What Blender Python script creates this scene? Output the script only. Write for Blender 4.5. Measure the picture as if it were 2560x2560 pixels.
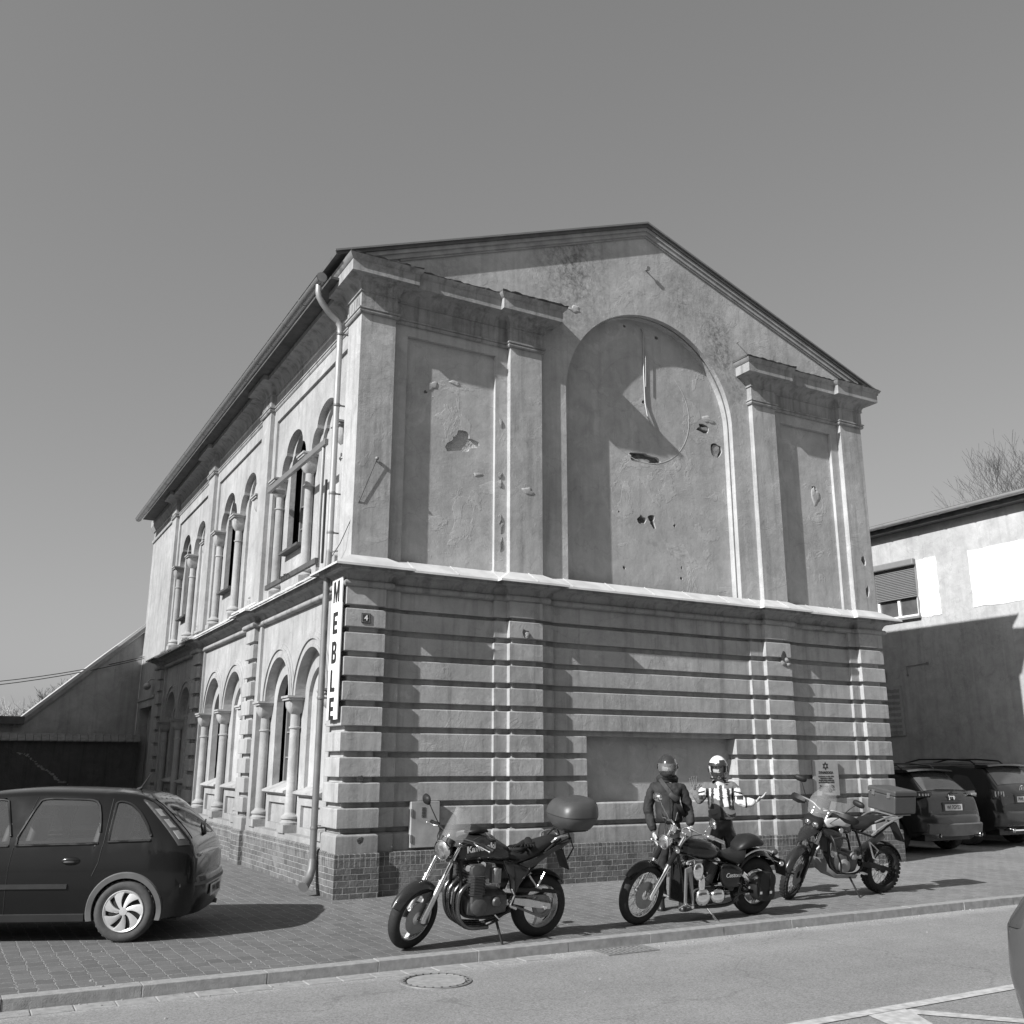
import bpy, bmesh, math, random
from mathutils import Matrix, Vector, noise
from mathutils.geometry import tessellate_polygon
random.seed(7)
R = math.radians
PI = math.pi
sc = bpy.context.scene
for o in list(bpy.data.objects):
    bpy.data.objects.remove(o)

# ------------------------------------------------------------------ camera, sky, sun, exposure
cam = bpy.data.objects.new("camera", bpy.data.cameras.new("camera"))
sc.collection.objects.link(cam)
sc.camera = cam
cam.data.sensor_width = 36.0
cam.data.sensor_height = 36.0
cam.data.sensor_fit = 'HORIZONTAL'
cam.data.lens = 36.0 * 2415.05 / 2560.0
cam.data.clip_start = 0.05
cam.data.clip_end = 2000
YAW, PIT, ROL = .5088, .254, .0027
_f = Vector((math.sin(YAW) * math.cos(PIT), math.cos(YAW) * math.cos(PIT), math.sin(PIT)))
_r = _f.cross(Vector((0, 0, 1))).normalized()
_u = _r.cross(_f)
_r2 = _r * math.cos(ROL) + _u * math.sin(ROL)
_u2 = -_r * math.sin(ROL) + _u * math.cos(ROL)
cam.matrix_world = Matrix(((_r2.x, _u2.x, -_f.x, -4.5274), (_r2.y, _u2.y, -_f.y, -12.7908), (_r2.z, _u2.z, -_f.z, 1.72), (0, 0, 0, 1)))

SUN = Vector((4.3, 1.0, -2.97)).normalized()
world = bpy.data.worlds.new("World")
sc.world = world
world.use_nodes = True
wn, wl = world.node_tree.nodes, world.node_tree.links
wn.clear()
sky = wn.new('ShaderNodeTexSky')
sky.sky_type = 'NISHITA'
sky.sun_disc = False
sky.sun_elevation = math.asin(-SUN.z)
sky.sun_rotation = math.atan2(-SUN.x, -SUN.y)
sky.air_density = 1.0
sky.dust_density = 2.0
sky.ozone_density = 1.0
bw = wn.new('ShaderNodeRGBToBW')
bg = wn.new('ShaderNodeBackground')
bg.inputs[1].default_value = 0.142
wo = wn.new('ShaderNodeOutputWorld')
wl.new(sky.outputs[0], bw.inputs[0])
gm_ = wn.new('ShaderNodeMath')
gm_.operation = 'POWER'
gm_.inputs[1].default_value = .62
wl.new(bw.outputs[0], gm_.inputs[0])
wl.new(gm_.outputs[0], bg.inputs[0])
wl.new(bg.outputs[0], wo.inputs[0])

sl = bpy.data.lights.new("sun", 'SUN')
sl.energy = 5.0
sl.angle = R(.53)
sl.color = (1, 1, 1)
so = bpy.data.objects.new("sun", sl)
sc.collection.objects.link(so)
so.rotation_euler = SUN.to_track_quat('-Z', 'Y').to_euler()

sc.view_settings.view_transform = 'Standard'
sc.view_settings.look = 'None'
sc.view_settings.exposure = 0.45
sc.view_settings.gamma = 1.0
sc.render.engine = 'CYCLES'

# ------------------------------------------------------------------ materials (black and white photograph: all greys)
def nd(nt, t, **kw):
    n = nt.nodes.new(t)
    for k, v in kw.items():
        if k in n.inputs:
            n.inputs[k].default_value = v
        else:
            setattr(n, k, v)
    return n

def base_mat(name, rough=.7, metal=0.0, coat=0.0, trans=0.0, spec=.5):
    m = bpy.data.materials.new(name)
    m.use_nodes = True
    nt = m.node_tree
    b = nt.nodes['Principled BSDF']
    b.inputs['Roughness'].default_value = rough
    b.inputs['Metallic'].default_value = metal
    b.inputs['Coat Weight'].default_value = coat
    b.inputs['Coat Roughness'].default_value = .04
    b.inputs['Transmission Weight'].default_value = trans
    b.inputs['Specular IOR Level'].default_value = spec
    return m, nt, b

def mth(nt, op, a, b=None, c=None, clamp=False):
    n = nt.nodes.new('ShaderNodeMath')
    n.operation = op
    n.use_clamp = clamp
    for i, s in enumerate((a, b, c)):
        if s is None:
            continue
        if hasattr(s, 'is_output'):
            nt.links.new(s, n.inputs[i])
        else:
            n.inputs[i].default_value = s
    return n.outputs[0]

def noi(nt, vec, scale, detail=3, rough=.55, dist=0.0, sx=None):
    if sx:
        mp = nt.nodes.new('ShaderNodeMapping')
        mp.inputs['Scale'].default_value = sx
        nt.links.new(vec, mp.inputs[0])
        vec = mp.outputs[0]
    n = nt.nodes.new('ShaderNodeTexNoise')
    n.inputs['Scale'].default_value = scale
    n.inputs['Detail'].default_value = detail
    n.inputs['Roughness'].default_value = rough
    n.inputs['Distortion'].default_value = dist
    nt.links.new(vec, n.inputs['Vector'])
    return n.outputs[0]

def ramp(nt, v, a, b, lo=0.0, hi=1.0):
    n = nt.nodes.new('ShaderNodeMapRange')
    n.inputs[1].default_value = a
    n.inputs[2].default_value = b
    n.inputs[3].default_value = lo
    n.inputs[4].default_value = hi
    nt.links.new(v, n.inputs[0])
    return n.outputs[0]

def bump(nt, b, h, strength, dist):
    bp = nt.nodes.new('ShaderNodeBump')
    bp.inputs['Strength'].default_value = strength
    bp.inputs['Distance'].default_value = dist
    nt.links.new(h, bp.inputs['Height'])
    nt.links.new(bp.outputs[0], b.inputs['Normal'])

def coords(nt, kind='Object'):
    return nt.nodes.new('ShaderNodeTexCoord').outputs[kind]

def simple(name, v, rough=.6, metal=0.0, coat=0.0, var=.12, scale=8.0, bmp=0.0, bscale=60.0, spec=.5, trans=0.0):
    """grey material with a little unevenness of colour and roughness"""
    m, nt, b = base_mat(name, rough, metal, coat, trans, spec)
    co = coords(nt)
    n = noi(nt, co, scale, 4)
    f = ramp(nt, n, .25, .75, v * (1 - var), v * (1 + var))
    nt.links.new(f, b.inputs['Base Color'])
    r = ramp(nt, noi(nt, co, scale * 2.3, 3), .3, .7, max(.02, rough - .06), min(1, rough + .06))
    nt.links.new(r, b.inputs['Roughness'])
    if bmp:
        bump(nt, b, noi(nt, co, bscale, 3), .5, bmp)
    return m

def plaster(name, v, stain=.25, spots=(), fine=.006, patch=.5, splash=0.0):
    m, nt, b = base_mat(name, .9, spec=.2)
    co = coords(nt)
    big = ramp(nt, noi(nt, co, .55, 5, .6), .3, .7, .84, 1.12)
    med = ramp(nt, noi(nt, co, 3.2, 6, .65, .6), .25, .75, .8, 1.12)
    fin = ramp(nt, noi(nt, co, 38, 4), .2, .8, .93, 1.06)
    streak = ramp(nt, noi(nt, co, 1.0, 5, .6, .4, sx=(7, 7, .45)), .48, .78, 1.0, 1.0 - stain)
    pt = noi(nt, co, 1.6, 6, .62, 1.2)
    pmask = ramp(nt, pt, .56, .585, 0, 1)
    pv = mth(nt, 'MULTIPLY_ADD', pmask, .1 * patch, 1.0)
    x = mth(nt, 'MULTIPLY', big, med)
    x = mth(nt, 'MULTIPLY', x, fin)
    x = mth(nt, 'MULTIPLY', x, streak)
    x = mth(nt, 'MULTIPLY', x, pv)
    crack = nt.nodes.new('ShaderNodeTexVoronoi')
    crack.feature = 'DISTANCE_TO_EDGE'
    crack.inputs['Scale'].default_value = .55
    dm = nt.nodes.new('ShaderNodeVectorMath')
    dm.operation = 'ADD'
    nz = nt.nodes.new('ShaderNodeTexNoise')
    nz.inputs['Scale'].default_value = 2.2
    nz.inputs['Detail'].default_value = 6
    nt.links.new(co, nz.inputs[0])
    nt.links.new(co, dm.inputs[0])
    nt.links.new(nz.outputs['Color'], dm.inputs[1])
    nt.links.new(dm.outputs[0], crack.inputs['Vector'])
    cm = ramp(nt, crack.outputs[0], .0, .008, .86, 1.0)
    x = mth(nt, 'MULTIPLY', x, cm)
    for (px, py, pz, rad, amt) in spots:
        d = nt.nodes.new('ShaderNodeVectorMath')
        d.operation = 'DISTANCE'
        mp = nt.nodes.new('ShaderNodeMapping')
        mp.inputs['Scale'].default_value = (1, 1, .6)
        nt.links.new(co, mp.inputs[0])
        nt.links.new(mp.outputs[0], d.inputs[0])
        d.inputs[1].default_value = (px, py, pz * .6)
        ds = ramp(nt, d.outputs['Value'], 0, rad, 1, 0)
        sp = ramp(nt, noi(nt, co, 9, 8, .8), .42, .62, 0, 1)
        k = mth(nt, 'MULTIPLY', ds, sp)
        x = mth(nt, 'MULTIPLY', x, mth(nt, 'MULTIPLY_ADD', k, -amt, 1.0))
    if splash:
        sz = nt.nodes.new('ShaderNodeSeparateXYZ')
        nt.links.new(co, sz.inputs[0])
        zj = mth(nt, 'MULTIPLY_ADD', noi(nt, co, 2.5, 6, .7), .9, sz.outputs[2])
        x = mth(nt, 'MULTIPLY', x, ramp(nt, zj, .95, 1.7, 1 - splash, 1.0))
        pk = ramp(nt, noi(nt, co, 1.1, 7, .72, .8), .60, .63, 1.0, 1.14)
        x = mth(nt, 'MULTIPLY', x, pk)
    x = mth(nt, 'MULTIPLY', x, v)
    nt.links.new(x, b.inputs['Base Color'])
    h = mth(nt, 'MULTIPLY_ADD', noi(nt, co, 45, 4), .25, mth(nt, 'MULTIPLY', noi(nt, co, 4.5, 5), 1.3))
    h = mth(nt, 'MULTIPLY_ADD', pmask, .35 * patch, h)
    bump(nt, b, h, .6, fine * 2)
    return m

def brick_mat(name, v, mortar):
    m, nt, b = base_mat(name, .9, spec=.2)
    co = coords(nt)
    sp = nt.nodes.new('ShaderNodeSeparateXYZ')
    nt.links.new(co, sp.inputs[0])
    u = mth(nt, 'ADD', sp.outputs[0], sp.outputs[1])
    w = noi(nt, co, 6, 3)
    zz = mth(nt, 'MULTIPLY_ADD', w, .02, sp.outputs[2])
    uu = mth(nt, 'MULTIPLY_ADD', w, .02, u)
    def br(a, c, w_, h_, off):
        cb = nt.nodes.new('ShaderNodeCombineXYZ')
        nt.links.new(a, cb.inputs[0])
        nt.links.new(c, cb.inputs[1])
        t = nt.nodes.new('ShaderNodeTexBrick')
        t.offset = off
        t.inputs['Color1'].default_value = (v * .8, v * .8, v * .8, 1)
        t.inputs['Color2'].default_value = (v * 1.25, v * 1.25, v * 1.25, 1)
        t.inputs['Mortar'].default_value = (mortar, mortar, mortar, 1)
        t.inputs['Scale'].default_value = 1
        t.inputs['Mortar Size'].default_value = .007
        t.inputs['Mortar Smooth'].default_value = .4
        t.inputs['Brick Width'].default_value = w_
        t.inputs['Row Height'].default_value = h_
        nt.links.new(cb.outputs[0], t.inputs[0])
        return t
    t1 = br(uu, zz, .19, .078, .5)
    t2 = br(uu, zz, .075, .17, 0.0)
    sel = ramp(nt, sp.outputs[2], .385, .3851, 0, 1)
    mx = nt.nodes.new('ShaderNodeMix')
    mx.data_type = 'RGBA'
    nt.links.new(sel, mx.inputs[0])
    nt.links.new(t1.outputs[0], mx.inputs[6])
    nt.links.new(t2.outputs[0], mx.inputs[7])
    n = ramp(nt, noi(nt, co, 4.5, 7, .7), .3, .7, .7, 1.35)
    worn = ramp(nt, noi(nt, co, 1.7, 7, .7, .5), .55, .64, 0, .75)
    s = nt.nodes.new('ShaderNodeVectorMath')
    s.operation = 'SCALE'
    nt.links.new(mx.outputs[2], s.inputs[0])
    nt.links.new(n, s.inputs['Scale'])
    m2 = nt.nodes.new('ShaderNodeMix')
    m2.data_type = 'RGBA'
    nt.links.new(worn, m2.inputs[0])
    nt.links.new(s.outputs[0], m2.inputs[6])
    m2.inputs[7].default_value = (mortar * .8,) * 3 + (1,)
    nt.links.new(m2.outputs[2], b.inputs['Base Color'])
    f = mth(nt, 'MULTIPLY_ADD', mth(nt, 'MAXIMUM', t1.outputs[1], 0.0), -.6, mth(nt, 'MULTIPLY', noi(nt, co, 22, 5, .7), .9))
    bump(nt, b, f, .9, .02)
    return m

def paver_mat():
    m, nt, b = base_mat("paving", .85, spec=.25)
    co = coords(nt)
    sp = nt.nodes.new('ShaderNodeSeparateXYZ')
    nt.links.new(co, sp.inputs[0])
    w = noi(nt, co, 5.5, 3)
    w3 = noi(nt, co, 17, 2)
    u = mth(nt, 'MULTIPLY_ADD', w3, .07, sp.outputs[1])
    v = mth(nt, 'MULTIPLY_ADD', noi(nt, co, 11, 2), .07, sp.outputs[0])
    v = mth(nt, 'MULTIPLY_ADD', sp.outputs[1], .02, v)
    cb = nt.nodes.new('ShaderNodeCombineXYZ')
    nt.links.new(u, cb.inputs[0])
    nt.links.new(v, cb.inputs[1])
    t = nt.nodes.new('ShaderNodeTexBrick')
    t.offset = .5
    for k, val in (('Color1', .105), ('Color2', .135), ('Mortar', .22)):
        t.inputs[k].default_value = (val, val, val, 1)
    t.inputs['Scale'].default_value = 1
    t.inputs['Mortar Size'].default_value = .006
    t.inputs['Mortar Smooth'].default_value = .6
    t.inputs['Brick Width'].default_value = .2
    t.inputs['Row Height'].default_value = .14
    nt.links.new(cb.outputs[0], t.inputs[0])
    big = ramp(nt, noi(nt, co, .35, 5), .3, .7, .88, 1.15)
    med = ramp(nt, noi(nt, co, 7, 6, .7), .25, .75, .85, 1.15)
    blot = ramp(nt, noi(nt, co, 2.3, 3, .5), .74, .77, 1, 1.7)
    fr = ramp(nt, noi(nt, co, 120, 2), .3, .7, .9, 1.12)
    k = mth(nt, 'MULTIPLY', mth(nt, 'MULTIPLY', big, med), mth(nt, 'MULTIPLY', blot, fr))
    glare_x = ramp(nt, sp.outputs[0], -2, 9, 1.0, 1.45)  # glare painted into the colour: paving grows paler towards the right
    k = mth(nt, 'MULTIPLY', k, glare_x)
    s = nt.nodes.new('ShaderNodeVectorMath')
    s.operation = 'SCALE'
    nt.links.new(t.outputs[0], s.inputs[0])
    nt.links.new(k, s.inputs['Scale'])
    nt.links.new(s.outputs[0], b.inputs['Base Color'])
    h = mth(nt, 'MULTIPLY_ADD', t.outputs[1], -.8, mth(nt, 'MULTIPLY', noi(nt, co, 90, 3), .25))
    bump(nt, b, h, .7, .008)
    return m

def asphalt_mat():
    m, nt, b = base_mat("asphalt", .88, spec=.3)
    co = coords(nt)
    g = ramp(nt, noi(nt, co, 60, 3, .75), .3, .7, .62, 1.45)
    g2 = ramp(nt, noi(nt, co, 260, 2), .35, .65, .85, 1.2)
    big = ramp(nt, noi(nt, co, .5, 5, sx=(.3, 1.6, 1)), .3, .7, .88, 1.1)
    pat = ramp(nt, noi(nt, co, 1.8, 5, .6), .3, .7, .93, 1.07)
    crk = nt.nodes.new('ShaderNodeTexVoronoi')
    crk.feature = 'DISTANCE_TO_EDGE'
    crk.inputs['Scale'].default_value = .35
    nz = nt.nodes.new('ShaderNodeTexNoise')
    nz.inputs['Scale'].default_value = 1.5
    nz.inputs['Detail'].default_value = 8
    vm = nt.nodes.new('ShaderNodeVectorMath')
    vm.operation = 'ADD'
    nt.links.new(co, nz.inputs[0])
    nt.links.new(co, vm.inputs[0])
    nt.links.new(nz.outputs['Color'], vm.inputs[1])
    nt.links.new(vm.outputs[0], crk.inputs['Vector'])
    cm = ramp(nt, crk.outputs[0], 0, .006, .78, 1)
    k = mth(nt, 'MULTIPLY', mth(nt, 'MULTIPLY', g, g2), mth(nt, 'MULTIPLY', big, pat))
    sp = nt.nodes.new('ShaderNodeSeparateXYZ')
    nt.links.new(co, sp.inputs[0])
    edge = ramp(nt, mth(nt, 'MULTIPLY_ADD', noi(nt, co, 3, 4), .35, sp.outputs[1]), -4.22, -4.0, 1.0, 1.35)
    tr1 = ramp(nt, mth(nt, 'ABSOLUTE', mth(nt, 'ADD', sp.outputs[1], 5.6)), 0, .5, .93, 1)
    k = mth(nt, 'MULTIPLY', mth(nt, 'MULTIPLY', k, edge), tr1)
    k = mth(nt, 'MULTIPLY', mth(nt, 'MULTIPLY', k, cm), .215)
    nt.links.new(k, b.inputs['Base Color'])
    bump(nt, b, noi(nt, co, 150, 3, .7), .6, .006)
    return m

M = {}
M['plaster'] = plaster('plaster', .4, stain=.4, splash=.3)
M['plaster_side'] = plaster('plaster_side', .36, stain=.3, splash=.25)
M['gable'] = plaster('gable_plaster', .43, spots=((3.85, .1, 10.05, 1.0, .75), (6.26, .1, 10.15, .55, .5), (7.05, .1, 9.65, .55, .65), (7.2, .1, 9.1, .5, .6), (7.6, .1, 8.6, .4, .5), (1.5, .1, 9.2, .6, .3)))
M['niche'] = plaster('niche_plaster', .42, stain=.15, patch=1.0)
M['cornice'] = plaster('cornice_plaster', .33, stain=.6, spots=((.3, 0, 8.95, .7, .6), (2.9, 0, 9.0, .6, .6), (8.1, 0, 9.0, .5, .4), (1.7, 0, 9.05, .7, .4)))
M['rubble'] = plaster('bare_masonry', .3, fine=.03)
M['rubble_light'] = plaster('broken_masonry', .5, fine=.05)
M['rough_hole'] = simple('exposed_dark_brick', .11, .95, var=.7, scale=16, bmp=.04, bscale=18)
M['pipe_dark'] = simple('weathered_downpipe', .17, .5, .2, var=.2, scale=4)
M['hole'] = simple('dark_hole_rubble', .06, .95, var=.6, scale=30, bmp=.03)
M['brick'] = brick_mat('plinth_brick', .12, .27)
M['zinc'] = simple('zinc_flashing', .52, .6, .1, var=.25, scale=2.2, bmp=.002)
M['gutter'] = simple('gutter_metal', .27, .4, .55, var=.12, scale=4)
M['pipe'] = simple('downpipe_paint', .36, .38, .3, var=.1, scale=4)
M['roofing'] = simple('roof_sheet', .1, .6, var=.3, scale=5, bmp=.004)
M['timber'] = simple('eaves_board', .07, .8, var=.4, scale=6, bmp=.004)
M['fascia'] = simple('grey_fascia_board', .3, .75, var=.3, scale=5)
M['frame_dark'] = simple('grey_window_frame', .2, .6)
M['glass_dark'] = simple('dark_window_glass', .1, .06, var=.5, scale=2, spec=.9)
M['white'] = simple('white_paint', .8, .5, var=.05, scale=6)
M['black'] = simple('black_paint', .02, .5)
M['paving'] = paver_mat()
M['asphalt'] = asphalt_mat()
M['kerb'] = simple('kerb_concrete', .26, .9, var=.25, scale=14, bmp=.006, bscale=90)
M['white_line'] = simple('road_marking', .42, .8, var=.35, scale=14, bmp=.002)
M['iron'] = simple('cast_iron', .2, .6, .2, var=.25, scale=20)
M['iron_dark'] = simple('dark_iron', .04, .7)

# ------------------------------------------------------------------ mesh building
class MB:
    def __init__(s):
        s.v, s.f, s.M = [], [], Matrix.Identity(4)
    def add(s, vs, fs):
        n = len(s.v)
        s.v += [tuple(s.M @ Vector(p)) for p in vs]
        s.f += [tuple(i + n for i in f) for f in fs]
        return s
    def box(s, x0, x1, y0, y1, z0, z1):
        return s.add([(x0, y0, z0), (x1, y0, z0), (x1, y1, z0), (x0, y1, z0), (x0, y0, z1), (x1, y0, z1), (x1, y1, z1), (x0, y1, z1)],
                     [(0, 3, 2, 1), (4, 5, 6, 7), (0, 1, 5, 4), (1, 2, 6, 5), (2, 3, 7, 6), (3, 0, 4, 7)])
    def loft(s, rings, cap=True, closed=True, wrap=False):
        n = len(rings[0])
        vs = [p for r in rings for p in r]
        fs = []
        m = len(rings)
        for i in range(m if wrap else m - 1):
            j = (i + 1) % m
            for k in range(n if closed else n - 1):
                l = (k + 1) % n
                fs.append((i * n + k, i * n + l, j * n + l, j * n + k))
        if cap and closed and not wrap:
            fs.append(tuple(reversed(range(n))))
            fs.append(tuple((m - 1) * n + k for k in range(n)))
        return s.add(vs, fs)
    def tube(s, pts, r, n=8, wrap=False, sx=1.0):
        pts = [Vector(p) for p in pts]
        m = len(pts)
        rr = r if isinstance(r, (list, tuple)) else [r] * m
        rings = []
        prev = None
        for i, p in enumerate(pts):
            if wrap:
                t = (pts[(i + 1) % m] - pts[i - 1]).normalized()
            else:
                t = (pts[min(i + 1, m - 1)] - pts[max(i - 1, 0)]).normalized()
            if prev is None:
                a = Vector((0, 0, 1)) if abs(t.z) < .9 else Vector((1, 0, 0))
                prev = (a - t * a.dot(t)).normalized()
            else:
                prev = (prev - t * prev.dot(t)).normalized()
            q = t.cross(prev)
            rings.append([tuple(p + (prev * math.cos(2 * PI * k / n) + q * math.sin(2 * PI * k / n) * sx) * rr[i]) for k in range(n)])
        return s.loft(rings, wrap=wrap)
    def lathe(s, prof, o=(0, 0, 0), axis=(0, 0, 1), n=24, wrap=False, cap=True):
        ax = Vector(axis).normalized()
        a = Vector((0, 0, 1)) if abs(ax.z) < .9 else Vector((1, 0, 0))
        e1 = (a - ax * a.dot(ax)).normalized()
        e2 = ax.cross(e1)
        o = Vector(o)
        rings = [[tuple(o + ax * h + (e1 * math.cos(2 * PI * k / n) + e2 * math.sin(2 * PI * k / n)) * max(r, 1e-4)) for k in range(n)] for r, h in prof]
        return s.loft(rings, wrap=wrap, cap=cap)
    def ball(s, c, rx, ry=None, rz=None, n=16, m=10):
        ry = rx if ry is None else ry
        rz = rx if rz is None else rz
        rings = []
        for i in range(m + 1):
            a = -PI / 2 + PI * (i / m) * .9999
            rings.append([(c[0] + rx * math.cos(a) * math.cos(2 * PI * k / n) , c[1] + ry * math.cos(a) * math.sin(2 * PI * k / n), c[2] + rz * math.sin(a)) for k in range(n)])
        return s.loft(rings)
    def plate(s, loops, t, o=(0, 0, 0), e1=(1, 0, 0), e2=(0, 0, 1)):
        """flat plate with holes: loops[0] outline, the rest holes, in (e1,e2); thickness t goes along e1 x e2 * -1"""
        e1, e2, o = Vector(e1), Vector(e2), Vector(o)
        nn = e1.cross(e2).normalized() * -t
        tris = tessellate_polygon([[Vector((p[0], p[1], 0)) for p in l] for l in loops])
        flat = [p for l in loops for p in l]
        N = len(flat)
        vs = [tuple(o + e1 * p[0] + e2 * p[1]) for p in flat]
        vs += [tuple(Vector(v) + nn) for v in vs]
        fs = [tuple(t3) for t3 in tris] + [tuple(i + N for i in reversed(t3)) for t3 in tris]
        k = 0
        for l in loops:
            n = len(l)
            for i in range(n):
                a, b_ = k + i, k + (i + 1) % n
                fs.append((a, b_, b_ + N, a + N))
            k += n
        return s.add(vs, fs)
    def sweep(s, prof, path, closed=True, close_ends=True):
        """profile [(d,z)] (d outwards = right of travel) swept with mitres along a plan path"""
        n = len(path)
        dirs = []
        for i in range(n - 1):
            d = Vector((path[i + 1][0] - path[i][0], path[i + 1][1] - path[i][1]))
            dirs.append(d.normalized())
        rings = []
        for i, (x, y) in enumerate(path):
            if i == 0:
                nn = Vector((dirs[0].y, -dirs[0].x)); mit = nn
            elif i == n - 1:
                nn = Vector((dirs[-1].y, -dirs[-1].x)); mit = nn
            else:
                a = Vector((dirs[i - 1].y, -dirs[i - 1].x)); b_ = Vector((dirs[i].y, -dirs[i].x))
                mit = (a + b_) / (1 + a.dot(b_))
            rings.append([(x + mit.x * d, y + mit.y * d, z) for d, z in prof])
        return s.loft(rings, cap=close_ends, closed=closed)
    def islands(s):
        par = list(range(len(s.v)))
        def fd(a):
            while par[a] != a:
                par[a] = par[par[a]]
                a = par[a]
            return a
        for f in s.f:
            r0 = fd(f[0])
            for i in f[1:]:
                par[fd(i)] = r0
        gr = {}
        for i in range(len(s.v)):
            gr.setdefault(fd(i), []).append(i)
        items = []
        for k, vs in gr.items():
            lo = [min(s.v[i][a] for i in vs) - .004 for a in range(3)]
            hi = [max(s.v[i][a] for i in vs) + .004 for a in range(3)]
            items.append([lo, hi, set([k])])
        ch = True
        while ch:
            ch = False
            for i in range(len(items)):
                for j in range(i + 1, len(items)):
                    A_, B_ = items[i], items[j]
                    if all(A_[0][a] <= B_[1][a] and B_[0][a] <= A_[1][a] for a in range(3)):
                        items[i] = [[min(A_[0][a], B_[0][a]) for a in range(3)], [max(A_[1][a], B_[1][a]) for a in range(3)], A_[2] | B_[2]]
                        items.pop(j)
                        ch = True
                        break
                if ch: break
        out = []
        for lo, hi, ks in items:
            mb = MB()
            mp = {}
            for i in range(len(s.v)):
                if fd(i) in ks:
                    mp[i] = len(mb.v)
                    mb.v.append(s.v[i])
            mb.f = [tuple(mp[i] for i in f) for f in s.f if f[0] in mp]
            out.append(mb)
        return out
    def each(s, name, mat, parent=None, **kw):
        return [m.build(name, mat, parent, **kw) for m in s.islands()]
    def build(s, name, mat, parent=None, smooth=None, bevel=0.0, kind=None, label=None, cat=None, group=None, loc=None, weld=False):
        me = bpy.data.meshes.new(name)
        me.from_pydata(s.v, [], s.f)
        bm = bmesh.new()
        bm.from_mesh(me)
        if weld:
            bmesh.ops.remove_doubles(bm, verts=bm.verts, dist=1e-4)
        bmesh.ops.recalc_face_normals(bm, faces=bm.faces)
        bm.to_mesh(me)
        bm.free()
        if smooth is not None:
            me.shade_smooth()
            me.set_sharp_from_angle(angle=R(smooth))
        me.materials.append(M[mat] if isinstance(mat, str) else mat)
        ob = bpy.data.objects.new(name, me)
        sc.collection.objects.link(ob)
        if parent is not None:
            ob.parent = parent
        if loc:
            ob.location = loc
        if bevel:
            bv = ob.modifiers.new('bevel', 'BEVEL')
            bv.width = bevel
            bv.segments = 2
            bv.limit_method = 'ANGLE'
            bv.angle_limit = R(35)
        if kind: ob['kind'] = kind
        if label: ob['label'] = label
        if cat: ob['category'] = cat
        if group: ob['group'] = group
        return ob

def thing(name, label, cat, loc=(0, 0, 0), rot=(0, 0, 0), group=None):
    o = bpy.data.objects.new(name, None)
    o.empty_display_size = .3
    sc.collection.objects.link(o)
    o.location = loc
    o.rotation_euler = rot
    o['label'] = label
    o['category'] = cat
    if group: o['group'] = group
    return o

def arcpts(cx, cz, r, a0, a1, n, rz=None):
    rz = r if rz is None else rz
    return [(cx + r * math.cos(R(a0 + (a1 - a0) * i / n)), cz + rz * math.sin(R(a0 + (a1 - a0) * i / n))) for i in range(n + 1)]

def jag(cx, cz, rx, rz, n=14, amp=.35, seed=1):
    rnd = random.Random(seed)
    ph = [(rnd.uniform(0, 2 * PI), rnd.uniform(.4, 1.0)) for _ in range(4)]
    out = []
    for i in range(n):
        a = 2 * PI * i / n
        w = sum(q * math.sin((k + 2) * a + p) / (k + 1.6) for k, (p, q) in enumerate(ph))
        w = max(-.62, w * amp * 1.1 + rnd.uniform(-.1, .1) * min(1, amp * 2))
        out.append((cx + rx * math.cos(a) * (1 + w), cz + rz * math.sin(a) * (1 + w)))
    return out

def text_mesh(txt, size, name, mat, parent, mtx, bold=.0, thick=.002, sx=1.0, font_shear=0.0, label=None):
    cu = bpy.data.curves.new(name, 'FONT')
    cu.body = txt
    cu.size = size
    cu.align_x = 'CENTER'
    cu.align_y = 'CENTER'
    cu.offset = bold
    cu.extrude = thick
    cu.shear = font_shear
    cu.space_line = .9
    tmp = bpy.data.objects.new(name, cu)
    sc.collection.objects.link(tmp)
    dg = bpy.context.evaluated_depsgraph_get()
    me = bpy.data.meshes.new_from_object(tmp.evaluated_get(dg))
    bpy.data.objects.remove(tmp)
    me.transform(Matrix.Diagonal((sx, 1, 1, 1)))
    me.transform(mtx)
    me.materials.clear()
    me.materials.append(M[mat] if isinstance(mat, str) else mat)
    me.name = name
    ob = bpy.data.objects.new(name, me)
    sc.collection.objects.link(ob)
    if parent is not None: ob.parent = parent
    return ob

def face_mtx(o, right, up):
    """matrix mapping text xy to a plane: right = text x, up = text y"""
    r_, u_ = Vector(right).normalized(), Vector(up).normalized()
    n_ = r_.cross(u_)
    return Matrix(((r_.x, u_.x, n_.x, o[0]), (r_.y, u_.y, n_.y, o[1]), (r_.z, u_.z, n_.z, o[2]), (0, 0, 0, 1)))

def ell_ring(c, ax1, ax2, a, b_, n=20, p=2.4):
    c, ax1, ax2 = Vector(c), Vector(ax1), Vector(ax2)
    out = []
    for k in range(n):
        t = 2 * PI * k / n
        cs, sn = math.cos(t), math.sin(t)
        f = (abs(cs) ** p + abs(sn) ** p) ** (-1 / p)
        out.append(tuple(c + ax1 * (a * cs * f) + ax2 * (b_ * sn * f)))
    return out

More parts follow.
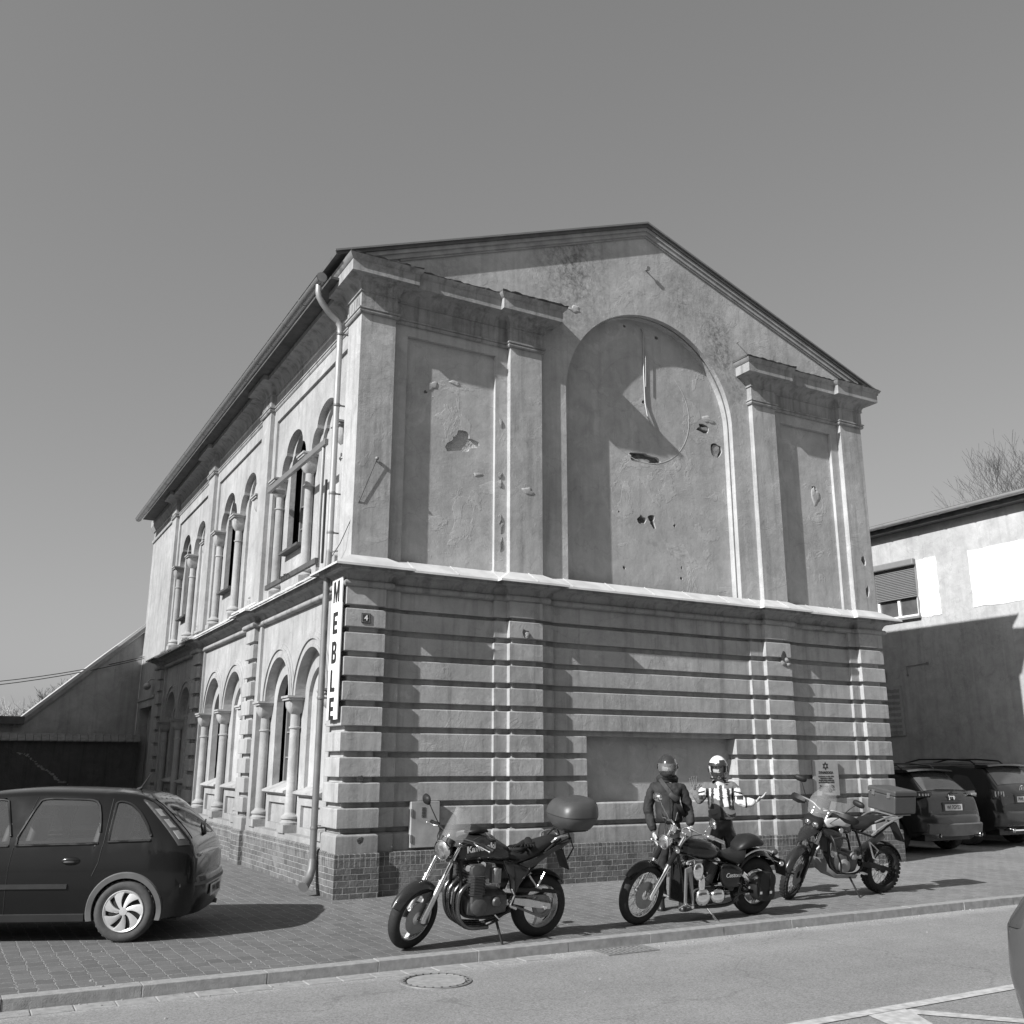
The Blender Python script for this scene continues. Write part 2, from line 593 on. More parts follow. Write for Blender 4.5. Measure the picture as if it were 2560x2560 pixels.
# ------------------------------------------------------------------ setting: ground, pavement, kerb, road
ROADZ = -.09
KY = -4.05
g = MB().box(-300, 500, -300, 600, -.6, -.3)
g.build('ground', 'asphalt', kind='structure')
MB().box(-60, 90, -60, KY, -.3, ROADZ).build('road', 'asphalt', kind='structure')
MB().box(-60, 90, KY + .15, 60, -.3, 0.0).build('pavement', 'paving', kind='structure')
kb = MB()
x = -30.0
while x < 60:
    z = random.uniform(-.003, .003)
    kb.box(x, x + .998, KY + random.uniform(-.004, .004), KY + .148, -.28, .004 + z)
    x += 1.0
kb.build('kerb', 'kerb', bevel=.006, kind='structure')
gs = MB()
x = -14.0
while x < 0.6:
    gs.box(x, x + .292, KY - .205, KY - .012, -.2, ROADZ + .004 + random.uniform(0, .004))
    x += .3
gs.build('gutter_strip', 'kerb', bevel=.006, kind='structure')
rm = MB()
z0, z1 = ROADZ + .002, ROADZ + .006
rm.add([(.2, -7.11, z1), (3.5, -7.07, z1), (9, -7.0, z1), (9, -7.12, z1), (3.5, -7.19, z1), (.2, -7.23, z1)], [(0, 5, 4, 1), (1, 4, 3, 2)])
rm.add([(1.62, -7.205, z1), (2.02, -7.2, z1), (2.0, -7.3, z1), (1.45, -8.3, z1), (1.3, -8.3, z1)], [(0, 4, 3, 2, 1)])
rm.add([(1.86, -7.24, z1 + .001), (2.05, -7.24, z1 + .001), (3.0, -8.4, z1 + .001), (2.85, -8.4, z1 + .001)], [(0, 3, 2, 1)])
rm.build('road_marking', 'white_line', kind='structure')
# far side of the street behind the camera
MB().box(-60, 90, -40, -18, -.3, .02).build('far_pavement', 'paving', kind='structure')

# manhole and drain
mh = thing('manhole_cover', 'round cast iron manhole cover set in the asphalt in front of the kerb', 'manhole', (-.7, -4.62, ROADZ))
mb = MB()
mb.lathe([(.02, -.02), (.245, -.02), (.25, .006), (.02, .006)], n=40)
mb.build('lid', 'kerb', mh, smooth=30)
mb = MB()
mb.lathe([(.262, -.02), (.31, -.02), (.305, .009), (.268, .009)], n=40, wrap=True)
mb.build('rim', 'iron', mh, smooth=30)
mb = MB()
for k in range(24):
    a = 2 * PI * k / 24
    mb.box(.275 * math.cos(a) - .008, .275 * math.cos(a) + .008, .275 * math.sin(a) - .008, .275 * math.sin(a) + .008, .004, .013)
mb.lathe([(.252, .0), (.26, .0), (.26, .003), (.252, .003)], n=40, wrap=True)
mb.build('groove', 'iron_dark', mh)
dr = thing('drain_grate', 'rectangular iron drain grate beside the kerb in the road', 'drain', (1.55, -4.24, ROADZ))
mb = MB()
mb.plate([[(-.31, -.16), (.31, -.16), (.31, .16), (-.31, .16)], [(-.28, -.13), (.28, -.13), (.28, .13), (-.28, .13)][::-1]], .03, (0, 0, .008), (1, 0, 0), (0, 1, 0))
mb.build('rim', 'iron', dr)
mb = MB()
for i in range(11):
    xx = -.26 + i * .052
    mb.box(xx - .009, xx + .009, -.13, .13, -.02, .01)
mb.box(-.28, .28, -.012, .012, -.02, .0075)
mb.build('bars', 'iron', dr)
MB().box(-.28, .28, -.13, .13, .001, .0025).build('pit_shade_sheet', 'black', dr)  # black sheet on solid road, painting the dark between the bars
# ------------------------------------------------------------------ the old synagogue
B = thing('old_hall', 'tall plastered corner building with gabled front, round blind arch and rusticated ground floor', 'building')
rows = [4.115, 3.807, 3.471, 3.136, 2.800, 2.462, 2.125, 1.789, 1.458, 1.129, .802]
BT = .5565
XR = 10.72
# --- front ground floor
def rustic(mb, path, rws, bot=None):
    for i in rws:
        zt = rows[i]
        zn = rows[i + 1] if i < 10 else BT
        pr = [(-.14, zt), (-.08, zt + .006), (-.006, zt - .006), (0, zt - .016), (0, zt - .252), (-.003, zt - .258), (-.08, zt - .262), (-.08, zn + .006), (-.14, zn)]
        if i == 10:
            pr = [(-.14, zt), (-.045, zt), (-.004, zt - .022), (0, zt - .035), (0, zn), (-.14, zn)]
        mb.sweep(pr, path)
LP = [(-.045, .575), (-.045, -.045), (.54, -.045), (.54, .04), (.79, .04), (.79, .1), (2.33, .1), (2.33, .04), (2.55, .04), (2.55, -.045), (3.13, -.045), (3.13, .04), (3.37, .04), (3.37, .1)]
RP = [(7.43, .1), (7.43, .04), (7.72, .04), (7.72, -.045), (8.31, -.045), (8.31, .04), (8.55, .04), (8.55, .1), (9.9, .1), (9.9, .04), (10.1, .04), (10.1, -.045), (XR, -.045), (XR, 1.2)]
fw = MB()
rustic(fw, LP + RP, [0, 1, 2, 3, 4, 5, 9, 10])
rustic(fw, LP + [(4.0, .1), (4.0, .5)], [6, 7, 8])
rustic(fw, [(7.05, .5), (7.05, .1)] + RP, [6, 7, 8])
fw.box(.05, XR - .06, .2, .36, BT, 1.13)
fw.box(.05, 3.9, .2, .5, 1.13, 2.2)
fw.box(7.15, XR - .06, .2, .5, 1.13, 2.2)
fw.box(.05, XR - .06, .2, .5, 2.2, 4.3)
fw.build('rusticated_wall', 'plaster', B)
MB().box(3.8, 7.2, .37, .5, 1.0, 2.3).build('blind_recess', 'niche', B)
rub = MB()
rub.plate([[(p[0], p[1]) for p in jag(3.4, .68, .0, .0)]], .001) if False else None
# --- brick plinth (front + corner)
pl = MB()
pp = [(-.062, .70), (-.062, -.075), (.56, -.075), (.56, .0), (2.5, .0), (2.5, -.075), (3.16, -.075), (3.16, .0), (7.68, .0), (7.68, -.075), (8.34, -.075), (8.34, .0), (10.06, .0), (10.06, -.075), (XR + .06, -.075), (XR + .06, 1.5)]
pl.sweep([(-.3, -.1), (0, -.1), (0, BT - .012), (-.015, BT - .001), (-.3, BT - .001)], pp)
# side plinth
sp = [(.0, 18.2), (.0, 14.2)]
def sp_path():
    p = [(.1, 18.4), (.1, 15.0), (-.05, 15.0), (-.05, 14.4)]
    for (a, b_) in ((10.32, 9.72), (5.53, 4.93)):
        p += [(.02, p[-1][1]), (.02, a), (-.05, a), (-.05, b_)]
    p += [(.02, 4.93), (.02, .70), (-.055, .70), (-.055, .3)]
    return p
pl.sweep([(-.3, -.1), (0, -.1), (0, .56), (-.02, .58), (-.3, .58)], sp_path())
pl.build('brick_plinth', 'brick', B)
# --- side ground floor
SY = [(.0, .575), (4.93, 5.53), (9.72, 10.32), (14.4, 15.0)]
sq = MB()
for (a, b_) in SY[1:]:
    rustic(sq, [(.12, b_), (-.03, b_), (-.03, a), (.12, a)], range(11))
sq.each('side_quoin', 'plaster_side', B)
sw = MB()
BAYS = [(.575, 4.93), (5.53, 9.72), (10.32, 14.4)]
def semi(cx, hw, zs, z0):
    return [(cx + hw, z0), (cx + hw, zs)] + arcpts(cx, zs, hw, 0, 180, 20)[1:-1] + [(cx - hw, zs), (cx - hw, z0)]
def trefoil(cx, hw, zs, z0, up=.34):
    """half width hw, springing zs: lower lobes then a round top"""
    l = [(cx + hw, z0), (cx + hw, zs)]
    w2 = hw * .66
    for i in range(1, 9):
        a = R(90 * i / 8)
        l.append((cx + w2 + (hw - w2) * math.cos(a), zs + .37 * math.sin(a)))
    top = arcpts(cx, zs + .37, w2, 0, 180, 18, rz=up)
    l += [(p[0], p[1]) for p in top[1:-1]]
    for i in range(8, 0, -1):
        a = R(90 * i / 8)
        l.append((cx - w2 - (hw - w2) * math.cos(a), zs + .37 * math.sin(a)))
    l += [(cx - hw, zs), (cx - hw, z0)]
    return l
def ywall(mb, loops, x, t):
    # loops in (y,z) ; wall front at x, thickness inwards (+x)
    mb.plate(loops, t, (x, 0, 0), (0, -1, 0), (0, 0, 1)) if False else mb.plate([[(-p[0], p[1]) for p in l] for l in loops], t, (x, 0, 0), (0, -1, 0), (0, 0, 1))
LOW_SP, UP_SP = 2.75, 6.83
strips = MB()
for bi, (a, b_) in enumerate(BAYS):
    c = (a + b_) / 2 - .03
    c1, c2 = c - .89, c + .89     # near, far niche
    # strips at both ends, x = .05
    for (p, q) in ((a, a + .16), (b_ - .2, b_)):
        strips.box(.05, .3, p, q, .58, 4.3)
    # arch plate: combined opening
    hw = .70
    ol = [(b_ - .01, 2.75), (b_ - .01, 4.3), (a + .01, 4.3), (a + .01, 2.75)]
    # outline with two semicircle bites from the springing line
    out = [(a + .01, LOW_SP), (a + .01, 4.3), (b_ - .01, 4.3), (b_ - .01, LOW_SP)]
    far = arcpts(c2, LOW_SP, hw, 0, 180, 22)
    near = arcpts(c1, LOW_SP, hw, 0, 180, 22)
    out += far + near
    ywall(sw, [out], .10, .14)
    # solid piers under the arches at the bay's ends are the columns' backing
    inner = [[(a, .58), (b_, .58), (b_, 4.2), (a, 4.2)]]
    for cc in (c1, c2):
        inner.append(semi(cc, .52, LOW_SP - .1, 1.3))
    ywall(sw, inner, .24, .12)
    # base ledge for the columns
    sw.box(.04, .3, a, b_, .57, .66)
    # panels below the sills: frame
    for cc in (c1, c2):
        ywall(sw, [[(cc - .6, .66), (cc + .6, .66), (cc + .6, 1.2), (cc - .6, 1.2)], [(cc - .46, .76), (cc - .46, 1.08), (cc + .46, 1.08), (cc + .46, .76)]], .19, .05)
sw.build('side_wall_ground_floor', 'plaster_side', B)
strips.each('wall_strip', 'plaster_side', B)
# archivolts
for bi, (a, b_) in enumerate(BAYS):
    c = (a + b_) / 2 - .03
    for k, cc in enumerate((c - .89, c + .89)):
        av = MB()
        d = .002 * k
        for (r0, r1, x_) in ((.70, .75, .07 + d), (.75, .83, .085 + d), (.83, .87, .06 + d), (.87, .93, .08 + d)):
            lim = 90
            if r1 > .89:
                lim = math.degrees(math.acos(.89 / r1))
            # clip where the neighbour archivolt meets it
            a0, a1 = (0, 180)
            if r1 > .88:
                ang = math.degrees(math.acos(min(1, .888 / r1)))
                if k == 0: a1 = 180 - ang
                else: a0 = ang
            o_ = arcpts(cc, LOW_SP, r1, a0, a1, 26)
            i_ = arcpts(cc, LOW_SP, r0, a0, a1, 26)
            ywall(av, [o_ + i_[::-1]], x_, .06)
        av.build('archivolt', 'plaster_side', B)

def column(parent, y, z0, zsh, zas, zc0, zc1, r, xc):
    e = MB()
    e.box(xc - .15, xc + .12, y - .17, y + .17, z0, z0 + .12)
    e.lathe([(.155, 0), (.16, .03), (.13, .05), (.125, .07), (.145, .09), (.14, .12), (.115, .14), (r + .012, .155), (r, .18)], (xc, y, z0 + .12), n=20)
    n = 20
    e.lathe([(r, z0 + .28), (r * .93, zas - .02), (r * .93 + .018, zas - .012), (r * .93 + .018, zas + .012), (r * .93, zas + .02), (r * .93, zc0)], (xc, y, 0), n=n)
    rings = []
    for i in range(8):
        t = i / 7
        h = zc0 + (zc1 - .07 - zc0) * t
        tt = min(1, t / .45)
        s_ = r * .95 + (.128 - r * .95) * (math.sin(tt * PI / 2) ** .75) + .022 * t
        q = min(1, t * 1.8)
        ring = []
        for k in range(24):
            an = 2 * PI * k / 24 + PI / 24
            cx_, cy_ = math.cos(an), math.sin(an)
            m_ = max(abs(cx_), abs(cy_))
            f = (1 - q) + q / m_ if True else 1
            f = min(f, 1.33)
            ring.append((xc + cx_ * s_ * f, y + cy_ * s_ * f, h))
        rings.append(ring)
    e.loft(rings)
    e.box(xc - .18, xc + .14, y - .18, y + .18, zc1 - .07, zc1 - .035)
    e.box(xc - .2, xc + .14, y - .2, y + .2, zc1 - .033, zc1)
    return e.build('column', 'plaster_side', parent, smooth=40)

def window_unit(parent, cx, zs, z0, hw, x, tre=False):
    f = MB()
    lo = trefoil(cx, hw, zs, z0) if tre else semi(cx, hw, zs, z0)
    sc_ = .9
    zi = z0 + .07
    li = [(cx + (p[0] - cx) * sc_, max(zi, zs + (p[1] - zs) * sc_ if p[1] > zs else p[1])) for p in lo]
    ywall(f, [lo, li[::-1]], x, .06)
    for dy in (-.012, .2, -.2):
        f.box(x + .01, x + .05, cx + dy - .012, cx + dy + .012, z0, zs + .2)
    z = z0 + .45
    while z < zs + .2:
        f.box(x + .012, x + .05, cx - hw, cx + hw, z - .012, z + .012)
        z += .42
    fo = f.build('window', 'frame_dark', parent)
    gm = MB()
    ywall(gm, [lo], x + .045, .01)
    gm.build('pane', 'glass_dark', fo)

sills = []
for bi, (a, b_) in enumerate(BAYS):
    c = (a + b_) / 2 - .03
    for y in (c - 1.78, c, c + 1.78):
        column(B, y, .66, .9, 2.255, 2.465, 2.75, .085, .16)
    for k, cc in enumerate((c - .89, c + .89)):
        s_ = MB()
        s_.sweep([(-.02, 1.2), (-.28, 1.2), (-.28, 1.235), (-.01, 1.235)], [(.36, cc + .6), (.36, cc - .6)]) if False else None
        s_.add([(.10, cc - .62, 1.245), (.10, cc + .62, 1.245), (.10, cc + .62, 1.275), (.10, cc - .62, 1.275), (.46, cc - .62, 1.42), (.46, cc + .62, 1.42), (.46, cc + .62, 1.2), (.46, cc - .62, 1.2), (.2, cc - .62, 1.2), (.2, cc + .62, 1.2)],
               [(0, 1, 2, 3), (3, 2, 5, 4), (4, 5, 6, 7), (7, 6, 9, 8), (8, 9, 1, 0), (0, 3, 4, 7, 8), (1, 9, 6, 5, 2)])
        s_.build('window_sill', 'plaster' if k else 'plaster_side', B)
        if k == 1:
            window_unit(B, cc, LOW_SP - .1, 1.35, .52, .42)
        else:
            nb = MB()
            nb.box(.30, .34, cc - .56, cc + .56, 1.2, 3.4)
            nb.build('blind_panel', 'niche', B)
            for z_ in (2.52, 2.58):
                MB().box(.26, .30, cc - .02, cc + .05, z_, z_ + .02).build('iron_cramp', 'iron_dark', B)
    back = MB()
    back.box(.235, .239, a, b_, .6, 1.3) if False else None

# --- side upper floor
uw = MB()
for bi, (a, b_) in enumerate(BAYS):
    c = (a + b_) / 2 - .03
    ywall(uw, [[(a, 4.4), (b_, 4.4), (b_, 8.35), (a, 8.35)], [(a + .17, 4.45), (a + .17, 8.05), (b_ - .2, 8.05), (b_ - .2, 4.45)]], .08, .06)
    out = [(a + .1, UP_SP), (a + .1, 8.2), (b_ - .1, 8.2), (b_ - .1, UP_SP)]
    far = trefoil(c + .89, .74, UP_SP, UP_SP)[1:-1]
    near = trefoil(c - .89, .74, UP_SP, UP_SP)[1:-1]
    ywall(uw, [out + far + near], .125, .12)
    inner = [[(a + .1, 4.4), (b_ - .1, 4.4), (b_ - .1, 8.15), (a + .1, 8.15)]]
    for k, cc in enumerate((c - .89, c + .89)):
        inner.append(trefoil(cc, .54, UP_SP - .02, 5.36 if k else 4.7, up=.3))
    ywall(uw, inner, .245, .1)
# plain end section
uw.box(.05, .3, 15.0, 18.4, -.05, 8.35) if False else None
ywall(uw, [[(15.0, -.05), (18.4, -.05), (18.4, 8.35), (15.0, 8.35)], [(15.9, -.04), (15.9, 3.23), (17.95, 3.23), (17.95, -.04)]], .05, .35)
uw.box(-.0, .3, 14.4, 15.0, 4.4, 8.35)
uw.box(-.0, .3, 9.72, 10.32, 4.4, 8.35)
uw.box(-.0, .3, 4.93, 5.53, 4.4, 8.35)
uw.build('side_wall_upper_floor', 'plaster_side', B)
dd = MB()
dd.box(.30, .36, 15.85, 18.0, -.05, 3.3)
dd.build('door', 'fascia', B)
MB().sweep([(0, 3.42), (.04, 3.44), (.04, 3.52), (0, 3.53)], [(.05, 18.35), (.05, 15.55)]).build('door_lintel', 'plaster_side', B)
for bi, (a, b_) in enumerate(BAYS):
    c = (a + b_) / 2 - .03
    for y in (c - 1.78, c, c + 1.78):
        column(B, y, 4.58, 4.86, 6.27, 6.49, UP_SP, .08, .17)
    for k, cc in enumerate((c - .89, c + .89)):
        if k == 1:
            window_unit(B, cc, UP_SP - .02, 5.38, .54, .45, tre=True)
            MB().box(.1, .5, cc - .56, cc + .56, 5.32, 5.365).build('window_sill', 'timber', B)
            MB().box(.27, .46, cc - .6, cc + .6, 4.5, 5.33).build('blind_panel', 'plaster_side', B)
        else:
            MB().box(.30, .36, cc - .6, cc + .6, 4.5, 7.7).build('blind_panel', 'niche', B)

# --- front upper floor
ridge_x, ridge_z = 5.47, 11.27
def zroof(x):   # underside of roof on the facade
    return ridge_z - abs(x - ridge_x) * .374
fr = MB()
ARC, ARCR, ARCZ = 5.53, 1.83, 7.76
outl = [(.02, 4.4), (XR - .02, 4.4), (XR - .02, 8.6), (XR - .02, zroof(XR)), (ridge_x, ridge_z), (.02, zroof(0))]
arch = [(ARC + ARCR, 4.45), (ARC + ARCR, ARCZ)] + arcpts(ARC, ARCZ, ARCR, 0, 180, 48)[1:-1] + [(ARC - ARCR, ARCZ), (ARC - ARCR, 4.45)]
pa = [(.8, 4.45), (2.35, 4.45), (2.35, 8.14), (.8, 8.14)]
pb = [(8.6, 4.45), (9.93, 4.45), (9.93, 8.1), (8.6, 8.1)]
fr.plate([outl, arch, pa, pb], .06, (0, .1, 0))
fr.plate([outl, arch, pa, pb], .03, (0, .162, 0))
fr.plate([outl, arch], .12, (0, .23, 0))
fr.build('gable_wall', 'gable', B)
ni = MB()
holes = [jag(5.47, 6.96, .27, .1, 26, .6, 3), jag(5.38, 5.82, .08, .09, 14, .55, 4), jag(5.60, 5.83, .08, .1, 14, .55, 5), jag(6.87, 7.75, .17, .075, 12, .4, 6), jag(7.15, 7.37, .12, .17, 12, .25, 8),
         jag(4.98, 4.93, .03, .035, 8, .3, 9), jag(6.22, 5.05, .02, .03, 8, .2, 10), jag(6.2, 4.86, .03, .03, 8, .2, 11), jag(4.9, 5.9, .02, .02, 8, .2, 12), jag(6.1, 5.8, .03, .03, 8, .2, 14), jag(5.13, 9.42, .03, .03, 7, .2, 12), jag(5.85, 9.35, .04, .04, 7, .2, 13), jag(5.5, 8.02, .035, .035, 7, .2, 15)]
ni.plate([[(3.6, 4.3), (7.45, 4.3), (7.45, 9.65), (3.6, 9.65)]] + holes, .07, (0, .34, 0))
ni.build('blind_arch', 'niche', B)
MB().box(3.6, 7.45, .405, .45, 4.4, 9.6).build('exposed_brick', 'rough_hole', B)
# broken rim patches round the holes (render missing, rough masonry)
rp = MB()
for (cx, cz, rx, rz, sd, amp) in ((6.95, 7.77, .13, .05, 21, .5), (7.15, 7.36, .09, .14, 22, .4), (5.42, 6.9, .2, .04, 23, .4)):
    rp.plate([jag(cx, cz, rx, rz, 12, amp, sd)], .05, (0, .356, 0))
rp.each('bare_masonry', 'rubble', B)
p2 = MB()
p2.plate([[(.7, 4.3), (2.45, 4.3), (2.45, 8.2), (.7, 8.2)], jag(1.8, 6.58, .24, .17, 24, .6, 31), jag(1.15, 7.3, .03, .03, 8, .3, 32)], .05, (0, .163, 0))
p2.plate([[(8.5, 4.3), (10.0, 4.3), (10.0, 8.2), (8.5, 8.2)], jag(9.45, 6.9, .07, .06, 10, .4, 33)], .05, (0, .163, 0))
p2.each('recessed_panel', 'niche', B)
MB().box(.6, 2.5, .205, .25, 4.4, 8.2).build('bare_masonry', 'rubble_light', B)
MB().box(8.5, 10.0, .20, .25, 4.4, 8.2).build('bare_masonry', 'rubble', B)
# flaking scabs of render standing proud
fl = MB()
for (x_, z_, rx, rz, y_, sd) in ((5.5, 9.38, .24, .12, .34, 42), (1.25, 7.42, .1, .08, .163, 43), (3.9, 9.35, .12, .06, .1, 46), (7.0, 7.95, .13, .08, .34, 47), (1.65, 7.55, .1, .04, .163, 48), (2.08, 6.1, .07, .03, .163, 49), (2.9, 5.9, .1, .06, 0, 50), (9.45, 6.75, .09, .2, .163, 51)):
    o_ = jag(x_, z_, rx, rz, 22, .5, sd)
    i_ = [(x_ + (p[0] - x_) * .6, z_ + (p[1] - z_) * .6) for p in o_]
    fl.loft([[(p[0], y_ + .002, p[1]) for p in o_], [(x_ + (p[0] - x_) * .93, y_ - .006, z_ + (p[1] - z_) * .93) for p in o_], [(p[0], y_ - .009, p[1]) for p in i_]])
fl.each('flaking_render', 'niche', B, smooth=60)
# pilasters of the upper floor
ps = MB()
ps.plate([[(0, 4.4), (.556, 4.4), (.556, 8.35), (0, 8.35)]], .14, (0, 0, 0))
ps.box(0, .14, .141, .575, 4.4, 8.35)
ps.plate([[(2.57, 4.4), (3.165, 4.4), (3.165, 8.35), (2.57, 8.35)]], .14, (0, 0, 0))
ps.plate([[(7.80, 4.4), (8.37, 4.4), (8.37, 8.35), (7.80, 8.35)]], .14, (0, 0, 0))
ps.plate([[(10.13, 4.4), (XR, 4.4), (XR, 8.35), (10.13, 8.35)], jag(10.47, 5.55, .06, .09, 10, .3, 61), jag(10.5, 4.95, .05, .1, 10, .4, 62)], .14, (0, 0, 0))
ps.each('pilaster', 'plaster', B, bevel=.006)
MB().box(10.2, XR - .05, .145, .17, 4.4, 8.3).build('exposed_brick', 'rough_hole', B)
fj = MB()
for k in (0, 2, 3, 7, 8, 11):
    rn = random.Random(k)
    z_ = 5.0 + k * .14 if k < 9 else 6.6 + (k - 9) * .2
    fj.loft([[(p[0], .098, p[1]) for p in jag(2.46 + rn.uniform(-.03, .03), z_, .03, .09, 9, .6, k)], [(p[0], .085, p[1]) for p in jag(2.46, z_, .012, .04, 9, .5, k)]])
fj.each('broken_render_edge', 'rubble', B, smooth=60)

# --- string course (ledge) and torus all round
def upath(front=True):
    p = [(.05, 15.0), (0, 15.0), (0, 14.4), (.1, 14.4), (.1, 10.32), (0, 10.32), (0, 9.72), (.1, 9.72), (.1, 5.53), (0, 5.53), (0, 4.93), (.1, 4.93), (.1, .575), (0, .575), (0, 0), (.556, 0), (.556, .1), (2.57, .1), (2.57, 0), (3.165, 0), (3.165, .1)]
    return p
full = upath() + [(7.80, .1), (7.80, 0), (8.37, 0), (8.37, .1), (10.13, .1), (10.13, 0), (XR, 0), (XR, 2.5)]
lm = MB()
tor = [(-.1, 4.10)] + [(.045 + .05 * math.cos(R(a)), 4.155 + .048 * math.sin(R(a))) for a in range(-90, 91, 22)] + [(-.1, 4.205)]
lm.sweep(tor, full)
cav = [(-.1, 4.207), (.04, 4.207), (.04, 4.225)] + [(.2 - .15 * math.cos(R(a)), 4.235 + .09 * math.sin(R(a))) for a in (0, 20, 40, 60, 80)] + [(.2, 4.34), (.2, 4.42), (-.1, 4.5)]
lm.sweep(cav, full)
lm.build('string_course', 'cornice', B, smooth=30)
fl_ = MB()
fl_.sweep([(-.05, 4.573), (.0, 4.568), (.305, 4.392), (.31, 4.36), (.30, 4.36), (.296, 4.384), (-.05, 4.553)], full)
# standing seams and ragged laps of the zinc
for k in range(34):
    pass
fo = fl_.build('zinc_ledge', 'zinc', B)
sm = MB()
for x_ in (.9, 1.6, 2.3, 2.9, 3.6, 4.4, 5.2, 6.0, 6.8, 7.5, 8.1, 8.9, 9.5, 10.0):
    inP = any(a <= x_ <= b_ for a, b_ in ((0, .556), (2.57, 3.165), (7.8, 8.37), (10.13, XR)))
    y0 = 0 if inP else .1
    sm.add([(x_, y0, 4.571), (x_ + .012, y0, 4.571), (x_ + .012, y0 - .305, 4.396), (x_, y0 - .305, 4.396), (x_, y0, 4.579), (x_ + .012, y0, 4.579), (x_ + .012, y0 - .305, 4.403), (x_, y0 - .305, 4.403)],
           [(4, 5, 6, 7), (0, 4, 7, 3), (1, 2, 6, 5), (3, 7, 6, 2)])
sm.each('seam', 'zinc', fo)
tl = MB()     # pantile-like cover on the side ledge
y = .75
while y < 14.3:
    inP = any(a <= y <= b_ for a, b_ in SY)
    x0 = 0 if inP else .1
    w = .11
    dz = random.uniform(0, .012)
    tl.add([(x0 - .02, y, 4.575 + dz), (x0 - .02, y + w, 4.575 + dz), (x0 - .33, y + w, 4.385 + dz), (x0 - .33, y, 4.385 + dz), (x0 - .02, y + w * .5, 4.6 + dz), (x0 - .33, y + w * .5, 4.412 + dz)],
           [(0, 4, 5, 3), (4, 1, 2, 5), (3, 5, 2), (0, 1, 4), (0, 3, 2, 1)])
    y += w + .006
tl.build('ledge_tiles', 'zinc', fo)

# --- main entablature
def entab(mb, path, side=False):
    mb.sweep([(-.1, 8.305), (.03, 8.305), (.045, 8.325), (.045, 8.35), (.03, 8.355), (.055, 8.37), (.055, 8.392), (-.1, 8.392)], path)
    mb.sweep([(-.1, 8.392), (.02, 8.392), (.02, 8.64), (.045, 8.65), (.045, 8.665), (-.1, 8.665)], path)
    cv = [(-.1, 8.665)] + [(.24 - .205 * math.cos(R(a)) , 8.668 + .17 * math.sin(R(a))) for a in (0, 15, 30, 45, 60, 75, 90)] + [(.265, 8.84), (.265, 9.015), (.275, 9.02), (.32, 9.07), (.33, 9.09), (-.1, 9.12)]
    mb.sweep(cv, path)
en = MB()
left = upath()
entab(en, left[1:])
entab(en, [(7.80, .1), (7.80, 0), (8.37, 0), (8.37, .1), (10.13, .1), (10.13, 0), (XR, 0), (XR, 2.5)])
# end section of the long side: thinner
en.sweep([(-.1, 8.305), (.04, 8.305), (.05, 8.34), (.04, 8.39), (-.1, 8.39)], [(.05, 18.4), (.05, 15.0)])
en.sweep([(-.1, 8.39), (.0, 8.39), (.0, 8.64), (.04, 8.65), (.04, 8.665), (.12, 8.8), (.12, 9.0), (-.1, 9.05)], [(.05, 18.4), (.05, 15.0)])
en.build('cornice', 'cornice', B, smooth=30)
# vertical cuts in the frieze of the capitals
fz = MB()
for x0, x1 in ((2.57, 3.165),):
    for k in range(4):
        xx = x0 + .14 + k * .115
        fz.box(xx, xx + .02, -.028, -.021, 8.44, 8.6)
for y0, y1 in SY[:3]:
    for k in range(5):
        yy = y0 + .06 + k * .11
        fz.box(-.028, -.021, yy, yy + .02, 8.44, 8.6)
fz.build('frieze_flutes', 'cornice', B)
# weathered crown slabs over the capitals
cs = MB()
rn = random.Random(5)
for (xa, xb, ya) in ((-.31, .87, -.31), (.87, 2.27, -.21), (2.25, 3.5, -.33), (7.46, 8.7, -.33), (8.7, 9.85, -.21), (9.83, 11.03, -.31)):
    n = int((xb - xa) / .07)
    t_ = []; b2 = []
    for k in range(n + 1):
        xx = xa + (xb - xa) * k / n
        t_.append((xx, ya + rn.uniform(-.012, .012), 9.125 + rn.uniform(-.012, .01)))
        b2.append((xx, ya + .02 + rn.uniform(-.012, .012), 9.095))
    for k in range(n):
        q = [b2[k], b2[k + 1], t_[k + 1], t_[k], (b2[k][0], .25, 9.1), (b2[k + 1][0], .25, 9.1), (t_[k + 1][0], .25, 9.15), (t_[k][0], .25, 9.15)]
        cs.add(q, [(0, 1, 2, 3), (3, 2, 6, 7), (1, 0, 4, 5), (0, 3, 7, 4), (1, 5, 6, 2)])
cs.each('weathered_crown', 'timber', B)

# --- roof
rf = MB()
EX0, EX1 = -.45, 11.36
def slab(x_e, off):
    z_e = ridge_z + off - abs(x_e - ridge_x) * .374
    return z_e
rf.loft([[(EX0, y, slab(EX0, .10)), (ridge_x, y, ridge_z + .10), (EX1, y, slab(EX1, .10)), (EX1, y, slab(EX1, .16)), (ridge_x, y, ridge_z + .165), (EX0, y, slab(EX0, .16))] for y in (0, 18.0)])
rf.build('roof', 'roofing', B)
# verge flashing
vf = MB()
vf.loft([[(EX0 - .02, y, slab(EX0 - .02, .15)), (ridge_x, y, ridge_z + .155), (EX1 + .02, y, slab(EX1 + .02, .15)), (EX1 + .02, y, slab(EX1 + .02, .18)), (ridge_x, y, ridge_z + .19), (EX0 - .02, y, slab(EX0 - .02, .18))] for y in (-.03, -.002)])
vf.build('verge_trim', 'gutter', B)
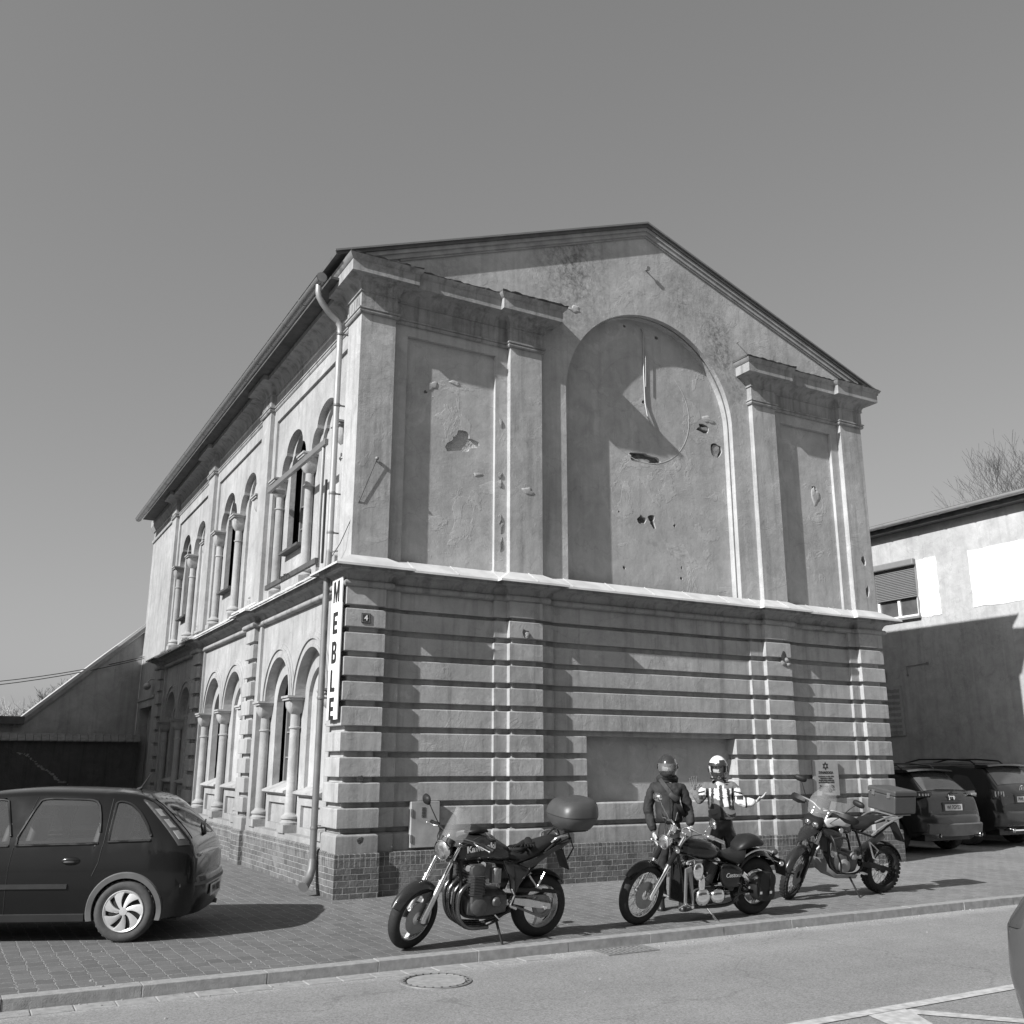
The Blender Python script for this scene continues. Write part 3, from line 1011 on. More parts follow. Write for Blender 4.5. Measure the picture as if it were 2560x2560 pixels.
# raking boards under the roof
rk = MB()
for (y0, y1, o0, o1, xs) in ((.03, .098, .03, .098, None), (.055, .099, -.05, .03, None), (.075, .098, -.085, -.05, None)):
    for sgn in (0, 1):
        xe = -.1 if sgn == 0 else XR + .1
        xx = xe if (o1 > 0) else (.62 if sgn == 0 else XR - .35)
        rk.add([(xx, y0, slab(xx, o0)), (ridge_x, y0, ridge_z + o0), (ridge_x, y0, ridge_z + o1), (xx, y0, slab(xx, o1)),
                (xx, y1, slab(xx, o0)), (ridge_x, y1, ridge_z + o0), (ridge_x, y1, ridge_z + o1), (xx, y1, slab(xx, o1))],
               [(0, 1, 2, 3), (4, 7, 6, 5), (0, 4, 5, 1), (3, 2, 6, 7), (0, 3, 7, 4)])
rk.build('raking_cornice', 'fascia', B)
# eaves soffit on the side
ev = MB()
ev.box(-.40, .1, .35, 17.9, 8.93, 8.97)
ev.build('eaves_boards', 'timber', B)
# solid core so the attic and rooms are dark and closed
MB().box(.5, XR - .02, .55, 18.3, 0, 8.6).build('inner_walls', 'hole', B)
MB().box(10.3, XR - .002, 1.1, 18.4, 0, 8.9).build('rear_side_wall', 'plaster', B)
MB().box(.3, XR - .01, 18.3, 18.4, 0, 8.9).build('rear_wall', 'plaster', B)

# gutter (half round) and downpipe
gt = MB()
rings = []
y = .42
seg = []
while y <= 18.0:
    seg.append(y)
    y += .92
def half(y, r=.085, xo=-.52, zo=8.95):
    o_ = [(xo + r * math.cos(R(a)), y, zo + r * math.sin(R(a))) for a in range(180, 361, 18)]
    i_ = [(xo + (r - .008) * math.cos(R(a)), y, zo + (r - .008) * math.sin(R(a))) for a in range(360, 179, -18)]
    return o_ + i_
gt.loft([half(.42), half(18.0)])
for yy in seg[1:]:
    gt.loft([half(yy - .02, .092), half(yy + .02, .092)])
gt.tube([(-.605, .42, 8.955), (-.605, 18.0, 8.955)], .012, 8)
gt.lathe([(.0, 0), (.083, 0), (.083, .01), (0, .01)], (-.52, .42, 8.95), (0, 1, 0), 20)
gt.build('gutter', 'gutter', B, smooth=40)
dp = MB()
pth = [(-.52, .56, 8.92), (-.52, .56, 8.76), (-.5, .565, 8.68), (-.44, .58, 8.6), (-.3, .62, 8.47), (-.18, .64, 8.40), (-.12, .65, 8.32), (-.11, .65, 8.2), (-.11, .63, 4.7)]
dp.tube(pth, .048, 14)
dp.build('downpipe', 'pipe', B, smooth=40)
dp = MB()
dp.tube([(-.11, .63, 4.75), (-.13, .62, 4.3), (-.135, .60, .42)], .047, 14)
dp.tube([(-.135, .60, .45), (-.15, .58, .32), (-.19, .54, .22), (-.27, .46, .14), (-.3, .43, .12)], [.056, .058, .06, .066, .072], 14)
for z_ in (8.18, 7.0, 5.6, 5.0, 2.6, .85):
    x_ = -.11 if z_ > 4.6 else -.135
    dp.lathe([(.052, -.02), (.056, 0), (.052, .02)], (x_, .63 if z_ > 4.6 else .605, z_), (0, 0, 1), 14)
    dp.box(x_, .05, .615, .635, z_ - .01, z_ + .01)
dp.each('downpipe', 'pipe_dark', B, smooth=40)
# bolt with a shadow and a hanging cable, hooks
bt = MB()
bt.tube([(5.47, .1, 10.52), (5.47, .03, 10.52)], .016, 8)
bt.lathe([(.045, 0), (.045, .03), (.0, .03)], (5.47, .04, 10.52), (0, -1, 0), 8)
bt.tube([(7.6, .1, 9.55), (7.6, .03, 9.55)], .01, 6)
bt.tube([(.32, 0, 6.0), (.32, -.04, 6.02)], .012, 6)
bt.ball((.32, -.04, 6.03), .03)
bt.each('wall_bolt', 'iron', B, smooth=40)
cb = MB()
cb.tube([(5.50, .34, 9.45), (5.50, .28, 9.38), (5.53, .315, 9.0), (5.515, .318, 8.6), (5.52, .32, 8.26), (5.52, .315, 8.0), (5.535, .28, 7.74), (5.59, .22, 7.56)], .014, 8)
cb.tube([(5.515, .34, 9.42), (5.52, .3, 9.3), (5.545, .285, 8.9), (5.525, .285, 8.3)], .008, 6)
cb.build('hanging_cable', 'pipe', B, smooth=60)
rg = MB()
rg.lathe([(1.0, .002), (1.004, -.0035), (1.014, -.0035), (1.018, .002)], (5.53, .34, 7.88), (0, 1, 0), 72, wrap=True)
rg.build('circle_moulding', 'niche', B)
wr = MB()
wr.tube([(.32, -.04, 6.02), (.1, -.02, 5.4), (-.1, .2, 4.75), (-.12, .5, 4.6)], .006, 6)
wr.build('cable', 'iron_dark', B)
lp_ = MB()
lp_.ball((-.12, 15.9, 3.75), .1, .16, .1)
lp_.tube([(.05, 15.9, 3.95), (-.05, 15.9, 3.95), (-.12, 15.9, 3.85)], .02, 8)
lp_.build('wall_lamp', 'pipe', B, smooth=60)
hl = MB()
for (x_, z_, rx, rz, sd) in ((2.83, 3.62, .05, .08, 71), (.29, .72, .04, .045, 72), (.26, 1.505, .05, .05, 73), (8.13, 3.55, .07, .1, 74)):
    o_ = jag(x_, z_, rx, rz, 11, .35, sd)
    hl.loft([[(p[0], -.047, p[1]) for p in o_], [(x_ + (p[0] - x_) * .9, -.0465, z_ + (p[1] - z_) * .9) for p in o_], [(x_ + (p[0] - x_) * .8, -.049, z_ + (p[1] - z_) * .8) for p in o_]])
hl.each('knocked_out_hole', 'hole', B)
ch = MB()
for (x_, z_, sd) in ((8.2, 3.5, 81), (8.24, 3.42, 82), (8.12, 3.44, 83), (2.86, 3.6, 84)):
    o_ = jag(x_, z_, .06, .05, 10, .4, sd)
    ch.loft([[(p[0], -.046, p[1]) for p in o_], [(x_ + (p[0] - x_) * .6, -.066, z_ + (p[1] - z_) * .6) for p in o_]])
ch.each('rubble_patch', 'rubble', B, smooth=60)

# --- things fixed to the building
sg = thing('shop_sign', 'tall white vertical board reading MEBLE in black capitals on the building corner', 'sign', (-.1, .2, 3.25))
mb = MB()
mb.box(-.01, .012, -.225, .2, -.97, .62)
mb.box(-.0135, .01, -.215, .195, .6, .99)
mb.build('board', 'white', sg, bevel=.004)
for i, (ch_, z_) in enumerate(zip('MEBLE', (.80, .36, -.05, -.44, -.82))):
    LT = {'M': [[(-.12, -.15), (-.07, -.15), (-.07, .07), (-.02, -.15), (.02, -.15), (.07, .07), (.07, -.15), (.12, -.15), (.12, .15), (.05, .15), (0, -.05), (-.05, .15), (-.12, .15)]],
          'E': [[(-.09, -.15), (.09, -.15), (.09, -.095), (-.03, -.095), (-.03, -.03), (.07, -.03), (.07, .025), (-.03, .025), (-.03, .095), (.09, .095), (.09, .15), (-.09, .15)]],
          'L': [[(-.09, -.15), (.09, -.15), (.09, -.095), (-.03, -.095), (-.03, .15), (-.09, .15)]],
          'B': [[(-.09, -.15), (.03, -.15), (.075, -.135), (.095, -.10), (.095, -.05), (.08, -.015), (.055, 0), (.08, .02), (.09, .05), (.09, .10), (.07, .135), (.03, .15), (-.09, .15)],
                [(-.035, -.10), (-.035, -.025), (.02, -.025), (.04, -.04), (.04, -.085), (.02, -.10)], [(-.035, .025), (-.035, .10), (.015, .10), (.035, .085), (.035, .04), (.015, .025)]]}[ch_]
    lm_ = MB()
    lm_.plate(LT, -.003, (-.0165 if i else -.017, -.01, z_), (0, -1, 0), (0, 0, 1))
    lm_.build('letter', 'black', sg)
hn = thing('house_number_plate', 'small dark enamel house number plate with a white 4 on the corner quoin', 'number plate', (.245, -.047, 3.672))
mb = MB()
mb.box(-.068, .068, -.012, 0, -.07, .07)
mb.build('plate', 'iron_dark', hn, bevel=.006)
mb = MB()
rr = [(-.055, -.057), (.055, -.057), (.055, .057), (-.055, .057)]
mb.plate([rr, [(-.05, -.052), (-.05, .052), (.05, .052), (.05, -.052)]], .002, (0, -.0135, 0))
mb.build('border', 'kerb', hn)
text_mesh('4', .1, 'numeral', 'white', hn, face_mtx((0, -.0145, 0), (1, 0, 0), (0, 0, 1)), bold=.003)
uc = thing('meter_cabinet', 'flat grey metal meter cabinet door built into the wall behind the naked motorcycle', 'cabinet', (1.265, .03, .89))
mb = MB()
mb.box(-.215, .215, 0, .1, -.3, .305)
mb.build('door', 'fascia', uc, bevel=.005)
mb = MB()
for z_ in (.16, -.18):
    mb.box(-.225, -.2, -.012, .0, z_ - .05, z_ + .05)
mb.each('hinge', 'iron', uc)
mb = MB()
for k in range(7):
    mb.box(-.06, .0, -.006, .001, .1 + k * .02, .108 + k * .02)
mb.build('vent_slots', 'iron_dark', uc)

M['plaque'] = simple('stone_plaque', .34, .2, .1, var=.1, scale=9)
pq = thing('memorial_plaque', 'engraved grey stone memorial plaque with a six pointed star on the rusticated wall', 'plaque', (9.07, .095, 1.48), (0, 0, R(-3)))
mb = MB()
mb.box(-.3, .3, -.03, 0, -.31, .3)
mb.build('stone_slab', 'plaque', pq, bevel=.004)
st = MB()
for s_ in (1, -1):
    tri = [(.075 * math.cos(R(90 + 120 * k)), .2 + s_ * .075 * math.sin(R(90 + 120 * k))) for k in range(3)]
    tin = [(.05 * math.cos(R(90 + 120 * k)), .2 + s_ * .05 * math.sin(R(90 + 120 * k))) for k in range(3)]
    st.plate([tri, tin[::-1]], .003, (0, -.033 - (s_ > 0) * .001, 0))
st.build('star_emblem', 'black', pq)
text_mesh('SYNAGOGA', .062, 'title', 'black', pq, face_mtx((0, -.033, .085), (1, 0, 0), (0, 0, 1)), bold=.001)
text_mesh('zbudowana w roku 1876\nzniszczona w latach\ndrugiej wojny swiatowej\nprzebudowana po wojnie\n\nThe synagogue building\nerected in the year 1876\ndestroyed during the war\nand later rebuilt', .036, 'inscription', 'black', pq, face_mtx((0, -.033, -.11), (1, 0, 0), (0, 0, 1)))

# loose frame of an old banner over the first pair of upper windows
bf = thing('banner_frame', 'rusty metal banner frame of a rail and two posts fixed over the upper windows', 'frame', (0, 0, 0))
mb = MB()
mb.box(-.2, -.14, .85, 4.05, 6.42, 6.52)
mb.box(-.14, .1, 3.96, 4.04, 6.42, 6.5)
mb.build('rail', 'gutter', bf, bevel=.006)
mb = MB()
mb.tube([(-.16, 1.0, 6.5), (-.16, 1.02, 5.3), (-.14, 1.06, 4.55)], .03, 10)
mb.build('post', 'pipe', bf, smooth=40)
mb = MB()
mb.box(-.12, -.09, .94, .98, 4.6, 5.9)
mb.build('bracket', 'iron_dark', bf)
mb = MB()
mb.box(-.25, -.2, .85, 3.6, 4.57, 4.65)
for k in range(6):
    mb.box(-.3, -.27, 2.1 + k * .09, 2.13 + k * .09, 4.6, 4.62 + .01 * (k % 3))
mb.build('lower_board', 'timber', bf)
# ------------------------------------------------------------------ surroundings
M['wing'] = plaster('wing_plaster', .4, stain=.3)
M['darkwall'] = plaster('dark_wall_plaster', .1, stain=.4, fine=.02)
M['white_wall'] = plaster('white_wall_plaster', .42, stain=.2)
M['fresh'] = plaster('fresh_white_plaster', .85, stain=.02, patch=0)
M['roof_light'] = simple('light_sheet_roof', .5, .5, .2, var=.08, scale=2)
M['tile'] = simple('coping_tile', .2, .85, var=.3, scale=9, bmp=.01)
M['bark'] = simple('bare_bark', .1, .9, var=.3, scale=10)
M['shutter'] = simple('roller_shutter', .2, .55, .1, var=.08)
M['house'] = plaster('house_plaster', .3)
M['houseroof'] = simple('house_roof_tile', .12, .85, var=.3, scale=9, bmp=.01)

# low wing behind at the left: gable wall with a sloping light roof
W = thing('side_wing', 'low plastered wing with a steep light sheet roof at the far end of the hall', 'building')
YW = 18.42
mb = MB()
mb.plate([[(.05, -.05), (.05, 5.55), (-2.95, 2.82), (-12, 2.72), (-12, -.05)]], .3, (0, YW, 0), (1, 0, 0), (0, 0, 1))
mb.build('gable_wall', 'wing', W)
mb = MB()
def wz(x): return 5.66 + x * .93
mb.loft([[(.05, y, wz(.05)), (-3.2, y, wz(-3.2)), (-3.2, y, wz(-3.2) + .1), (.05, y, wz(.05) + .1)] for y in (YW - .12, 30)])
mb.build('roof', 'roof_light', W)
mb = MB()
mb.loft([[(.05, y, wz(.05) - .14), (-3.1, y, wz(-3.1) - .14), (-3.1, y, wz(-3.1) - .002), (.05, y, wz(.05) - .002)] for y in (YW - .1, YW)])
mb.build('barge_board', 'fascia', W)
mb = MB()
mb.box(-12, -2.95, YW - .25, YW + .6, 2.74, 2.95)
mb.build('flat_roof_edge', 'roofing', W)

# dark garden wall with a tiled coping
G_ = thing('garden_wall', 'tall dark plastered wall with a tile coping at the left behind the hatchback', 'wall')
mb = MB()
mb.box(-14, .045, 17.6, 17.9, -.05, 2.3)
mb.build('wall_face', 'darkwall', G_)
mb = MB()
x = -13.9
while x < -.05:
    mb.loft([[(x, 17.5, 2.29), (x, 17.75, 2.48), (x, 18.0, 2.29), (x, 18.0, 2.26), (x, 17.75, 2.44), (x, 17.5, 2.26)], [(x + .19, 17.5, 2.30), (x + .19, 17.75, 2.50), (x + .19, 18.0, 2.30), (x + .19, 18.0, 2.27), (x + .19, 17.75, 2.45), (x + .19, 17.5, 2.27)]])
    x += .2
mb.build('tile_coping', 'tile', G_)
mb = MB()
rn = random.Random(3)
px_, pz_ = -3.05, 1.95
for k in range(26):
    r_ = rn.uniform(.012, .04)
    mb.plate([jag(px_, pz_, r_ * 1.3, r_, 8, .5, 100 + k)], .006, (0, 17.596, 0))
    px_ += rn.uniform(.03, .07)
    pz_ -= rn.uniform(-.005, .065)
mb.build('peeling_scar', 'kerb', G_)

# right-hand building along x = 17.2
XB = 17.2
H = thing('right_building', 'long pale rendered building with a roller shutter window and a gutter, right of the hall', 'building')
def rplate(mb, loops, x, t):
    mb.plate([[(-p[0], p[1]) for p in l] for l in loops], t, (x, 0, 0), (0, -1, 0), (0, 0, 1))
mb = MB()
rplate(mb, [[(-6, -.05), (22, -.05), (22, 7.95), (-6, 7.95)], [(4.1, 5.5), (4.1, 7.0), (5.45, 7.0), (5.45, 5.5)]], XB, .4)
mb.box(XB + .4, XB + 9, -6, -5.6, 0, 7.95)
mb.build('wall', 'white_wall', H)
mb = MB()
mb.loft([[(XB - .38, y, 7.98), (XB + 4.5, y, 8.25), (XB + 9.4, y, 7.98), (XB + 9.4, y, 8.08), (XB + 4.5, y, 8.35), (XB - .38, y, 8.08)] for y in (-6.3, 22)])
mb.build('roof', 'houseroof', H)
mb = MB()
mb.box(XB - .3, XB, -6.2, 22, 7.83, 7.95)
mb.build('eaves_board', 'timber', H)
mb = MB()
def half2(y, r=.085):
    xo, zo = XB - .42, 8.02
    return [(xo + r * math.cos(R(a)), y, zo + r * math.sin(R(a))) for a in range(180, 361, 18)] + [(xo + (r - .008) * math.cos(R(a)), y, zo + (r - .008) * math.sin(R(a))) for a in range(360, 179, -18)]
mb.loft([half2(-6.2), half2(22)])
yy = -5.6
while yy < 22:
    mb.loft([half2(yy - .02, .1), half2(yy + .02, .1)])
    yy += .85
mb.build('gutter', 'pipe', H, smooth=40)
wn_ = MB()
rplate(wn_, [[(4.1, 5.5), (5.45, 5.5), (5.45, 7.0), (4.1, 7.0)], [(4.17, 5.57), (4.17, 6.2), (5.38, 6.2), (5.38, 5.57)]], XB + .06, .07)
wn_.box(XB + .07, XB + .12, 4.72, 4.8, 5.5, 6.2)
wo_ = wn_.build('window', 'white', H)
MB().box(XB + .11, XB + .13, 4.15, 5.4, 5.5, 6.2).build('pane', 'glass_dark', wo_)
mb = MB()
z_ = 6.02
while z_ < 6.86:
    mb.loft([[(XB + .03, y, z_), (XB + .005, y, z_ + .012), (XB + .005, y, z_ + .034), (XB + .03, y, z_ + .044)] for y in (4.12, 5.43)])
    z_ += .046
mb.build('shutter_slats', 'shutter', wo_)
mb = MB()
mb.box(XB - .12, XB + .02, 4.05, 5.5, 6.86, 7.04)
mb.build('shutter_box', 'shutter', wo_, bevel=.03)
mb = MB()
mb.box(XB - .1, XB + .1, 4.03, 5.5, 5.44, 5.5)
mb.box(XB - .01, XB + .06, 4.04, 4.1, 5.5, 6.88)
mb.build('sill', 'frame_dark', wo_)
mb = MB()
for k, (ya, yb, za, zb, sd) in enumerate(((3.42, 4.03, 5.45, 6.98, 1), (.2, 2.48, 5.5, 6.93, 2))):
    rn = random.Random(sd)
    pts = []
    for (y0, z0, y1, z1) in ((ya, za, yb, za), (yb, za, yb, zb), (yb, zb, ya, zb), (ya, zb, ya, za)):
        for i in range(8):
            t = i / 8
            pts.append((y0 + (y1 - y0) * t + rn.uniform(-.02, .02), z0 + (z1 - z0) * t + rn.uniform(-.02, .02)))
    rplate(mb, [pts], XB - .012, .02)
mb.each('fresh_plaster_patch', 'fresh', H)
# painted board with worn lines of paint
tb = thing('worn_notice_board', 'faded notice board with flaking light bars on the shaded wall behind the cars', 'notice board', (XB - .02, 5.2, 3.1))
mb = MB()
mb.box(-.02, .02, -.32, .36, -.66, .64)
mb.build('board', 'wing', tb)
for k in range(8):
    z_ = .5 - k * .155
    pts = []
    rn = random.Random(k + 50)
    for i in range(9):
        pts.append((-.26 + i * .07, z_ - .045 + rn.uniform(-.012, .012)))
    for i in range(9):
        pts.append((.3 - i * .07, z_ + .045 + rn.uniform(-.015, .01)))
    m2 = MB()
    m2.plate([[(-p[0], p[1]) for p in pts]], .004, (-.023, 0, 0), (0, -1, 0), (0, 0, 1))
    m2.build('paint_bar', 'plaster', tb)
mb = MB()
mb.tube([(XB - .02, 4.64, 4.0), (XB - .02, 4.64, 4.22), (XB - .02, 4.0, 4.25)], .009, 6)
mb.box(XB - .03, XB, 4.62, 4.66, 3.96, 4.01)
mb.box(XB - .03, XB, 3.97, 4.03, 4.22, 4.28)
mb.build('wall_cable', 'shutter', H)
eb = thing('meter_box', 'small grey electrical box high on the shaded wall behind the corner quoins', 'box', (XB - .04, 5.43, 4.05))
m2 = MB()
m2.box(-.05, .03, -.1, .1, -.12, .13)
m2.build('case', 'shutter', eb, bevel=.01)
m2 = MB()
m2.box(-.056, -.05, -.06, .06, -.06, .07)
m2.build('cover', 'iron_dark', eb)

# bare trees
def bare_tree(name, label, loc, height, seed, spread=.6, group=None, lean=0.0, levels=5, tr=.16, first=.28):
    T = thing(name, label, 'tree', loc, group=group)
    rn = random.Random(seed)
    tk, cr = MB(), MB()
    def branch(mb, p, d, L, r, lev):
        n = 4 if lev < 3 else 3
        pts, rr = [p], [r]
        q = Vector(p)
        dd = Vector(d)
        for i in range(n):
            dd = (dd + Vector((rn.uniform(-.2, .2), rn.uniform(-.2, .2), rn.uniform(-.05, .18)))).normalized()
            q = q + dd * (L / n)
            pts.append(tuple(q))
            rr.append(max(.006, r * (1 - .55 * (i + 1) / n)))
        mb.tube(pts, rr, 5 if lev > 1 else 8)
        if lev >= levels:
            return
        k = rn.choice((3, 4)) if lev < 3 else rn.choice((2, 3, 4))
        for i in range(k):
            t = rn.uniform(.35, 1) if i else 1
            j = min(n, max(1, int(round(t * n))))
            a = rn.uniform(0, 2 * PI)
            sp_ = spread * rn.uniform(.6, 1.2)
            nd_ = (dd + Vector((math.cos(a) * sp_, math.sin(a) * sp_, rn.uniform(-.05, .3)))).normalized()
            branch(cr, pts[j], nd_, L * rn.uniform(.62, .8), rr[j] * .72, lev + 1)
    base = (0, 0, 0)
    pts = [(0, 0, 0), (.05, 0, height * first * .5), (lean, .02, height * first)]
    tk.tube(pts, [tr * 1.2, tr, tr * .85], 10)
    for i in range(4):
        a = rn.uniform(0, 2 * PI)
        branch(cr, pts[2], Vector((math.cos(a) * spread, math.sin(a) * spread, 1)).normalized(), height * .24, tr * .6, 1)
    tk.build('trunk', 'bark', T, smooth=50)
    cr.build('crown', 'bark', T)
    return T
bare_tree('bare_tree', 'large bare tree rising behind the roof of the pale building', (36.2, 11.9, 0), 16.8, 23, .6, levels=7, tr=.26)
bare_tree('bare_tree', 'small bare tree showing just above the sloping wing roof', (-.3, 31, 0), 5.3, 5, .75, levels=6, tr=.09)
bare_tree('bare_tree', 'low bare fruit tree left of the wing roof below the overhead wires', (-1.4, 36, 0), 4.5, 9, .75, levels=6, tr=.09)
# distant leafless wood
wood = MB()
rn = random.Random(2)
for k in range(150):
    x_ = rn.uniform(-14, 6)
    y_ = rn.uniform(120, 150)
    h_ = rn.uniform(6.5, 9.5)
    wood.tube([(x_, y_, 0), (x_ + rn.uniform(-.3, .3), y_, h_ * .5), (x_ + rn.uniform(-.6, .6), y_, h_)], [.12, .08, .02], 4)
    for j in range(16):
        z_ = h_ * rn.uniform(.25, .92)
        a = rn.uniform(0, 2 * PI)
        L = rn.uniform(.8, 1.9)
        wood.tube([(x_, y_, z_), (x_ + math.cos(a) * L * .6, y_ + math.sin(a) * L * .6, z_ + L * .5), (x_ + math.cos(a) * L, y_ + math.sin(a) * L, z_ + L * 1.3)], [.04, .03, .01], 3)
M['far_bark'] = simple('distant_bark', .32, .9, var=.3)
wood.build('distant_wood', 'far_bark', kind='stuff', label='hazy far leafless wood on the left skyline')
# overhead wires
for k, (z0, zz) in enumerate(((4.9, 3.9), (5.0, 4.35))):
    w_ = MB()
    P0, P1 = Vector((.06, 18.0, 4.72 + .05 * k)), Vector((-13, 21 + 3 * k, 4.1 + .55 * k))
    pts = []
    for i in range(25):
        t = i / 24
        q = P0.lerp(P1, t)
        q.z -= (.85 if k == 0 else .9) * 4 * t * (1 - t)
        pts.append(tuple(q))
    w_.tube(pts, .012, 5)
    w_.build('overhead_wire', 'iron_dark', label=['lower thin overhead wire sagging across the sky at the left', 'upper thin overhead wire sagging across the sky at the left'][k], cat='wire')
vp = thing('roof_vent', 'small dark pointed pole standing behind the low flat roof at the left', 'pole', (-3.72, 20.5, 0))
mb = MB()
mb.tube([(0, 0, 0), (.0, 0, 3.0), (.06, 0, 3.75)], [.11, .1, .03], 8)
mb.build('mast', 'timber', vp)
mb = MB()
mb.tube([(-.35, 0, 2.98), (0, 0, 2.9)], .02, 6)
mb.ball((-.38, 0, 3.03), .06)
mb.build('bracket', 'pipe', vp)

# houses outside the frame: they shade the far end of the hall and close the street behind the camera
def house(name, label, x0, x1, y0, y1, eave, ridge, axis='y', mat='house', win=()):
    T = thing(name, label, 'house')
    mb = MB()
    mb.box(x0, x1, y0, y1, -.05, eave)
    ov = .35
    if axis == 'y':
        xm = (x0 + x1) / 2
        for yy in (y0 + .01, y1 - .31):
            mb.loft([[(x0, yy, eave), (x1, yy, eave), (xm, yy, ridge - .05)], [(x0, yy + .3, eave), (x1, yy + .3, eave), (xm, yy + .3, ridge - .05)]])
        rfm = MB()
        rfm.loft([[(x0 - ov, y, eave - .02), (xm, y, ridge), (x1 + ov, y, eave - .02), (x1 + ov, y, eave + .1), (xm, y, ridge + .14), (x0 - ov, y, eave + .1)] for y in (y0 - ov, y1 + ov)])
    else:
        ym = (y0 + y1) / 2
        for xx in (x0 + .01, x1 - .31):
            mb.loft([[(xx, y0, eave), (xx, y1, eave), (xx, ym, ridge - .05)], [(xx + .3, y0, eave), (xx + .3, y1, eave), (xx + .3, ym, ridge - .05)]])
        rfm = MB()
        rfm.loft([[(x, y0 - ov, eave - .02), (x, ym, ridge), (x, y1 + ov, eave - .02), (x, y1 + ov, eave + .1), (x, ym, ridge + .14), (x, y0 - ov, eave + .1)] for x in (x0 - ov, x1 + ov)])
    mb.build('wall', mat, T)
    rfm.build('roof', 'houseroof', T)
    for (cx, cy, cz, nx, ny) in win:
        f = MB()
        if nx:
            f.box(cx - .06, cx + .06, cy - .55, cy + .55, cz - .75, cz + .75)
        else:
            f.box(cx - .55, cx + .55, cy - .06, cy + .06, cz - .75, cz + .75)
        fo_ = f.build('window', 'white', T, bevel=.01)
        g2 = MB()
        for s_ in (-.26, .26):
            if nx:
                g2.box(cx - .07, cx + .07, cy + s_ - .21, cy + s_ + .21, cz - .66, cz + .66)
            else:
                g2.box(cx + s_ - .21, cx + s_ + .21, cy - .07, cy + .07, cz - .66, cz + .66)
        g2.build('pane', 'glass_dark', fo_)
house('neighbour_house', 'tall neighbouring house left of the yard shading the far end of the hall', -16, -6.5, 8.05, 17.75, 8.75, 12, 'y', win=[(-6.5, y, z, 1, 0) for y in (9.6, 12.6, 15.6) for z in (2, 5.4)])
house('street_house', 'pale two storey house across the street behind the viewer', -16, -3, -32, -22, 8.5, 11.5, 'x', win=[(x, -22, z, 0, 1) for x in (-14, -11, -8, -5) for z in (2, 5.4)])
house('street_house', 'wide two storey house across the street facing the hall', -2.5, 12, -33, -22, 9.0, 12.5, 'x', win=[(x, -22, z, 0, 1) for x in (-1, 2, 5, 8, 11) for z in (2, 5.6)])
house('street_house', 'low house across the street further right', 12.5, 26, -31, -22, 7.0, 10.5, 'x', win=[(x, -22, z, 0, 1) for x in (14, 17, 20, 23) for z in (2, 5)])
gr = MB()
rn = random.Random(77)
for k in range(420):
    x_ = rn.uniform(-6, 12)
    if rn.random() < .6:
        y_, z_ = KY - abs(rn.gauss(0, .09)) - .01, ROADZ
    elif rn.random() < .5:
        y_, z_ = -.12 - abs(rn.gauss(0, .12)), 0.0
        if not (0 < x_ < 10.5): y_ = rn.uniform(-4, 0)
    else:
        y_, z_ = rn.uniform(-9, -4.2), ROADZ
    s_ = rn.uniform(.004, .014)
    o_ = [(x_ + math.cos(a) * s_ * rn.uniform(.6, 1.5), y_ + math.sin(a) * s_ * rn.uniform(.6, 1.5)) for a in [i * PI / 3 for i in range(6)]]
    gr.loft([[(p[0], p[1], z_) for p in o_], [(x_ + (p[0] - x_) * .6, y_ + (p[1] - y_) * .6, z_ + s_ * .8) for p in o_]])
gr.build('grit', 'plaster', kind='stuff', label='pale grit and crumbs of render scattered on road and pavement')
tarp = MB()
for (x_, y_, w, l, a) in ((3.6, -5.9, .55, 1.5, .05), (-2.6, -6.2, .5, .9, -.1), (6.5, -5.0, .45, 1.1, .02)):
    pts = []
    for (u, v) in ((-l, -w), (l, -w), (l, w), (-l, w)):
        pts.append((x_ + u * math.cos(a) - v * math.sin(a), y_ + u * math.sin(a) + v * math.cos(a)))
# ------------------------------------------------------------------ cars
def paint(name, v, rough=.3):
    return simple(name, v, .2, 0.0, spec=.3, coat=.22, var=.04, scale=1.5)
M['paint_dark'] = paint('dark_car_paint', .009)
M['paint_black'] = paint('black_car_paint', .02)
M['paint_grey'] = paint('grey_car_paint', .07)
M['trim'] = simple('grey_plastic_trim', .1, .6, bmp=.0005, bscale=300)
M['trim_mid'] = simple('dark_grey_plastic', .022, .5)
M['trim_dark'] = simple('black_plastic', .016, .55, spec=.3)
M['tyre'] = simple('tyre_rubber', .055, .85, var=.25, scale=14, bmp=.002, bscale=70)
M['tyre_black'] = simple('black_tyre_rubber', .016, .8, var=.25, scale=14, bmp=.002, bscale=70)
M['wheel_silver'] = simple('silver_wheel_paint', .62, .35, .5, var=.05)
M['car_glass'] = simple('car_glass', .05, .04, var=.2, scale=1, spec=.6)
M['lamp_red'] = simple('tail_lamp_lens', .05, .3, coat=.2, spec=.3)
M['lamp_clear'] = simple('clear_lamp_lens', .3, .12, .3, coat=.8)
M['chrome'] = simple('chrome', .85, .1, 1.0, var=.03)
M['plate_white'] = simple('number_plate', .55, .45, var=.05)

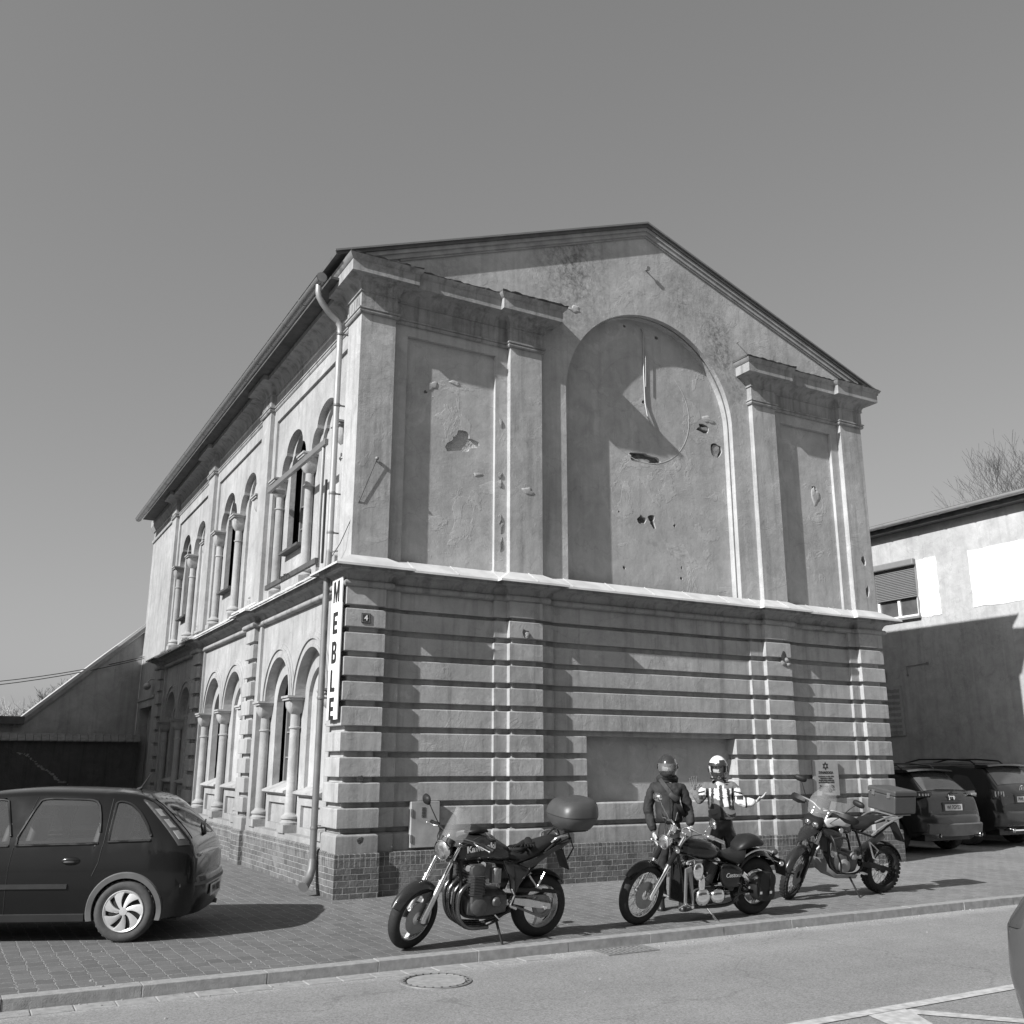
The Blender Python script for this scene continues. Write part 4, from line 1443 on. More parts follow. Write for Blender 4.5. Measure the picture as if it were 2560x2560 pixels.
def interp(keys, x):
    if x <= keys[0][0]: return keys[0][1]
    n = len(keys)
    for i in range(n - 1):
        (a, va), (b_, vb) = keys[i], keys[i + 1]
        if x <= b_:
            h = b_ - a
            sl = (vb - va) / h
            s0 = (va - keys[i - 1][1]) / (a - keys[i - 1][0]) if i else sl
            s1 = (keys[i + 2][1] - vb) / (keys[i + 2][0] - b_) if i + 2 < n else sl
            m0 = 0 if s0 * sl <= 0 else 2 * s0 * sl / (s0 + sl)
            m1 = 0 if s1 * sl <= 0 else 2 * s1 * sl / (s1 + sl)
            t = (x - a) / h
            return va * (2 * t ** 3 - 3 * t * t + 1) + m0 * h * (t ** 3 - 2 * t * t + t) + vb * (3 * t * t - 2 * t ** 3) + m1 * h * (t ** 3 - t * t)
    return keys[-1][1]

class Car:
    """x: 0 rear bumper .. L front; y: + left; z up. keys = dict of station curves"""
    def __init__(s, K):
        s.K = K
    def sec(s, x):
        K = s.K
        zr = interp(K['zr'], x)
        zs = min(interp(K['zs'], x), zr - .03)
        zb = interp(K['zb'], x)
        wb, ws, wr = interp(K['wb'], x), interp(K['ws'], x), interp(K['wr'], x)
        za = zb
        for (cx, r) in K['wheels']:
            d = abs(x - cx)
            if d < r:
                za = max(za, math.sqrt(r * r - d * d) + K['axle'])
        return zr, zs, zb, wb, ws, wr, za
    def side_y(s, x, z):
        zr, zs, zb, wb, ws, wr, za = s.sec(x)
        if z <= zs:
            zm = zb + (zs - zb) * .55
            if z <= zm:
                t = (z - zb) / (zm - zb)
                return wb + (ws - wb) * math.sin(max(0, min(1, t)) * PI / 2)
            t = (z - zm) / (zs - zm)
            return ws - .02 * t * t
        t = (z - zs) / max(.01, (zr - zs))
        w0 = ws - .03
        lim = .86
        if t < lim:
            return w0 + (wr - w0) * (t / lim) ** 1.15
        q = min(1.0, (t - lim) / (1 - lim))
        return wr * (1 - q ** 2.2 * .55)
    def top_z(s, x, y):
        zr, zs, zb, wb, ws, wr, za = s.sec(x)
        return zr - .05 * (abs(y) / max(.1, wr)) ** 2.4
    def ring(s, x):
        zr, zs, zb, wb, ws, wr, za = s.sec(x)
        half = []
        z0 = max(zb, za)
        n = 14
        for i in range(n + 1):
            z = z0 + (zr - .0 - z0) * 1.0 * i / n * .93
            half.append((x, s.side_y(x, z), z))
        wtop = half[-1][1]
        zt = half[-1][2]
        for i in range(1, 7):
            y = wtop * math.cos(PI / 2 * i / 6)
            z = zt + (zr - zt) * math.sin(PI / 2 * i / 6) ** .8
            half.append((x, max(y, 0), z))
        top = half[:-1] + [(x, 0, zr)] + [(p[0], -p[1], p[2]) for p in reversed(half[:-1])]
        return top
    def body(s, name, mat, parent, cuts=None):
        K = s.K
        L = K['L']
        xs = [0, .012, .035]
        x = .07
        while x < L - .05:
            xs.append(x)
            x += .03
        xs += [L - .03, L - .01, L]
        rings = [s.ring(x) for x in xs]
        def shrink(r, f, dx):
            c = Vector((r[0][0], 0, sum(p[2] for p in r) / len(r)))
            return [(r[0][0] + dx, p[1] * f, c.z + (p[2] - c.z) * f) for p in r]
        rings = [shrink(rings[0], .93, -.018)] + rings + [shrink(rings[-1], .93, .018)]
        mb = MB()
        mb.loft(rings)
        if cuts:
            keep = []
            for f in mb.f:
                if len(f) > 4:
                    keep.append(f)
                    continue
                cx = sum(mb.v[i][0] for i in f) / 4
                cy = sum(mb.v[i][1] for i in f) / 4
                cz = sum(mb.v[i][2] for i in f) / 4
                if not cuts(cx, cy, cz):
                    keep.append(f)
            mb.f = keep
        return mb.build(name, mat, parent, smooth=38)
    def side_patch(s, poly_lo, poly_hi, x0, x1, off, sgn, n=24, m=8):
        """patch on the side between z=lo(x) and z=hi(x)"""
        mb = MB()
        rings = []
        for i in range(n + 1):
            x = x0 + (x1 - x0) * i / n
            a, b_ = interp(poly_lo, x), interp(poly_hi, x)
            b_ = max(b_, a + .002)
            rings.append([(x, sgn * (s.side_y(x, a + (b_ - a) * j / m) + off), a + (b_ - a) * j / m) for j in range(m + 1)])
        mb.loft(rings, closed=False, cap=False)
        return mb
    def line(s, pts, r, sgn, off=.0):
        return [(x, sgn * (s.side_y(x, z) + off), z) for x, z in pts]

def tyre_mb(r, w, rim, tread=0, y0=0.0, n=48):
    """wheel centred on origin, axis y"""
    mb = MB()
    h = w / 2
    mb.lathe([(rim, -h * .8), (rim + .03, -h * .98), ((r + rim) / 2, -h * 1.05), (r - .02, -h * .95), (r - .004, -h * .7), (r, -h * .3), (r, h * .3), (r - .004, h * .7), (r - .02, h * .95), ((r + rim) / 2, h * 1.05), (rim + .03, h * .98), (rim, h * .8)], (0, y0, 0), (0, 1, 0), n, wrap=True)
    if tread:
        for k in range(tread):
            a = 2 * PI * k / tread
            c, s_ = math.cos(a), math.sin(a)
            for yy in (-h * .68, h * .4) if k % 2 else (-h * .4, h * .1):
                M_ = Matrix.Rotation(a, 4, 'Y')
                sv = mb.M
                mb.M = sv @ M_
                mb.box(r - .006, r + .002, y0 + yy, y0 + yy + h * .3, -PI * r / tread * .62, PI * r / tread * .62)
                mb.M = sv
    return mb

def car_wheel(parent, c, r, w, rim, out, style, silver='wheel_silver'):
    """out = +1 when the outer face looks to +y"""
    t = tyre_mb(r, w, rim, tread=64)
    rt = t.build('wheel', 'tyre', parent, smooth=40, loc=c)
    e = MB()
    h = w / 2 * out
    if style == 'cover':
        # flat cover with seven curved openings between swirling spokes
        e.lathe([(0.0001, h * .86), (.05, h * .92), (.052, h * .8), (.09, h * .78), (rim * .9, h * .62), (rim * 1.02, h * .8), (rim * 1.03, h * .7), (rim * .9, h * .2), (.02, h * .2)], (0, 0, 0), (0, 1, 0), 42)
        e.build('hub_plate', 'trim_dark', rt, smooth=40)
        q = MB()
        q.lathe([(0.0001, h * 1.0), (.038, h * .99), (.04, h * .8), (0.0001, h * .8)], (0, 0, 0), (0, 1, 0), 24)
        q.lathe([(rim * .9, h * .9), (rim * 1.0, h * 1.0), (rim * 1.04, h * .92), (rim * 1.04, h * .7), (rim * .88, h * .7)], (0, 0, 0), (0, 1, 0), 48, wrap=True)
        for k in range(7):
            a = 2 * PI * k / 7
            pts_o = []
            rings = []
            for i in range(7):
                t_ = i / 6
                rr = .036 + (rim * .95 - .036) * t_
                ang = a + t_ * .42
                wd = .016 + .044 * t_ ** 1.5
                hh = h * (.98 - .02 * t_) 
                ca, sa = math.cos(ang), math.sin(ang)
                tx, tz = -sa, ca
                rings.append([(rr * ca + tx * u, y_, rr * sa + tz * u) for u, y_ in ((-wd, h * .88), (-wd * .5, hh), (wd * .8, h * .97 if t_ < .9 else hh), (wd, h * .84))])
            q.loft(rings, closed=True)
        q.build('wheel_cover', silver, rt, smooth=50)
    else:
        e.lathe([(0.0001, h * .3), (rim * .96, h * .3), (rim * 1.02, h * .95), (rim * 1.05, h * .9), (rim * 1.02, h * .1), (0.0001, h * .1)], (0, 0, 0), (0, 1, 0), 36)
        for k in range(5):
            a = 2 * PI * k / 5
            q2 = []
            for rr, wd in ((.03, .03), (rim * .95, .035)):
                ca, sa = math.cos(a), math.sin(a)
                q2.append([(rr * ca - sa * u, y_, rr * sa + ca * u) for u, y_ in ((-wd, h * .4), (-wd * .8, h * .85), (wd * .8, h * .85), (wd, h * .4))])
            e.loft(q2)
        e.build('rim', silver, rt, smooth=40)
    return rt

def top_patch(car, x0, x1, w0, w1, off, n=14, m=16, ytop=None):
    mb = MB()
    rings = []
    for i in range(n + 1):
        t = i / n
        x = x0 + (x1 - x0) * t
        w = w0 + (w1 - w0) * t
        dz = car.sec(x + .01)[0] - car.sec(x - .01)[0]
        nx, nz = -dz / .02, 1.0
        l = math.hypot(nx, nz)
        rings.append([(x + nx / l * off, -w + 2 * w * j / m, car_top(car, x, -w + 2 * w * j / m) + nz / l * off) for j in range(m + 1)])
    mb.loft(rings, closed=False, cap=False)
    return mb
def car_top(car, x, y):
    r_ = car.ring(x)
    y = abs(y)
    half = r_[:len(r_) // 2 + 1]
    for a_, b2 in zip(half[::-1], half[::-1][1:]):
        if a_[1] <= y <= b2[1]:
            t = (y - a_[1]) / max(1e-6, b2[1] - a_[1])
            return a_[2] + (b2[2] - a_[2]) * t
    return half[-2][2]
# --- dark five door hatchback at the left, seen from its rear left corner
hb_h = math.atan2(.40, -.917)
CORSA = dict(L=3.80, axle=.29, wheels=[(.62, .345), (3.11, .345)],
    zr=[(0, .80), (.03, .90), (.10, 1.01), (.20, 1.12), (.33, 1.24), (.46, 1.34), (.58, 1.395), (.75, 1.425), (1.1, 1.45), (1.6, 1.46), (2.1, 1.43), (2.4, 1.36), (2.9, 1.06), (3.0, 1.02), (3.4, .94), (3.7, .82), (3.8, .68)],
    zs=[(0, .84), (.3, .90), (1.0, .90), (3.0, .86), (3.8, .6)],
    zb=[(0, .30), (.06, .26), (.3, .2), (.5, .2), (3.3, .2), (3.7, .24), (3.8, .34)],
    wb=[(0, .62), (.06, .70), (.2, .77), (.5, .79), (3.3, .79), (3.65, .72), (3.8, .5)],
    ws=[(0, .70), (.06, .76), (.2, .81), (.5, .825), (3.2, .82), (3.6, .74), (3.8, .55)],
    wr=[(0, .60), (.12, .63), (.3, .60), (.6, .57), (1.2, .60), (2.1, .60), (2.5, .62), (3.0, .68), (3.8, .5)])
# origin of the car's own frame: rear bumper centre on the ground
def car_frame(wheel_contact, wx, wy, heading):
    """world position of the frame origin when the wheel at local (wx, wy) stands on wheel_contact"""
    c, s_ = math.cos(heading), math.sin(heading)
    return (wheel_contact[0] - (wx * c - wy * s_), wheel_contact[1] - (wx * s_ + wy * c), 0)
hb = thing('hatchback', 'dark five door hatchback with silver wheel covers parked nose out at the left', 'car', car_frame((-2.86, -1.93), .62, .74, hb_h), (0, 0, hb_h))
c = Car(CORSA)
WINS = [([(.42, .955), (.9, .94)], [(.42, .97), (.5, 1.1), (.6, 1.22), (.72, 1.30), (.80, 1.315), (.84, 1.30), (.86, .96)], .43, .84),
        ([(.9, .93), (1.7, .91)], [(.93, 1.0), (.965, 1.18), (1.02, 1.31), (1.1, 1.335), (1.5, 1.345), (1.58, 1.33), (1.64, 1.2), (1.73, .95)], .935, 1.72),
        ([(1.75, .91), (2.75, .89)], [(1.78, .96), (1.86, 1.2), (1.92, 1.335), (2.15, 1.33), (2.4, 1.22), (2.75, .93)], 1.79, 2.74)]
def hb_cut(x, y, z):
    if abs(y) > .5:
        for lo, hi, xa, xb in WINS:
            if xa + .012 < x < xb - .012 and interp(lo, x) + .015 < z < interp(hi, x) - .018:
                return True
    if .10 < x < .49 and abs(y) < .43 and z > .95:
        return True
    if 2.35 < x < 2.85 and abs(y) < .48 and z > .95:
        return True
    return False
c.body('body', 'paint_dark', hb, cuts=hb_cut)
m_, nt_, b_ = base_mat('clear_car_glass', .02, coat=1.0)
b_.inputs['Base Color'].default_value = (.12, .12, .12, 1)
b_.inputs['Alpha'].default_value = .42
M['clear_glass'] = m_
M['rear_glass'] = simple('tinted_rear_glass', .02, .04, var=.3, scale=2, spec=.35)
it = MB()
it.box(.35, 2.7, -.66, .66, .5, .88)
io = it.build('cabin_lining', 'trim_dark', hb)
for (sx, sy) in ((1.05, .33), (1.05, -.33), (1.95, .34), (1.95, -.34)):
    e = MB()
    e.loft([ell_ring((sx - dx, sy, z), (1, 0, 0), (0, 1, 0), .07, w, 16, 3) for dx, z, w in ((0, .8, .2), (.06, 1.05, .2), (.08, 1.12, .15))])
    e.loft([ell_ring((sx - .09, sy, z), (1, 0, 0), (0, 1, 0), .045, w, 16, 3) for z, w in ((1.16, .1), (1.18, .12), (1.26, .12), (1.28, .09))])
    e.build('seat', 'trim', hb, smooth=50)
top_patch(c, 2.32, 2.88, .50, .56, .006).build('windscreen', M['clear_glass'], hb, smooth=50)
def glass(car, T, lo, hi, x0, x1, sgn, name='side_window', m='car_glass', off=.004):
    return car.side_patch(lo, hi, x0, x1, off, sgn).build(name, M['clear_glass'] if T is hb else m, T, smooth=40)
for sg_ in (1, -1):
    glass(c, hb, [(.42, .955), (.9, .94)], [(.42, .97), (.5, 1.1), (.6, 1.22), (.72, 1.30), (.80, 1.315), (.84, 1.30), (.86, .96)], .43, .84, sg_, 'quarter_window')
    glass(c, hb, [(.9, .93), (1.7, .91)], [(.93, 1.0), (.965, 1.18), (1.02, 1.31), (1.1, 1.335), (1.5, 1.345), (1.58, 1.33), (1.64, 1.2), (1.73, .95)], .935, 1.72, sg_, 'rear_door_window')
    glass(c, hb, [(1.75, .91), (2.75, .89)], [(1.78, .96), (1.86, 1.2), (1.92, 1.335), (2.15, 1.33), (2.4, 1.22), (2.75, .93)], 1.79, 2.74, sg_, 'front_door_window')
    # window surrounds
    fr_ = MB()
    for lo, hi, xa, xb in WINS:
        N_ = 22
        tt = [.5 - .5 * math.cos(PI * i / N_) for i in range(N_ + 1)]
        dense = [(xa + (xb - xa) * t, interp(hi, xa + (xb - xa) * t) + .004) for t in tt] + [(xb - (xb - xa) * t, interp(lo, xb - (xb - xa) * t) - .004) for t in tt]
        fr_.tube(c.line(dense, 0, sg_, .003), .014, 6)
    fr_.build('window_trim', 'trim_dark', hb, smooth=60)
    # shut lines
    ln = MB()
    for pl_ in ([(.88, 1.39), (.88, .95), (.905, .75), (.955, .62)], [(1.76, .24), (1.76, .7), (1.74, .9), (1.62, 1.37)], [(1.03, .24), (1.6, .235), (1.76, .24)]):
        dense = []
        for a_, b2 in zip(pl_, pl_[1:]):
            for i in range(10):
                dense.append((a_[0] + (b2[0] - a_[0]) * i / 10, a_[1] + (b2[1] - a_[1]) * i / 10))
        dense.append(pl_[-1])
        ln.tube(c.line(dense, 0, sg_, -.001), .005, 5)
    ln.build('door_gap', 'black', hb)
    rl = MB()
    rl.loft([[(x, sg_ * (c.side_y(x, z) + o), z) for z, o in ((.50, .0), (.505, .014), (.545, .014), (.55, .0))] for x in [1.18 + .05 * i for i in range(30)]])
    rl.build('rubbing_strip', 'trim_mid', hb, smooth=30)
    sl_ = MB()
    sl_.loft([[(x, sg_ * (c.side_y(x, z) + o), z) for z, o in ((.19, -.02), (.2, .008), (.265, .01), (.275, -.005))] for x in [1.0 + .05 * i for i in range(36)]])
    sl_.build('sill_trim', 'trim_mid', hb, smooth=30)
    for (hx) in (1.17, 2.02):
        dh = MB()
        yy = c.side_y(hx, .76)
        dh.ball((hx, sg_ * (yy - .012), .76), .105, .028, .045, 20, 10)
        h_ = dh.build('door_handle', 'paint_dark', hb, smooth=60)
        d2 = MB()
        d2.ball((hx + .01, sg_ * (yy + .012), .752), .06, .012, .014, 16, 8)
        d2.build('grip', 'black', h_, smooth=60)
    for wx in (.62, 3.11):
        fl2 = MB()
        rings = []
        for i in range(33):
            a = R(-16 + 212 * i / 32)
            x_, z_ = wx + .37 * math.cos(a), .29 + .37 * math.sin(a)
            x2, z2 = wx + .31 * math.cos(a), .29 + .31 * math.sin(a)
            z_ = max(z_, .2); z2 = max(z2, .2)
            y_ = max(c.side_y(x_, max(z_, .3)), .78)
            rings.append([(x_, sg_ * (y_ - .002), z_), (x_ * .8 + x2 * .2, sg_ * (y_ + .016), z_ * .8 + z2 * .2), (x2, sg_ * (y_ + .012), z2), (x2, sg_ * (y_ - .08), z2)])
        fl2.loft(rings)
        fl2.build('wheel_arch_trim', 'trim', hb, smooth=50)
        car_wheel(hb, (wx, sg_ * .735, .29), .29, .175, .19, sg_, 'cover')
ub = MB()
ub.box(.15, 3.6, -.6, .6, .17, .5)
ub.box(.3, 3.5, -.64, .64, .3, .62)
ub.build('underbody', 'black', hb)
# rear: hatch glass, lamps, bumper, plate, wiper, aerial, badge
top_patch(c, .07, .50, .54, .47, .006).build('rear_window', M['rear_glass'], hb, smooth=50)
wp = MB()
wp.tube([(.055, -.02, .985), (.105, -.2, 1.06), (.13, -.38, 1.09)], [.016, .012, .009], 8)
wp.ball((.06, 0, .975), .025)
wp.build('rear_wiper', 'black', hb, smooth=50)
for sg_ in (1, -1):
    tl_ = MB()
    rings = []
    for i in range(15):
        z = .90 + .46 * i / 14
        xs = .05 + .46 * (i / 14) ** 1.1
        rings.append([(xs + dx, sg_ * (c.side_y(xs + dx, z) + o), z) for dx, o in ((-.0, .0), (.03, .012), (.085, .012), (.11, .0))])
    tl_.loft(rings)
    t_o = tl_.build('tail_lamp', 'lamp_red', hb, smooth=50)
    for (za_, zb_) in ((.96, 1.04), (1.07, 1.15), (1.18, 1.25)):
        seg_ = MB()
        rings = []
        for i in range(6):
            z = za_ + (zb_ - za_) * i / 5
            xs = .05 + .46 * ((z - .9) / .46) ** 1.1
            rings.append([(xs + dx, sg_ * (c.side_y(xs + dx, z) + o), z) for dx, o in ((.012, .004), (.035, .0155), (.06, .0155), (.075, .004))])
        seg_.loft(rings)
        seg_.build('lens_segment', 'lamp_clear', t_o, smooth=50)
bp = MB()
rings = []
for i in range(17):
    y = -.80 + 1.6 * i / 16
    e = 1 - (abs(y) / .86) ** 4
    xo = -.075 * e + .17 * (abs(y) / .8) ** 6
    rings.append([(xo + .16, y, .2), (xo + .04, y, .23), (xo - .005, y, .36), (xo - .02, y, .54), (xo - .005, y, .585), (xo + .06, y, .60), (xo + .14, y, .58)])
bp.loft(rings)
bp.build('rear_bumper', 'paint_dark', hb, smooth=50)
bt_ = MB()
rings = []
for i in range(13):
    y = -.78 + 1.56 * i / 12
    e = 1 - (abs(y) / .86) ** 4
    xo = -.085 * e + .17 * (abs(y) / .8) ** 6
    rings.append([(xo + .02, y, .50), (xo - .016, y, .505), (xo - .016, y, .535), (xo + .02, y, .54)])
bt_.loft(rings)
bt_.build('bumper_strip', 'trim', hb, smooth=50)
npl = MB()
npl.box(-.106, -.095, -.26, .26, .36, .475)
n_o = npl.build('number_plate', 'plate_white', hb, bevel=.004)
text_mesh('PWI 09021', .1, 'plate_text', 'black', n_o, face_mtx((-.108, 0, .418), (0, -1, 0), (0, 0, 1)), bold=.002, sx=.9, thick=.001)
text_mesh('CORSA', .05, 'model_badge', 'chrome', hb, face_mtx((-.024, .42, .80), (0, -1, 0), (-.1, 0, 1)), bold=.001, thick=.004)
gl = MB()
gl.tube([(-.01, y, .62 + 0 * y) for y in (-.62, -.3, 0, .3, .62)], .005, 5)
gl.tube([(.02, .635, .62), (.06, .64, .8), (.16, .63, 1.0)], .005, 5)
gl.build('hatch_gap', 'black', hb)
an = MB()
an.tube([(.78, 0, 1.43), (.68, 0, 1.60)], [.012, .004], 6)
an.tube([(.8, 0, 1.42), (.76, 0, 1.45)], [.03, .012], 8)
an.build('aerial', 'black', hb)
ex = MB()
ex.tube([(.1, -.4, .24), (-.05, -.4, .23)], .025, 10)
ex.build('exhaust', 'iron', hb)

# --- two SUVs in the shade
def suv(name, label, loc, heading, K, mat, lamp, plate, badge, rails='trim', skid=True, badgetype='text'):
    T = thing(name, label, 'car', loc, (0, 0, heading), group='sport utility cars parked beside the pale building')
    c = Car(K)
    c.body('body', mat, T)
    W_ = interp(K['ws'], .5)
    top_patch(c, K['glass'][0], K['glass'][1], K['glass'][2], K['glass'][3], .007).build('rear_window', 'car_glass', T, smooth=50)
    for sg_ in (1, -1):
        b_ = K['belt']
        glass(c, T, [(.5, b_), (1.1, b_ - .02)], [(.52, b_ + .04), (.65, b_ + .2), (.8, b_ + .33), (1.1, b_ + .36), (1.14, b_ + .3)], .53, 1.13, sg_, 'quarter_window')
        glass(c, T, [(1.2, b_ - .02), (2.1, b_ - .03)], [(1.2, b_ + .34), (2.05, b_ + .38), (2.1, b_ + .36)], 1.21, 2.1, sg_, 'rear_door_window')
        glass(c, T, [(2.17, b_ - .03), (3.1, b_ - .06)], [(2.17, b_ + .36), (2.5, b_ + .34), (3.1, b_ - .02)], 2.18, 3.08, sg_, 'front_door_window')
        rr = MB()
        z = K['ztop']
        rr.tube([(.75, sg_ * .5, z - .02), (.85, sg_ * .5, z + .05), (1.4, sg_ * .51, z + .085), (2.2, sg_ * .51, z + .08), (2.6, sg_ * .5, z + .0)], .018, 8)
        rr.build('roof_rail', rails, T, smooth=50)
        tlm = MB()
        rings = []
        for i in range(9):
            u = i / 8
            yy = sg_ * (W_ - .015 - .36 * u)
            xx = K['rear_x'](abs(yy), lamp[0])
            z0_, z1_ = lamp[0] + lamp[2] * u, lamp[1] - lamp[3] * u
            rings.append([(xx + .02, yy, z0_), (xx - .028, yy, z0_ + .01), (xx - .028 + .03, yy, z1_ - .01), (xx + .06, yy, z1_)])
        tlm.loft(rings)
        to_ = tlm.build('tail_lamp', 'lamp_red', T, smooth=40)
        t2 = MB()
        for u in (.12, .32, .5, .66):
            yy = sg_ * (W_ - .02 - .36 * u)
            xx = K['rear_x'](abs(yy), lamp[0]) - .03
            t2.box(xx - .004, xx + .02, yy - .018, yy + .018, lamp[0] + .045, lamp[1] - .05)
        t2.build('lens_segment', 'lamp_clear', to_)
        for wx in (K['wheels'][0][0], K['wheels'][1][0]):
            car_wheel(T, (wx, sg_ * (W_ - .12), K['axle']), K['axle'], .24, .23, sg_, 'alloy')
    u_ = MB()
    u_.box(.2, K['L'] - .3, -W_ + .25, W_ - .25, .24, .6)
    u_.build('underbody', 'black', T)
    rings = []
    for i in range(17):
        y = (-1 + 2 * i / 16) * (W_ - .01)
        k = abs(y) / W_
        xo = -.08 + .2 * k ** 6
        rings.append([(xo + .2, y, .42), (xo + .04, y, .43), (xo, y, .50), (xo - .01, y, .68), (xo + .04, y, .75), (xo + .16, y, .76)])
    bm_ = MB()
    bm_.loft(rings)
    bo = bm_.build('rear_bumper', mat, T, smooth=50)
    if skid:
        rings = []
        for i in range(13):
            y = (-1 + 2 * i / 12) * (W_ - .12)
            k = abs(y) / W_
            xo = -.1 + .15 * k ** 6
            rings.append([(xo + .2, y, .33 + .05 * k), (xo + .02, y, .34 + .08 * k ** 3), (xo - .015, y, .56), (xo + .05, y, .60)])
        sk = MB()
        sk.loft(rings)
        sk.build('skid_plate', 'trim', bo, smooth=50)
    else:
        sk = MB()
        sk.box(-.1, .1, -W_ + .25, W_ - .25, .34, .37)
        sk.build('bumper_strip', 'chrome', bo)
    for sg_ in (1, -1):
        e_ = MB()
        e_.lathe([(.045, 0), (.05, .01), (.05, .14), (.038, .14), (.038, .03)], (-.12, sg_ * (W_ - .3), .36), (1, 0, 0), 18, wrap=True)
        e_.build('exhaust_tip', 'chrome', T, smooth=40)
    pz, py = plate[1], 0
    xx = K['rear_x'](0, pz)
    pr_ = MB()
    pr_.box(xx - .02, xx + .06, -.33, .33, pz - .1, pz + .1)
    pr_.build('plate_recess', 'black', T, bevel=.02)
    pm = MB()
    pm.box(xx - .03, xx - .02, -.26, .26, pz - .06, pz + .06)
    po = pm.build('number_plate', 'plate_white', T)
    text_mesh(plate[0], .105, 'plate_text', 'black', po, face_mtx((xx - .032, 0, pz - .002), (0, -1, 0), (0, 0, 1)), bold=.002, sx=.9, thick=.001)
    if badgetype == 'text':
        text_mesh(badge, .11, 'emblem', 'chrome', T, face_mtx((K['rear_x'](0, pz + .2) - .03, 0, pz + .2), (0, -1, 0), (.25, 0, 1)), bold=.003, thick=.006)
    else:
        em = MB()
        xx2 = K['rear_x'](0, pz + .22) - .02
        em.lathe([(.055, 0), (.065, -.012), (.075, 0)], (xx2, 0, pz + .22), (1, 0, .25), 24, wrap=True)
        em.tube([(xx2 - .01, -.03, pz + .19), (xx2 - .01, .0, pz + .25), (xx2 - .01, .03, pz + .19)], .009, 5)
        em.build('emblem', 'chrome', T, smooth=40)
    gp = MB()
    for z in (plate[1] - .16, plate[1] + .13):
        pts = []
        for i in range(11):
            y = (-1 + i / 5) * (W_ - .12)
            pts.append((K['rear_x'](abs(y), z) - .004, y, z))
        gp.tube(pts, .006, 5)
    gp.build('hatch_gap', 'black', T)
    sp_ = MB()
    xg = K['glass'][1]
    rings = []
    for i in range(11):
        y = (-1 + i / 5) * (W_ - .24)
        zt = K['ztop'] - .03 - .05 * (abs(y) / W_) ** 2
        rings.append([(xg - .1, y, zt - .035), (xg - .14, y, zt - .02), (xg - .1, y, zt + .015), (xg + .2, y, zt + .02), (xg + .2, y, zt - .05)])
    sp_.loft(rings)
    sp_.build('roof_spoiler', mat, T, smooth=40)
    w2 = MB()
    zw = K['belt'] + .06
    w2.tube([(K['rear_x'](0, zw) - .02, 0, zw), (K['rear_x'](0, zw) + .0, -.2, zw + .07), (K['rear_x'](0, zw) + .0, -.38, zw + .06)], [.018, .012, .008], 8)
    w2.build('rear_wiper', 'black', T)
    return T
def mk_rearx(K):
    def f(y, z):
        # find x where the tail surface reaches height z (rear face)
        x = 0.0
        while x < 1.2 and interp(K['zr'], x) < z:
            x += .01
        return x + .0 + .1 * (y / .9) ** 4
    return f
SUV1 = dict(L=4.5, axle=.35, wheels=[(.85, .43), (3.6, .43)], belt=1.08, ztop=1.64, glass=(.17, .58, .62, .52),
    zr=[(0, .82), (.01, 1.0), (.06, 1.12), (.2, 1.24), (.42, 1.45), (.6, 1.58), (.8, 1.63), (1.5, 1.66), (2.4, 1.64), (2.8, 1.52), (3.3, 1.16), (3.5, 1.1), (4.2, 1.02), (4.5, .8)],
    zs=[(0, .85), (.2, 1.03), (3.3, 1.0), (4.5, .7)], zb=[(0, .5), (.2, .36), (.4, .3), (4.1, .3), (4.5, .4)],
    wb=[(0, .74), (.12, .84), (.4, .88), (4.0, .88), (4.5, .6)], ws=[(0, .78), (.1, .87), (.3, .925), (4.0, .92), (4.5, .65)],
    wr=[(0, .72), (.2, .72), (.5, .64), (.9, .66), (2.4, .66), (3.3, .75), (4.5, .6)])
SUV1['rear_x'] = mk_rearx(SUV1)
SUV2 = dict(SUV1, ztop=1.74, belt=1.13, glass=(.12, .42, .68, .6), axle=.36, L=4.7,
    zr=[(0, .9), (.01, 1.08), (.05, 1.2), (.16, 1.35), (.3, 1.52), (.45, 1.68), (.7, 1.73), (1.5, 1.76), (2.4, 1.74), (2.8, 1.6), (3.4, 1.2), (3.6, 1.14), (4.4, 1.04), (4.7, .8)],
    wr=[(0, .78), (.2, .76), (.5, .68), (.9, .68), (2.4, .68), (3.3, .75), (4.7, .6)])
SUV2['rear_x'] = mk_rearx(SUV2)
suv('suv', 'black sport utility car with a grey skid plate parked nearest the hall corner', (13.05, .55, 0), R(90), SUV1, 'paint_black', (1.06, 1.2, .05, .01), ('WI 7GY53', .88), 'Jeep')
suv('suv', 'grey sport utility car with round rear emblem farthest right beside the pale wall', (15.95, .95, 0), R(90), SUV2, 'paint_black', (1.0, 1.2, .0, .09), ('PWI 17V51', .98), '', skid=False, badgetype='ring', rails='trim_dark')
